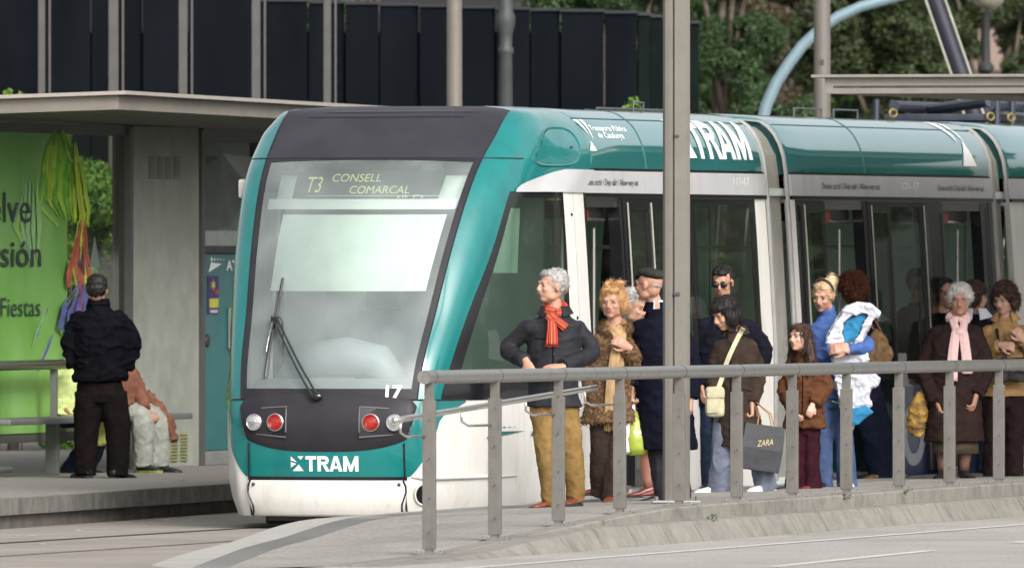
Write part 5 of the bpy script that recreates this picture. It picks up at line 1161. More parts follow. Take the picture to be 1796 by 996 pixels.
def short_hair(back=1., top=1., hl=.045):   # cap of hair leaving the face free
    return [((0, .032, .048), (.084, .096, .085 * top)), ((0, .062, .012), (.078, .066, .068 * back)), ((-.058, .022, .012), (.022, .040, .040)), ((.058, .022, .012), (.022, .040, .040)), ((0, -.035, .085), (.058, .045, .030 * top))]
def glasses(p, m=None, dark=None, r=.0195, w=.0016):
    T = p['HT']; b = MB(); k = p['k']; m = m or M['dark_metal']
    for s in (-1, 1):
        pts = [T((s * .031 + r * math.cos(a), -.098 + .05 * abs(math.cos(a)) * .1, .001 + r * .78 * math.sin(a))) for a in [2 * math.pi * i / 20 for i in range(21)]]; b.tube(pts, w * k, 5)
        b.tube([T((s * .051, -.094, .006)), T((s * .072, -.05, .008)), T((s * .080, .012, .006))], w * k, 5)
        if dark: b.prism([(s * .031 + r * 1.1 * math.cos(a), .001 + r * .85 * math.sin(a)) for a in [2 * math.pi * i / 18 for i in range(18)]], lambda x, y, d: T((x, d, y)), -.101, -.097, 1)
    b.tube([T((-.012, -.100, .004)), T((.012, -.100, .004))], w * k, 5)
    return b.build('glasses', [m, dark or m], p['o'], True)
def collar(p, m, r=.068, h=.045, op=.35, name='collar', flare=1.15, dz=.0, seed=0):
    """stand or fall collar open at the front"""
    V = p['V']; c = V['nk']; b = MB(); k = p['k']; n = 26
    a0 = p['tw'] - math.pi / 2 + op; 
    def P(t, s): 
        a = a0 + (2 * math.pi - 2 * op) * s; rr = (r * lerp(flare, 1, t)) * k; return Vector((c.x + rr * math.cos(a), c.y + rr * .92 * math.sin(a), c.z + dz + h * k * (t - .2) - .02 * k * (1 - abs(2 * s - 1)) * 0 - (1 - t) * .03 * abs(2 * s - 1) ** 4))
    outer = [[P(t, i / n) for i in range(n + 1)] for t in (0, .5, 1)]
    vs = [q for row in outer for q in row] + [q.lerp(Vector((c.x, c.y, q.z)), .09) for row in outer for q in row]; W = n + 1; N = 3 * W; fs = []
    for j in range(2):
        for i in range(n): a = j * W + i; fs.append((a, a + 1, a + 1 + W, a + W)); fs.append((a + N, a + W + N, a + 1 + W + N, a + 1 + N))
    for i in range(n): a = 2 * W + i; fs.append((a, a + 1, a + 1 + N, a + N)); fs.append((i, i + N, i + 1 + N, i + 1))
    for j in range(2): 
        a = j * W; fs.append((a, a + W, a + W + N, a + N)); a = j * W + n; fs.append((a, a + N, a + W + N, a + W))
    b.add(vs, fs); return b.build(name, m, p['o'], 'auto')
def drape(p, pts, wd, th, m, name='scarf', fold=3, seed=0, parent=None, build=True, mb=None, mi=0):
    """a soft folded band of cloth along pts"""
    pp = cat_(pts, 5); b = mb or MB(); rs = []; nn = len(pp); rr = random.Random(seed)
    ww = wd if hasattr(wd, '__len__') else [wd, wd]
    for i, c in enumerate(pp):
        d = (pp[min(i + 1, nn - 1)] - pp[max(i - 1, 0)]).normalized(); f = Vector((0, -1, 0)); s = d.cross(f)
        if s.length < .2: s = Vector((1, 0, 0))
        s.normalize(); f = s.cross(d).normalized(); w_ = lerp(ww[0], ww[-1], i / (nn - 1)); ring = []
        K = 18
        for j in range(K):
            a = 2 * math.pi * j / K; x = math.cos(a); y = math.sin(a); ring.append(c + s * (w_ * x) + f * (th * y + .3 * th * math.sin(x * fold * 2.2 + i * .25 + seed)))
        rs.append(ring)
    b.rings(rs, mi)
    if build: return b.build(name, m, parent or p['o'], True)
def neckloop(p, m, rad=.064, r=.028, name='scarf', stripe=False, dz=.012, up=.03):
    c = p['V']['nk']; k = p['k']; b = MB(); a_ = [R(-90 + 15 * i) for i in range(25)]
    b.tube([c + Vector((rad * k * 1.08 * math.cos(a), rad * k * math.sin(a) - .006, dz + up * math.sin(a))) for a in a_], [r * k * (1 + .12 * math.sin(5 * i)) for i in range(25)], 18, flat=1.25)
    o = b.build(name, m, p['o'], True)
    if stripe: uvstripe(o, 0)
    return o
def fringe(mb, c, wd, L, n, m=0, r=.003, s=(1, 0, 0)):
    rr = random.Random(int(abs(c[0]) * 999)); s = Vector(s)
    for i in range(n):
        q = Vector(c) + s * lerp(-wd, wd, i / (n - 1)); mb.tube([q, q + Vector((rr.uniform(-.006, .006), 0, -L * rr.uniform(.8, 1.1)))], [r, r * .5], 5, m)
def buttons(p, pts, m, r=.009, name='button'):
    b = MB()
    for q in pts: b.tube([Vector(q) + Vector((0, .004, 0)), Vector(q) + Vector((0, -.005, 0))], r, 10)
    return b.build(name, m, p['o'])
def on_front(ob, x, z, off=.004):
    """nearest point of a garment's front at (x, z), from a ray cast"""
    r = ob.ray_cast(Vector((x, -2, z)), Vector((0, 1, 0)))
    return r[1] + Vector((0, -off, 0)) if r[0] else Vector((x, -.2, z))
def onf(ob, x, z, off=.004): return on_front(ob, x, z, off)
def front_line(ob, xs, m, parent, name='zip', r=.004, off=.002):
    b = MB(); pts = [onf(ob, x, z, off) for x, z in xs]; b.tube(pts, r, 5); return b.build(name, m, parent, True)
def strap(obs, path, wd, m, parent, name='strap', off=.010, th=.003):
    """flat strap lying on the front of garments"""
    b = MB(); pts = []
    for x, z in path:
        best = None
        for ob in obs:
            r = ob.ray_cast(Vector((x, -2, z)), Vector((0, 1, 0)))
            if r[0] and (best is None or r[1].y < best.y): best = r[1]
        pts.append((best if best is not None else Vector((x, pts[-1].y if pts else -.1, z))) + Vector((0, -off, 0)))
    for _ in range(3): pts = [pts[0]] + [(pts[i-1] + pts[i] * 2 + pts[i+1]) / 4 for i in range(1, len(pts) - 1)] + [pts[-1]]
    rs = []
    for i, c in enumerate(pts):
        d = (pts[min(i+1, len(pts)-1)] - pts[max(i-1, 0)]).normalized(); s = d.cross(Vector((0, -1, 0))).normalized(); f = s.cross(d)
        rs.append([c + s * wd + f * th, c + s * wd - f * th, c - s * wd - f * th, c - s * wd + f * th])
    b.rings(rs); return b.build(name, m, parent, False)
def subdiv(a, n):
    o = []
    for i in range(len(a) - 1): o += [(lerp(a[i][0], a[i+1][0], j / n), lerp(a[i][1], a[i+1][1], j / n)) for j in range(n)]
    return o + [a[-1]]
F_ = dict(char=fabric('wool_charcoal', (.024, .024, .028), .45, wr=.004), navy=fabric('coat_navy', (.006, .0065, .013)), navyj=fabric('jacket_navy', (.009, .0095, .016)), black=fabric('cloth_black', (.005, .005, .006)),
    brown=fabric('coat_brown', (.034, .024, .019)), dbrown=fabric('coat_dark_brown', (.026, .016, .015)), corduroy=fabric('corduroy_ochre', (.20, .125, .045)), jeans=fabric('jeans_grey_blue', (.135, .15, .20)), jeans2=fabric('jeans_blue', (.055, .085, .17)), djeans=fabric('jeans_dark', (.012, .018, .035)),
    maroon=fabric('trousers_maroon', (.030, .008, .013)), rust=fabric('quilted_rust', (.085, .036, .018)), blue=fabric('knit_blue', (.055, .105, .28)), tanj=fabric('jacket_tan', (.36, .22, .10)), camel=fabric('scarf_camel', (.37, .245, .125)), pink=fabric('scarf_pink', (.70, .48, .47), var=.08), whiteq=fabric('quilted_white', (.46, .47, .52), var=.05, wr=.008), sky=fabric('lining_blue', (.03, .17, .32)),
    lime=fabric('jacket_lime', (.58, .66, .28)), cream=fabric('trousers_cream', (.27, .28, .25)), fur=mat('fur_brown', (.055, .03, .015), .9, var=.4, scale=40, col2=(.21, .115, .05), bump=.012, bscale=60), hose=mat('stockings', (.30, .13, .09), .6, var=.1), rusty=fabric('coat_rusty', (.17, .075, .05)))
L_brown = mat('leather_chestnut', (.17, .045, .022), .3, var=.3, scale=30); L_red = mat('leather_red', (.16, .03, .025), .35, var=.2); L_black = mat('leather_black', (.012, .012, .013), .35, var=.2); L_white = mat('sneaker_white', (.62, .64, .66), .6, var=.06); L_tan = mat('leather_tan', (.27, .15, .06), .5, var=.3, scale=20)
scarf_m = bpy.data.materials.new('scarf_striped'); scarf_m.use_nodes = True; t_ = scarf_m.node_tree; b_ = t_.nodes['Principled BSDF']; b_.inputs['Roughness'].default_value = .9
tc_ = t_.nodes.new('ShaderNodeUVMap'); sx_ = t_.nodes.new('ShaderNodeSeparateXYZ'); cr_ = t_.nodes.new('ShaderNodeValToRGB'); ml_ = t_.nodes.new('ShaderNodeMath'); ml_.operation = 'FRACT'
t_.links.new(tc_.outputs[0], sx_.inputs[0]); t_.links.new(sx_.outputs[0], ml_.inputs[0]); t_.links.new(ml_.outputs[0], cr_.inputs[0]); t_.links.new(cr_.outputs[0], b_.inputs['Base Color'])
cr_.color_ramp.interpolation = 'CONSTANT'; el = cr_.color_ramp.elements; el[0].position = 0; el[0].color = (.48, .02, .02, 1); el[1].position = .22; el[1].color = (.02, .015, .02, 1)
for ps, c in ((.34, (.55, .25, .05)), (.42, (.48, .02, .02)), (.60, (.03, .09, .05)), (.70, (.55, .02, .02)), (.84, (.55, .42, .06)), (.90, (.04, .02, .03))): e = el.new(ps); e.color = (*c, 1)
def uvstripe(o, rings, K=18):
    """across-the-band coordinate for the stripes of a woven scarf"""
    me = o.data; uv = me.uv_layers.new(name='UVMap'); 
    for lp in me.loops: 
        j = lp.vertex_index % K; uv.data[lp.index].uv = ((math.cos(2 * math.pi * j / K) * .5 + .5) * 1.6, 0)
J_man1=dict(at=(-2.41,2.54,0.25),hd=(-0.076,-0.03,1.629),nk=(-0.047,0.02,1.443),sA=(-0.275,-0.04,1.35),sB=(0.148,0.04,1.337),eA=(-0.398,0.02,1.163),wA=(-0.279,-0.2,1.083),eB=(0.224,0,1.142),wB=(0.021,-0.2,1.049),pel=(-0.063,0,0.812),hA=(-0.144,0,0.77),hB=(0.021,0,0.77),kA=(-0.11,-0.04,0.41),kB=(0.076,-0.03,0.423),aA=(-0.076,0.02,0.059),aB=(0.106,0.04,0.085))
J_fur=dict(at=(0.12,2.20,0.25),hd=(0.022,-0.03,1.511),nk=(0.052,0.02,1.325),sA=(-0.095,-0.02,1.229),sB=(0.19,0.04,1.221),eA=(-0.147,0.02,0.983),wA=(-0.1,-0.05,0.766),eB=(0.216,0,1.004),wB=(0.152,-0.16,1.147),pel=(0.009,0,0.745),hA=(-0.056,0,0.723),hB=(0.074,0,0.723),kA=(-0.069,-0.02,0.377),kB=(0.043,-0.03,0.377),aA=(-0.061,0.1,0.117),aB=(0.017,0,0.061))
J_grey=dict(at=(1.72,2.09,0.25),hd=(-0.14,-0.02,1.462),nk=(-0.097,0.02,1.317),sA=(-0.202,0,1.255),sB=(0.035,0,1.255),eA=(-0.202,0,1.036),wA=(-0.162,0,0.816),eB=(0.044,0,1.014),wB=(0.035,0,0.795),pel=(-0.053,0,0.729),hA=(-0.097,0,0.707),hB=(0.013,0,0.707),kA=(-0.044,0,0.378),kB=(0.053,0,0.356),aA=(-0.026,0.02,0.07),aB=(0.053,0.02,0.07))
J_cap=dict(at=(0.24,2.63,0.25),hd=(-0.147,0,1.628),nk=(-0.087,0.04,1.446),sA=(-0.225,0.03,1.325),sB=(0.095,-0.02,1.325),eA=(-0.277,0.06,1.048),wA=(-0.277,-0.02,0.866),eB=(0.182,0,1.026),wB=(0.173,-0.06,0.788),pel=(-0.03,0,0.766),hA=(-0.095,0,0.745),hB=(0.056,0,0.745),kA=(-0.074,0,0.377),kB=(0.061,0,0.377),aA=(-0.017,0,0.052),aB=(0.104,0.04,0.061))
J_sun=dict(at=(6.13,1.43,0.25),hd=(0.027,-0.02,1.633),nk=(0.046,0.02,1.437),sA=(-0.137,0,1.314),sB=(0.255,0,1.295),eA=(-0.182,0,1.003),wA=(-0.146,-0.1,0.821),eB=(0.36,0.05,1.095),wB=(0.287,-0.05,0.889),pel=(0.027,0,0.73),hA=(-0.055,0,0.707),hB=(0.119,0,0.707),kA=(-0.073,-0.03,0.365),kB=(0.096,-0.03,0.365),aA=(-0.073,0,0.055),aB=(0.055,0,0.055))
J_blk=dict(at=(3.47,2.31,0.25),hd=(-0.107,-0.04,1.385),nk=(-0.022,0.02,1.247),sA=(-0.147,-0.02,1.149),sB=(0.102,0.03,1.149),eA=(-0.191,0,0.935),wA=(-0.183,-0.12,0.757),eB=(0.156,0.02,0.913),wB=(0.111,-0.1,0.703),pel=(-0.031,0,0.668),hA=(-0.102,0,0.646),hB=(0.045,0,0.646),kA=(-0.129,-0.04,0.312),kB=(0.156,-0,0.312),aA=(-0.156,0.02,0.053),aB=(0.223,0.04,0.067))
J_girl=dict(at=(4.67,2.51,0.25),hd=(-0.027,-0.03,1.187),nk=(0.022,0.02,1.029),sA=(-0.09,0,0.962),sB=(0.135,0,0.962),eA=(-0.139,0.02,0.769),wA=(-0.072,-0.12,0.634),eB=(0.184,0.02,0.782),wB=(0.09,-0.12,0.674),pel=(0.018,0,0.544),hA=(-0.036,0,0.521),hB=(0.072,0,0.521),kA=(-0.049,-0.02,0.252),kB=(0.072,-0.02,0.252),aA=(-0.063,0,0.045),aB=(0.067,0,0.045))
J_blond=dict(at=(5.56,2.53,0.25),hd=(-0.086,-0.05,1.512),nk=(-0.045,0.01,1.345),sA=(-0.19,0,1.263),sB=(0.095,0,1.263),eA=(-0.226,-0.12,0.987),wA=(-0.032,-0.36,1.1),eB=(0.267,-0.2,1.118),wB=(0.109,-0.38,1.091),pel=(-0.018,0,0.738),hA=(-0.082,0,0.715),hB=(0.063,0,0.715),kA=(-0.086,-0.03,0.353),kB=(0.082,-0.03,0.353),aA=(-0.082,0,0.05),aB=(0.109,0,0.05))
J_curly=dict(at=(11.11,1.45,0.25),hd=(-0.218,0,1.566),nk=(-0.176,0.03,1.395),sA=(-0.313,0,1.3),sB=(-0.028,0,1.291),eA=(-0.332,0,1.016),wA=(-0.309,-0.1,0.826),eB=(0.028,0,1.016),wB=(-0.047,-0.1,0.826),pel=(-0.133,0,0.683),hA=(-0.19,0,0.66),hB=(-0.057,0,0.66),kA=(-0.057,-0.03,0.351),kB=(0.028,0.03,0.375),aA=(0.014,0,0.057),aB=(0.076,0.1,0.076))
J_pink=dict(at=(10.09,2.36,0.25),hd=(0.052,-0.02,1.466),nk=(0.038,0.02,1.306),sA=(-0.15,0,1.212),sB=(0.188,0,1.212),eA=(-0.235,0.04,0.907),wA=(-0.15,-0.08,0.648),eB=(0.263,0.02,0.907),wB=(0.188,-0.1,0.695),pel=(0.014,0,0.648),hA=(-0.056,0,0.625),hB=(0.094,0,0.625),kA=(-0.085,0,0.296),kB=(0.094,0,0.296),aA=(-0.094,0,0.061),aB=(0.085,0,0.061))
J_tan=dict(at=(11.09,2.53,0.25),hd=(0.005,-0.03,1.468),nk=(0.019,0.02,1.311),sA=(-0.142,0,1.217),sB=(0.18,0,1.217),eA=(-0.18,0,0.994),wA=(-0.047,-0.2,1.075),eB=(0.246,0,0.994),wB=(0.166,-0.18,1.113),pel=(0.009,0,0.686),hA=(-0.071,0,0.663),hB=(0.095,0,0.663),kA=(-0.085,-0.02,0.331),kB=(0.095,0,0.331),aA=(-0.085,0,0.052),aB=(0.085,0,0.052))
J_bA=dict(at=(13.70,1.28,0.25),hd=(0.082,0,1.516),nk=(0.058,0,1.361),sA=(-0.087,0,1.279),sB=(0.203,0,1.279),eA=(-0.136,0,0.998),wA=(-0.097,-0.05,0.78),eB=(0.252,0,0.998),wB=(0.218,-0.05,0.78),pel=(0.024,0,0.683),hA=(-0.048,0,0.659),hB=(0.107,0,0.659),kA=(-0.058,0,0.32),kB=(0.097,0,0.32),aA=(-0.068,0,0.053),aB=(0.087,0,0.053))
J_bB=dict(at=(13.17,1.78,0.25),hd=(-0.005,0,1.494),nk=(-0.014,0,1.349),sA=(-0.14,0,1.263),sB=(0.12,0,1.263),eA=(-0.169,0,0.993),wA=(-0.149,-0.05,0.771),eB=(0.159,0,0.993),wB=(0.13,-0.05,0.771),pel=(-0.014,0,0.665),hA=(-0.082,0,0.641),hB=(0.063,0,0.641),kA=(-0.082,0,0.318),kB=(0.063,0,0.318),aA=(-0.082,0,0.058),aB=(0.053,0,0.058))
J_inside=dict(at=(17.3,0.2,0.3),hd=(0,0,1.53),nk=(-0.009,0,1.369),sA=(-0.132,0,1.294),sB=(0.123,0,1.294),eA=(-0.161,0,1.015),wA=(-0.142,0,0.803),eB=(0.161,0,1.015),wB=(0.142,0,0.803),pel=(0,0,0.685),hA=(-0.061,0,0.661),hB=(0.066,0,0.661),kA=(-0.061,0,0.331),kB=(0.066,0,0.331),aA=(-0.061,0,0.047),aB=(0.066,0,0.047))
J_left=dict(at=(9.03,-4.66,0.25),hd=(-0.043,-0.02,1.539),nk=(-0.033,0,1.434),sA=(-0.213,0,1.321),sB=(0.161,0,1.321),eA=(-0.265,0,1.103),wA=(-0.227,-0,0.923),eB=(0.241,0,1.103),wB=(0.194,-0,0.914),pel=(-0.019,0,0.734),hA=(-0.104,0,0.686),hB=(0.076,0,0.686),kA=(-0.133,0.02,0.379),kB=(0.128,0.02,0.379),aA=(-0.142,0,0.071),aB=(0.123,0,0.062))
J_lseat=dict(at=(11.99,-5.85,0.25),hd=(0.078,0,1.132),nk=(-0.01,0,0.971),sA=(-0.146,0,0.86),sB=(0.097,-0.1,0.874),eA=(-0.185,0,0.631),wA=(-0.087,-0.15,0.534),eB=(0.146,-0.1,0.631),wB=(0.17,-0.2,0.534),pel=(-0.087,0,0.5),hA=(-0.097,0,0.461),hB=(0.073,-0.08,0.471),kA=(0.233,-0.25,0.437),kB=(0.267,-0.1,0.452),aA=(-0.039,-0.2,0.063),aB=(0.097,-0.1,0.049))
J_rseat=dict(at=(12.15,-5.29,0.25),hd=(-0.219,0,1.132),nk=(-0.204,0,0.971),sA=(-0.291,0,0.874),sB=(-0.087,0,0.85),eA=(-0.243,-0.1,0.656),wA=(-0.121,-0.15,0.549),eB=(-0.024,0,0.656),wB=(0.01,-0.1,0.539),pel=(-0.219,0,0.5),hA=(-0.219,0,0.461),hB=(-0.136,0,0.471),kA=(-0.015,-0.15,0.437),kB=(0.097,0,0.432),aA=(0.01,-0.12,0.073),aB=(0.136,0,0.063))
# ---------------------------------------------------------------- man with the striped scarf
p = person(J_man1, 'grey-haired man with moustache, striped scarf and ochre trousers at the left of the crowd', sk='rosy', hy=R(-62), hp=R(-3), male=True, brow='grey', thick=1.06, tw=R(-10), handA=dict(d=(.35, -.35, -.75), n=(-.3, -.9, .2), curl=.45, side=-1), handB=dict(d=(-1, -.35, -.12), n=(-.1, -.6, .8), curl=.22, side=1))
jk = top_(p, F_['char'], .735, 1.0, 1.0, 1.02, sl=(.082, .068, .058), seed=4, wr=[(.005, 5, 9, True), (.0015, 16, 30, True)], belly=.01)
trousers(p, F_['corduroy'], (.092, .074, .070), flare=.064, seed=5, end=.01); collar(p, F_['char'], .100, .050, .62, flare=1.30)
shoe(p['o'], 'shoe', J_man1['aA'], (-.75, -.6), L_brown); shoe(p['o'], 'shoe', J_man1['aB'], (-.35, -.9), L_brown)
hair(p, 'grey', short_hair(1., .96), n=700, L=.04, direc=lambda q, rr: (rr.uniform(-.2, .2), .8, -.4))
T = p['HT']; b = MB()
for i in range(60):
    x = lerp(-.024, .024, i / 59); b.tube([T((x, -.099 + .12 * abs(x), -.043)), T((x * 1.12, -.1015 + .15 * abs(x), -.052 - .12 * abs(x)))], [.0018, .0010], 4)
b.build('moustache', HAIRM['grey'], p['o'])
nk = p['V']['nk']; c = onf(jk, nk.x - .03, nk.z - .07, .0)
def sc_(pts, wd, th, sd, n='scarf'):
    o = drape(p, pts, wd, th, scarf_m, n, seed=sd); uvstripe(o, 0); return o
neckloop(p, scarf_m, .066, .029, stripe=True, dz=.018)
kn = Vector((nk.x - .028, c.y - .035, nk.z - .045)); b = MB(); b.ell(kn, (.046, .036, .038), 0, 18, 12); k_ = b.build('scarf_knot', scarf_m, p['o'], True); uv = k_.data.uv_layers.new(name='UVMap')
for lp in k_.data.loops: co = k_.data.vertices[lp.vertex_index].co; uv.data[lp.index].uv = ((co.x - kn.x + co.z - kn.z) * 14, 0)
sc_([kn + Vector((0, -.01, 0)), kn + Vector((.004, -.03, -.09)), onf(jk, kn.x + .002, kn.z - .20, .028)], [.030, .048], .016, 3)
sc_([kn + Vector((.01, -.01, .0)), kn + Vector((.05, -.02, -.03)), onf(jk, kn.x + .105, kn.z - .075, .022)], [.024, .034], .014, 4)
b = MB(); e_ = onf(jk, kn.x + .002, kn.z - .20, .028); fringe(b, e_, .045, .02, 14); b.build('scarf_fringe', mat('fringe_red', (.3, .03, .03), .9), p['o'])
front_line(jk, subdiv([(nk.x - .02, nk.z - .24), (nk.x - .01, .80)], 12), F_['black'], jk, 'placket', .005); front_line(jk, subdiv([(-.20, 1.245), (-.05, 1.235)], 8), F_['black'], jk, 'yoke_seam', .003)
buttons(p, [onf(jk, -.055, z, .003) for z in (1.13, 1.0, .88)], M['black'])
# ---------------------------------------------------------------- red-haired woman in fur
p = person(J_fur, 'woman with windblown ginger hair, fur coat and long camel scarf', sk='rosy', hy=R(-16), hp=R(4), chub=1.08, brow='ginger', lips='rosy', tw=R(-8), handB=dict(d=(-.75, -.35, .45), n=(.2, -.95, .2), curl=.5, side=1), handA=dict(curl=.5))
ct = top_(p, F_['fur'], .60, 1.0, 1.05, 1.1, sl=(.085, .072, .060), name='fur_coat', seed=6, wr=[(.012, 30, 30, True), (.012, 9, 9, False)])
s = MB(); surf_strands(s, ct, 5000, .032, lambda q, rr: (rr.uniform(-.5, .5), rr.uniform(-.5, .2), -1), .0015, 5, 0, .4); s.build('fur_pile', F_['fur'], ct)
trousers(p, F_['brown'], (.088, .070, .078), seed=7)
b = MB(); nk = p['V']['nk']; b.tube([nk + Vector((.095 * math.cos(a), .085 * math.sin(a), -.01 + .02 * math.sin(a) - (.04 if abs(a - R(270)) < 1 else 0))) for a in [R(-60 + 30 * i) for i in range(11)]], .042, 12); fc = fuse('fur_collar', b, .009, F_['fur'], p['o'], 1, [(.014, 28, 28, True)])
s = MB(); surf_strands(s, fc, 1800, .038, lambda q, rr: (rr.uniform(-1, 1), rr.uniform(-.6, .2), rr.uniform(-1, .6)), .0015, 6, 0, .7); s.build('fur_pile', F_['fur'], fc)
shoe(p['o'], 'shoe', J_fur['aA'], (-.95, .1), L_red, .92); shoe(p['o'], 'shoe', J_fur['aB'], (-.2, -1), L_brown, .95)
hair(p, 'ginger', [((0, .030, .046), (.086, .096, .086)), ((-.066, .018, .010), (.024, .045, .055)), ((.072, .024, .0), (.030, .055, .065)), ((0, .07, -.03), (.080, .05, .070)), ((.088, .03, -.025), (.024, .038, .045)), (((.0, -.04, .10), (-.03, -.05, .135), (.01, -.04, .155)), (.026, .018, .006)), (((.03, -.02, .10), (.06, -.03, .14), (.095, -.02, .145)), (.028, .018, .006)), ((0, -.045, .085), (.060, .038, .028))], n=2600, L=.05, direc=lambda q, rr: (rr.uniform(-.2, .9), rr.uniform(-.5, .5), rr.uniform(-.9, .5)), lift=.25, r=.0009, wr=[(.007, 34, 18, True)])
glasses(p, mat('gold_wire', (.35, .28, .18), .3, .8), r=.018, w=.0011)
b = MB(); b.ell(p['HT']((.084, .0, -.04)), (.007, .007, .010)); b.build('earring', chrome, p['o'])
c1 = onf(ct, nk.x - .02, nk.z - .08, .03)
neckloop(p, F_['camel'], .060, .026)
drape(p, [nk + Vector((-.05, -.07, 0)), c1 + Vector((.03, 0, 0)), onf(ct, nk.x - .01, 1.08, .03), onf(ct, nk.x - .035, .85, .035), onf(ct, nk.x - .045, .57, .03) if False else Vector((nk.x - .04, c1.y - .02, .60))], [.034, .052], .014, F_['camel'], seed=3)
drape(p, [nk + Vector((.05, -.07, .0)), c1 + Vector((.06, 0, -.02)), onf(ct, nk.x + .02, 1.06, .025), Vector((nk.x + .02, c1.y - .015, .80)), Vector((nk.x + .03, c1.y - .01, .50))], [.030, .050], .012, F_['camel'], seed=5)
b = MB(); fringe(b, (nk.x - .04, c1.y - .02, .60), .05, .07, 14); fringe(b, (nk.x + .03, c1.y - .01, .50), .048, .07, 14); b.build('scarf_fringe', F_['camel'], p['o'])
# ---------------------------------------------------------------- grey-haired woman half hidden
p = person(J_grey, 'grey-haired woman half hidden behind the man in the flat cap, stockinged legs and red shoes', sk='tan', hy=R(62), hp=R(14), brow='grey', tw=R(20))
top_(p, F_['black'], .36, .95, .95, 1.0, name='coat', seed=8)
hair(p, 'grey', short_hair(1.1, 1.05) + [((.07, .03, -.01), (.03, .05, .06)), ((-.07, .03, -.01), (.03, .05, .06))], n=700, L=.05, lift=.6)
b = MB()
for a, c in ((J_grey['kA'], J_grey['aA']), (J_grey['kB'], J_grey['aB'])): a = Vector(a); c = Vector(c); b.tube([a + Vector((0, 0, .1)), a, a.lerp(c, .35) + Vector((0, .012, 0)), a.lerp(c, .8), c], [.060, .056, .057, .040, .037], 14)
b.build('stockings', F_['hose'] if 'hose' in F_ else L_red, p['o'], True)
shoe(p['o'], 'shoe', J_grey['aA'], (-1, -.3), L_red, .95); shoe(p['o'], 'shoe', J_grey['aB'], (-1, -.15), L_red, .95)
# ---------------------------------------------------------------- man in the flat cap
p = person(J_cap, 'man in a dark flat cap and long navy coat beside the thick grey mast', sk='rosy', hy=R(-122), hp=R(0), male=True, brow='grey', thick=1.05, tw=R(-60) * 0, handA=dict(d=(0, -.1, -1), n=(-1, 0, 0), curl=.85, side=-1))
ct = top_(p, F_['navy'], .375, 1.08, 1.08, 1.14, sl=(.090, .075, .064), name='coat', seed=9); trousers(p, F_['char'], seed=10)
collar(p, F_['navy'], .078, .06, .3, flare=1.3); collar(p, mat('shirt_white', (.66, .67, .72), .7), .066, .055, .2, 'shirt_collar', 1.05, .018)
shoe(p['o'], 'shoe', J_cap['aA'], (-1, -.2), L_black, 1.05); shoe(p['o'], 'shoe', J_cap['aB'], (-.7, -.6), L_black, 1.05)
hair(p, 'grey', [((0, .052, -.004), (.060, .046, .036))], n=150, L=.015, lift=.1)
b = MB(); T = p['HT']; b.ell(T((0, .030, .078)), (.100, .116, .042), 0, 24, 12, p['Rm'] @ rotm(0, R(-9))); b.ell(T((0, -.045, .070)), (.072, .055, .022), 0, 20, 8, p['Rm']); fuse('flat_cap', b, .006, fabric('cap_tweed', (.032, .030, .028), wr=.002), p['o'], 4, [(.004, 18, 18, False)])
b = MB(); b.rings([[T((.066 * math.cos(a), -.060 + s * (-.052 * max(0, -math.sin(a))), .060 - .012 * s + d)) for a in [2 * math.pi * i / 24 for i in range(24)]] for s, d in ((0, .008), (1, .004), (1, -.004), (0, 0))]); b.build('cap_peak', F_['black'], p['o'], True)
glasses(p, mat('tortoise', (.16, .05, .03), .4), r=.02, w=.002)
hb_ = p['V']['wA'] + Vector((0, -.02, -.10)); Xc, Yc, Zc = p['o'].location; 
bag = empty('plastic_bag', (Xc + hb_.x, Yc + hb_.y, Zc + hb_.z - .40), 0, 'white and green plastic shopping bag hanging from the hand of the flat cap man', 'bag')
def sack(parent, name, m, prof, dx=0., n=24, wr=.012, seed=0, wav=5):
    b = MB(); rr = random.Random(seed); ph = [rr.uniform(0, 6) for _ in range(4)]; rs = []
    pf = []
    for i in range(len(prof) - 1): pf += [tuple(lerp(a, c, j / 4) for a, c in zip(prof[i], prof[i+1])) for j in range(4)]
    pf.append(prof[-1])
    for z, rx, ry, ox in pf: rs.append([(dx + ox + (rx + wr * math.sin(wav * a + ph[0] + z * 9)) * math.cos(a), (ry + wr * .6 * math.sin(3 * a + ph[1] + z * 14)) * math.sin(a), z + .4 * wr * math.sin(4 * a + ph[2])) for a in [2 * math.pi * i / n for i in range(n)]])
    b.rings(rs); return b.build(name, m, parent, True)
pg_ = mat('bag_green', (.28, .34, .04), .4, var=.15, scale=10); pw_ = mat('bag_white', (.70, .71, .72), .45, var=.06)
sack(bag, 'bag_body', pw_, [(-.02, .05, .04, -.05), (.0, .09, .07, -.05), (.12, .095, .075, -.045), (.25, .065, .05, -.03), (.36, .022, .018, -.005), (.40, .012, .012, 0)], seed=1)
gb = sack(bag, 'green_bag', pg_, [(-.03, .07, .05, .03), (.01, .11, .08, .03), (.10, .11, .085, .03), (.20, .07, .06, .03), (.30, .03, .03, .01)], seed=2)
bb_ = gb.data; b = MB(); lettering(b, 'ecc', lambda x, y: tuple(onf(gb, .012 + x, .135 + y, .003)), .07, .03, .02); b.build('lettering', pw_, gb)
b = MB(); b.tube([(-.02, 0, .36), (-.01, -.02, .44), (0, 0, .50)], .007, 6); b.tube([(.02, 0, .33), (.015, .02, .44), (0, 0, .50)], .007, 6); b.build('handle', pw_, bag)
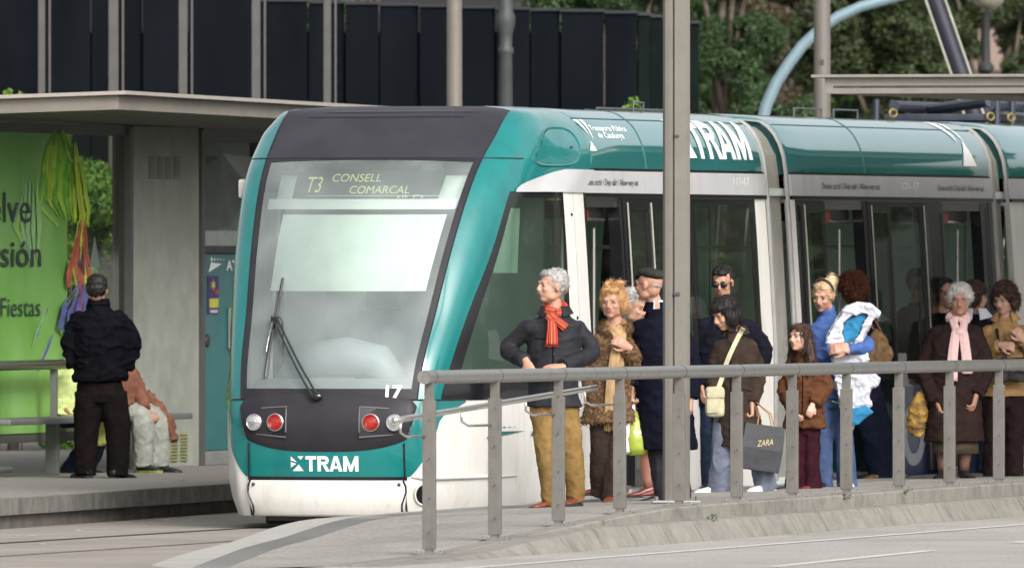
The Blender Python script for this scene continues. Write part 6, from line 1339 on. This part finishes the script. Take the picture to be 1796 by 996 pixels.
# ---------------------------------------------------------------- man with sunglasses
p = person(J_sun, 'dark-haired man with black sunglasses in a navy jacket behind the black-haired woman', sk='tan', hy=R(-14), hp=R(10), male=True, brow='black', thick=1.08, tw=R(-8))
top_(p, F_['navyj'], .66, 1.15, 1.05, 1.1, sl=(.090, .075, .060), seed=11); trousers(p, F_['djeans'], seed=12); collar(p, F_['navyj'], .080, .05, .5)
shoe(p['o'], 'shoe', J_sun['aA'], (-.3, -1), L_black, 1.05); shoe(p['o'], 'shoe', J_sun['aB'], (.3, -1), L_black, 1.05)
hair(p, 'black', short_hair(1., .97), n=400, L=.03, lift=.2); glasses(p, M['black'], M['black'], .0265, .003)
sw_ = p['V']; Xs, Ys, Zs = p['o'].location
# ---------------------------------------------------------------- black-haired woman with the paper bag
p = person(J_blk, 'black-haired woman in a brown coat with a cream shoulder bag, jeans and white sneakers', sk='olive', hy=R(-52), hp=R(24), brow='black', tw=R(-18), handA=dict(d=(0, -.2, -1), n=(-1, 0, 0), curl=.7), handB=dict(d=(0, -.2, -1), n=(1, 0, 0), curl=.9))
ct = top_(p, F_['brown'], .345, 1.0, 1.05, 1.12, sl=(.078, .066, .056), name='coat', seed=13); trousers(p, F_['jeans'], (.092, .078, .088), flare=.086, seed=14)
collar(p, F_['brown'], .078, .05, .6, flare=1.4)
shoe(p['o'], 'shoe', J_blk['aA'], (-1, -.25), L_white, 1.0, sole=L_white, sneaker=True); shoe(p['o'], 'shoe', J_blk['aB'], (-.75, -.65), L_white, 1.0, sole=L_white, sneaker=True)
hair(p, 'black', [((0, .024, .042), (.092, .104, .090)), ((0, .060, -.035), (.088, .070, .085)), ((-.070, .0, -.03), (.028, .055, .075)), ((.070, .0, -.03), (.028, .055, .075)), ((0, -.060, .070), (.066, .035, .035))], n=900, L=.07, lift=.15, wr=[(.006, 40, 12, True)])
front_line(ct, subdiv([(-.06, 1.16), (-.07, .40)], 16), F_['black'], ct, 'placket', .004); front_line(ct, subdiv([(.02, .80), (.10, .78)], 6), F_['black'], ct, 'pocket_seam', .003)
bagm = mat('canvas_cream', (.40, .38, .25), .85, var=.12, scale=20, bump=.002); V = p['V']; Xc, Yc, Zc = p['o'].location
bx0, bz0 = -.205, .78
ob_ = empty('shoulder_bag', (Xc, Yc, Zc), 0, 'cream canvas shoulder bag worn across the brown coat', 'bag')
def mapb(x, z, y0): return (x, y0, z)
fy = onf(ct, -.12, .80, .0).y - .06
b = MB(); b.box((-.185, fy - .02, .70), (.15, .10, .24), ch=.035); bo = fuse('bag_body', b, .008, bagm, ob_, 3, [(.006, 16, 16, False)])
b = MB(); b.box((-.205, fy - .075, .66), (.09, .03, .10), ch=.012); b.build('pocket', bagm, ob_, 'auto'); b = MB(); b.box((-.180, fy - .070, .765), (.135, .02, .07), ch=.008); b.build('flap', bagm, ob_, 'auto')
strap([ct], subdiv([(.035, 1.27), (-.02, 1.17), (-.09, 1.02), (-.13, .88), (-.16, .80)], 5), .018, bagm, ob_)
pb = empty('paper_bag', (Xc + V['wB'].x + .045, Yc + V['wB'].y - .02, Zc + .16), R(14), 'large black paper shopping bag with a gold word on it, held by the black-haired woman', 'bag')
b = MB(); tl = R(-8); ca, sa = math.cos(tl), math.sin(tl)
def PBp(x, y, z): return (x * ca - z * sa, y, x * sa + z * ca)
b.rings([[PBp(-.17 + .0, -.05, 0), PBp(.15, -.05, 0), PBp(.15, .05, 0), PBp(-.17, .05, 0)], [PBp(-.175, -.055, .17), PBp(.16, -.055, .17), PBp(.16, .055, .17), PBp(-.175, .055, .17)], [PBp(-.165, -.035, .36), PBp(.155, -.035, .36), PBp(.155, .035, .36), PBp(-.165, .035, .36)]])
pbo = b.build('bag_body', mat('paper_black', (.022, .023, .028), .6, var=.25, scale=12, bump=.004, bscale=20), pb, False, .004)
b = MB(); lettering(b, 'ZARA', lambda x, y: PBp(-.052 + x, -.0565, .185 + y + x * .25), .125, .048, -.004); b.build('lettering', mat('gold_print', (.62, .52, .28), .4, .3), pbo)
for s in (-1, 1):
    b = MB(); b.tube([PBp(-.07, s * .036, .355), PBp(-.065, s * .03, .44), (-.045, 0, .555), PBp(.03, s * .03, .45), PBp(.065, s * .036, .355)], .005, 6); b.build('handle', mat('cord_tan', (.35, .18, .08), .7), pb)
wb = empty('white_bag', (Xc + V['wB'].x - .05, Yc + V['wB'].y + .03, Zc + .35), 0, 'small white paper bag held next to the black paper bag', 'bag'); b = MB(); b.box((0, 0, .09), (.14, .07, .20), ch=.006); b.build('bag_body', pw_, wb)
b = MB(); b.tube([(-.03, 0, .19), (0, 0, .30), (.04, 0, .19)], .004, 5); b.build('handle', pw_, wb)
# ---------------------------------------------------------------- girl
p = person(J_girl, 'little girl with long dark hair in a rust quilted jacket and maroon trousers', sk='light', hy=R(-38), hp=R(-2), hk=.93, chub=1.08, brow='brown', lips='rosy', thick=.86, handB=dict(d=(-.3, -.5, -.9), n=(.2, -.9, .2), curl=.5, side=1, k=.85), handA=dict(k=.85))
V = p['V']; ct = top_(p, F_['rust'], .475, 1.12, 1.1, 1.18, sl=(.080, .072, .062), name='quilted_jacket', seed=15, wr=[(.012, 8, 15, True)])
trousers(p, F_['maroon'], (.095, .078, .085), flare=.09, seed=16); collar(p, F_['rust'], .08, .06, .4)
shoe(p['o'], 'shoe', J_girl['aA'], (-.8, -.5), M['black'], .85); shoe(p['o'], 'shoe', J_girl['aB'], (-.5, -.8), L_red, .85)
hair(p, 'brown', [((0, .024, .040), (.086, .098, .084)), ((0, .070, -.06), (.085, .05, .12)), (((.07, .02, .02), (.095, .02, -.08), (.12, .01, -.20), (.10, -.02, -.30)), (.03, .042, .040, .015)), (((-.07, .03, .02), (-.09, .05, -.08), (-.12, .05, -.18), (-.14, .03, -.26)), (.03, .038, .034, .012)), ((0, .07, -.16), (.11, .05, .12)), ((0, -.04, .085), (.055, .04, .026))], n=1300, L=.12, lift=.15, wr=[(.008, 40, 8, True)])
b = MB()
for i in range(7): a = i * .9; b.ell(onf(ct, J_girl['nk'][0] - .085 + .012 * math.cos(a), J_girl['nk'][2] - .065 + .012 * math.sin(a), .006), (.010, .006, .010))
b.build('flower_pin', mat('pin_red', (.62, .03, .02), .5), p['o'])
for z in (.60, .72): front_line(ct, subdiv([(-.12, z), (.12, z)], 14), fabric('rust_seam', (.06, .025, .014)), ct, 'quilting', .003, .0)
front_line(ct, subdiv([(.0, .98), (-.005, .49)], 14), F_['black'], ct, 'zip', .004)
# ---------------------------------------------------------------- blond woman
p = person(J_blond, 'blond woman in a blue roll-neck sweater carrying a white coat', sk='tan', hy=R(-22), hp=R(16), hr=R(6), brow='brown', lips='brown', tw=R(-6), handA=dict(d=(.85, -.3, -.05), n=(0, -.9, .4), curl=.5, side=-1), handB=dict(d=(-.9, -.2, .05), n=(0, -.9, .4), curl=.5, side=1))
V = p['V']; ct = top_(p, F_['blue'], .70, .95, .98, .95, sl=(.068, .058, .046), name='sweater', seed=17, wr=[(.007, 8, 12, True)]); trousers(p, F_['jeans2'], (.090, .070, .075), seed=18)
b = MB(); nk = V['nk']; b.tube([nk + Vector((0, 0, -.03)), nk + Vector((-.004, -.004, .03)), nk.lerp(V['hd'], .42)], [.085, .068, .064], 18); fuse('roll_neck', b, .008, F_['blue'], p['o'], 2, [(.004, 12, 34, True)])
shoe(p['o'], 'shoe', J_blond['aA'], (-.3, -1), L_black, .95); shoe(p['o'], 'shoe', J_blond['aB'], (.1, -1), L_white, .95, sole=L_white, sneaker=True)
hair(p, 'blond', [((0, .030, .044), (.079, .088, .078)), ((0, .062, -.005), (.068, .05, .06)), ((0, -.040, .078), (.056, .036, .022)), ((-.060, .0, .02), (.016, .04, .04)), ((.060, .0, .02), (.016, .04, .04)), ((.035, .085, .095), (.045, .045, .042)), ((.02, .10, .05), (.04, .04, .05)), (((.03, .08, .12), (.05, .08, .16)), (.02, .008))], n=700, L=.05, lift=.1, direc=lambda q, rr: (.2, 1, .3))
T = p['HT']; b = MB(); b.tube([T((.084 * math.cos(a), -.008 + .0 * a, .045 + .083 * math.sin(a))) for a in [math.pi * i / 16 for i in range(17)]], .009, 8, flat=.5, up=(0, 1, 0)); b.build('hair_band', M['black'], p['o'], True)
ribs = fabric('quilt_seam', (.45, .48, .54)); Xc, Yc, Zc = p['o'].location
co = empty('folded_coat', (Xc, Yc, Zc), 0, 'white quilted coat with bright blue lining draped over the blond woman\'s arms', 'coat')
X_ = lambda px_, py_, d=0.: Vector(((px_ - 1462) / 221., d, (853 - py_) / 221.))
def outline_pad(name, m, pts, dep, th, wr=.006, sd=0, more=(), sm=5, vox=.0075):
    b = MB()
    for q, dd, tt in ((pts, dep, th),) + tuple(more): b.prism([((x - 1462) / 221., (853 - y) / 221.) for x, y in q], lambda x, y, d: (x, d, y), dd, dd + tt)
    return fuse(name, b, vox, m, co, sm, [(wr, 7, 13, True), (wr * .35, 25, 25, True)], seed=sd)
cbod = outline_pad('coat_shell', F_['whiteq'], [(1458, 628), (1456, 606), (1512, 604), (1520, 622), (1523, 652), (1541, 664), (1536, 676), (1522, 680), (1526, 712), (1500, 722), (1494, 752), (1480, 742), (1470, 700), (1462, 660)], -.30, .17, .014, 5, sm=7)
outline_pad('coat_hood', F_['whiteq'], [(1447, 603), (1452, 582), (1466, 562), (1480, 540), (1500, 532), (1524, 534), (1541, 548), (1538, 558), (1528, 562), (1520, 578), (1508, 600), (1480, 606)], -.30, .20, .012, 6, (([(1447, 603), (1452, 582), (1466, 562), (1478, 556), (1474, 580), (1478, 606)], -.37, .1), ([(1466, 562), (1480, 540), (1500, 532), (1524, 534), (1541, 548), (1536, 558), (1516, 550), (1496, 552), (1478, 566)], -.37, .1), ([(1541, 550), (1528, 562), (1520, 578), (1508, 600), (1492, 606), (1502, 590), (1512, 568), (1520, 552)], -.36, .1)), sm=6)
outline_pad('coat_lining', F_['sky'], [(1480, 602), (1475, 580), (1482, 562), (1500, 552), (1520, 552), (1512, 572), (1498, 598)], -.325, .08, .008, 1, sm=3)
outline_pad('coat_hem_lining', F_['sky'], [(1488, 718), (1516, 711), (1529, 722), (1505, 742), (1494, 748)], -.335, .10, .006, 2, sm=3)
b = MB()
for yy in (622, 648, 676, 702):
    pts = [onf(cbod, (x - 1462) / 221., (853 - yy - 6 * math.sin((x - 1455) / 16.)) / 221., .001) for x in range(1458, 1522, 4)]; pts = [q for q in pts if q.y > -.45]; b.tube(pts, .004, 5)
b.build('quilting', ribs, co)
# ---------------------------------------------------------------- curly-haired woman behind her
p = person(J_curly, 'woman with short curly auburn hair seen from behind, dark jeans, at the tram side', sk='brown', hy=R(-150), hp=R(4), brow='brown', tw=R(40))
V = p['V']; ct = top_(p, fabric('jacket_plum', (.030, .020, .045)), .62, 1., 1., 1., seed=19); trousers(p, F_['djeans'], (.095, .085, .085), flare=.085, seed=20)
shoe(p['o'], 'shoe', J_curly['aA'], (-.6, -.8), L_tan, 1.); shoe(p['o'], 'shoe', J_curly['aB'], (.9, -.4), L_tan, 1.)
hair(p, 'auburn', [((0, .020, .040), (.105, .112, .098)), ((0, .05, -.02), (.100, .085, .075))], n=1600, L=.035, lift=1.2, direc=lambda q, rr: (rr.uniform(-1, 1), rr.uniform(-1, 1), rr.uniform(-1, 1)), wr=[(.016, 26, 26, True), (.012, 50, 50, False)], r=.003)
Xc, Yc, Zc = p['o'].location; tb = empty('leather_bag', (Xc, Yc, Zc), 0, 'tan leather shoulder bag hanging beside the curly-haired woman', 'bag'); S2 = 211.
b = MB(); P2 = lambda x, y, d=-.16: Vector(((x - 1540) / S2, d, (834 - y) / S2)); b.prism([(P2(x, y).x, P2(x, y).z) for x, y in ((1518, 632), (1520, 592), (1534, 572), (1552, 586), (1566, 616), (1560, 634))], lambda x, y, d: (x, d, y), -.22, -.10); fuse('bag_body', b, .008, L_tan, tb, 4, [(.008, 14, 14, True)])
b = MB(); b.tube([P2(1534, 578, -.16), P2(1524, 560, -.1), P2(1520, 548, -.03)], .008, 8); b.tube([P2(1548, 584, -.16), P2(1536, 560, -.1), P2(1526, 549, -.03)], .008, 8); b.build('strap', L_tan, tb)
# ---------------------------------------------------------------- woman with the pink scarf
p = person(J_pink, 'white-haired woman with long pink scarf and dark brown coat', sk='tan', hy=R(-4), hp=R(3), chub=1.12, brow='grey', lips='pale', thick=1.12, tw=0)
V = p['V']; ct = top_(p, F_['dbrown'], .30, 1.02, 1.1, 1.14, sl=(.090, .080, .066), name='coat', seed=21, shoulder=1.02)
b = MB(); b.rings([[(.012 + rx * math.cos(a), ry * math.sin(a), z) for a in [2 * math.pi * i / 24 for i in range(24)]] for z, rx, ry in ((.20, .195, .14), (.34, .19, .135))]); b.build('skirt', fabric('skirt_brown', (.07, .055, .038)), p['o'], True)
b = MB()
for a, c in ((J_pink['kA'], J_pink['aA']), (J_pink['kB'], J_pink['aB'])): a = Vector(a); c = Vector(c); b.tube([a + Vector((0, 0, .1)), a, a.lerp(c, .35), a.lerp(c, .8), c], [.062, .058, .060, .044, .040], 14)
b.build('stockings', mat('stocking_brown', (.12, .06, .045), .6), p['o'], True)
shoe(p['o'], 'shoe', J_pink['aA'], (-.3, -1), L_black, .95); shoe(p['o'], 'shoe', J_pink['aB'], (.4, -1), L_black, .95)
hair(p, 'white', [((0, .022, .046), (.090, .098, .088)), ((0, .06, 0), (.080, .06, .07)), ((-.070, .01, .025), (.026, .045, .045)), ((.070, .01, .025), (.026, .045, .045)), ((0, -.045, .088), (.062, .038, .030))], n=1200, L=.03, lift=.5, wr=[(.014, 30, 30, True)], direc=lambda q, rr: (rr.uniform(-1, 1), rr.uniform(-1, 1), rr.uniform(-1, .6)))
glasses(p, mat('frame_brown', (.10, .06, .04), .4), r=.021, w=.0016); nk = V['nk']
neckloop(p, F_['pink'], .064, .030)
kz = nk.z - .105; kx = nk.x + .004; b = MB(); b.ell(onf(ct, kx, kz, .03), (.040, .03, .034), 0, 16, 10); b.build('scarf_knot', F_['pink'], p['o'], True)
for s in (-1, 1):
    drape(p, [nk + Vector((s * .055, -.065, .01)), onf(ct, kx + s * .03, kz + .02, .025), onf(ct, kx + s * .035, kz - .03, .03), onf(ct, kx + s * .058, .98, .03), onf(ct, kx + s * .062, .80 if s < 0 else .86, .028)], [.030, .046], .014, F_['pink'], seed=4 + s)
strap([ct], subdiv([(-.03, 1.18), (-.01, .60)], 10), .003, M['black'], p['o'], 'bag_cord', .008)
buttons(p, [onf(ct, .0, z, .004) for z in (.66, .52)], M['black'], .014)
# patterned bag at her side
Xc, Yc, Zc = p['o'].location; fb = empty('patterned_bag', (Xc - .30, Yc - .02, Zc + .34), 0, 'mustard and brown patterned cloth bag hanging at the side of the pink scarf woman', 'bag')
b = MB(); b.tube([(.0, 0, -.0), (-.01, 0, .10), (.01, 0, .24), (.03, 0, .36)], [.045, .085, .075, .03], 16, flat=.7); fm = mat('flower_print', (.07, .04, .03), .8, scale=16, col2=(.40, .24, .03), detail=1); fuse('bag_body', b, .009, fm, fb, 2, [(.012, 14, 14, True)]); b = MB(); b.tube([(.03, 0, .34), (.06, 0, .5), (.05, 0, .62)], .008, 6); b.build('strap', fm, fb)
# ---------------------------------------------------------------- woman in the tan jacket
p = person(J_tan, 'woman with dark wavy hair and tan button jacket at the right edge', sk='light', hy=R(-30), hp=R(16), chub=1.05, brow='brown', lips='rosy', tw=R(-8), handA=dict(d=(.8, -.3, -.1), n=(0, -.8, .5), curl=.7, side=-1), handB=dict(d=(-.4, -.4, .6), n=(.3, -.9, .2), curl=.7, side=1))
V = p['V']; ct = top_(p, F_['tanj'], .66, 1.02, 1.05, 1.05, sl=(.080, .068, .056), seed=22); trousers(p, fabric('trousers_dark_brown', (.022, .014, .014)), (.098, .08, .082), seed=23); collar(p, F_['tanj'], .080, .055, .6, flare=1.5)
shoe(p['o'], 'shoe', J_tan['aA'], (-.3, -1), L_black, .95); shoe(p['o'], 'shoe', J_tan['aB'], (.2, -1), L_black, .95)
hair(p, 'brown', [((0, .024, .046), (.100, .104, .092)), ((-.078, .012, -.005), (.034, .055, .065)), ((.082, .018, -.015), (.040, .06, .08)), ((0, .066, -.02), (.092, .06, .08)), ((0, -.050, .088), (.060, .038, .030))], n=900, L=.05, lift=.5, wr=[(.014, 24, 24, True)])
glasses(p, mat('gold_wire'), r=.019, w=.0011) if 'gold_wire' in MATS and False else glasses(p, MATS['gold_wire'], r=.019, w=.0011)
front_line(ct, subdiv([(.0, 1.22), (.0, .68)], 14), fabric('tan_seam', (.20, .12, .05)), ct, 'placket', .003); buttons(p, [onf(ct, .012, z, .004) for z in (1.14, 1.02, .90, .78)], fabric('tan_button', (.22, .12, .05)), .010)
strap([ct], subdiv([(-.06, 1.22), (-.035, 1.04)], 6), .012, M['black'], p['o'], 'bag_strap', .008)
Xc, Yc, Zc = p['o'].location; hbg = empty('handbag', (Xc + .09, Yc - .25, Zc + .78), 0, 'black leather handbag held before the tan jacket', 'bag'); b = MB(); b.box((0, 0, .10), (.34, .10, .20), ch=.03); fuse('bag_body', b, .009, L_black, hbg, 2, [(.006, 12, 12, True)]); b = MB(); b.tube([(-.08, 0, .19), (-.06, .02, .28), (.06, .02, .28), (.08, 0, .19)], .008, 6); b.build('handle', L_black, hbg)
# ---------------------------------------------------------------- two half hidden behind them
p = person(J_bA, 'dark-haired person in black mostly hidden behind the pink scarf woman', sk='tan', hy=R(25), brow='black', tw=R(20)); top_(p, F_['black'], .62, seed=24); trousers(p, F_['djeans'], seed=25)
hair(p, 'black', short_hair(1.1, 1.1) + [((0, .03, .03), (.09, .10, .09))] if False else [((0, .034, .046), (.094, .10, .092)), ((-.06, .03, -.02), (.035, .05, .07)), ((.06, .03, -.02), (.035, .05, .07))], n=500, L=.05, lift=.5)
shoe(p['o'], 'shoe', J_bA['aA'], (-.3, -1), L_black); shoe(p['o'], 'shoe', J_bA['aB'], (.2, -1), L_black)
p = person(J_bB, 'person with a white collar, back turned, between the two women at the right', sk='tan', hy=R(140), brow='grey', tw=R(140) * 0, thick=1.05); top_(p, F_['navyj'], .62, 1.05, seed=26); trousers(p, F_['djeans'], seed=27)
collar(p, mat('shirt_white'), .075, .06, .2, 'shirt_collar', 1.5) if False else collar(p, MATS['shirt_white'], .082, .065, .25, 'shirt_collar', 1.7, -.01)
hair(p, 'grey' if False else 'brown', [((0, .030, .046), (.090, .10, .090)), ((0, .06, -.02), (.084, .06, .07))], n=700, L=.04, lift=.4)
shoe(p['o'], 'shoe', J_bB['aA'], (-.3, -1), L_black); shoe(p['o'], 'shoe', J_bB['aB'], (.2, -1), L_black)
p = person(J_inside, 'passenger standing inside the second tram car behind the glass', sk='tan', hy=R(15), brow='black', male=True); top_(p, F_['black'], .62, seed=28); trousers(p, F_['djeans'], seed=29); hair(p, 'black', short_hair(), n=300, L=.03, lift=.2)
shoe(p['o'], 'shoe', J_inside['aA'], (-.3, -1), L_black); shoe(p['o'], 'shoe', J_inside['aB'], (.2, -1), L_black)
# ---------------------------------------------------------------- far platform: standing man and the two on the bench
p = person(J_left, 'heavy-set man seen from behind in a black jacket and dark trousers on the far platform', sk='tan', hy=R(172), hp=R(6), male=True, brow='black', thick=1.14, tw=math.pi, handA=dict(d=(.4, -.3, -.8), curl=.8), handB=dict(d=(-.4, -.3, -.8), curl=.8))
top_(p, fabric('jacket_black', (.0045, .0045, .007), var=.3), .79, 1.10, 1.12, 1.0, sl=(.098, .082, .068), seed=30, shoulder=1.02, wr=[(.014, 7, 12, True)]); trousers(p, fabric('trousers_black_brown', (.009, .007, .007)), (.108, .09, .085), flare=.080, seed=31, hip=1.0); collar(p, MATS['jacket_black'], .082, .05, .3)
shoe(p['o'], 'shoe', J_left['aA'], (-.5, .8), L_black, 1.05); shoe(p['o'], 'shoe', J_left['aB'], (.6, .7), L_black, 1.05)
hair(p, 'black', short_hair(1.05, .95), n=400, L=.02, lift=.15)
p = person(J_lseat, 'seated person in a lime and white jacket mostly hidden behind the standing man', sk='tan', hy=R(60), brow='brown', tw=R(40)); top_(p, F_['lime'], .43, 1.15, 1.15, 1.1, sl=(.088, .075, .062), seed=32); trousers(p, F_['djeans'], seed=33); hair(p, 'brown', short_hair(1.1, 1.1), n=300)
shoe(p['o'], 'shoe', J_lseat['aA'], (-.8, -.6), L_black); shoe(p['o'], 'shoe', J_lseat['aB'], (.7, -.7), M['black'])
Xc, Yc, Zc = p['o'].location; yb = empty('yellow_bag', (Xc + .20, Yc - .42, Zc + .32), 0, 'pale yellow plastic bag on the lap of the seated person at the left', 'bag'); sack(yb, 'bag_body', mat('bag_yellow', (.55, .55, .16), .5, var=.15), [(-.10, .06, .05, 0), (.0, .13, .08, 0), (.15, .12, .08, 0), (.30, .06, .05, 0)], seed=4)
p = person(J_rseat, 'seated person in a rusty jacket and cream trousers behind the standing man', sk='tan', hy=R(60), brow='brown', tw=R(50), handB=dict(d=(.8, -.3, -.4), n=(.2, -.5, .8), curl=.5)); top_(p, F_['rusty'], .45, 1.05, 1.05, 1.0, sl=(.080, .07, .06), seed=34); trousers(p, F_['cream'], (.105, .098, .085), flare=.086, seed=35, end=.03); hair(p, 'brown', short_hair(1.1, 1.1), n=300)
shoe(p['o'], 'shoe', J_rseat['aA'], (.7, -.7), M['black'], 1.08, sole=mat('sole_lime', (.25, .30, .06), .6)); shoe(p['o'], 'shoe', J_rseat['aB'], (.9, -.4), M['black'], 1.08)
Xc, Yc, Zc = p['o'].location; rc = empty('draped_coat', (Xc + .08, Yc + .1, Zc + .22), 0, 'rust coloured coat hanging over the end of the bench against the concrete wall', 'coat'); b = MB(); b.tube([(-.06, 0, .44), (.03, 0, .34), (.12, 0, .2), (.17, 0, .03)], [.06, .085, .10, .09], 16, flat=.6); fuse('cloth', b, .010, F_['rusty'], rc, 3, [(.016, 9, 12, True)])
# platform and ground details are finished above
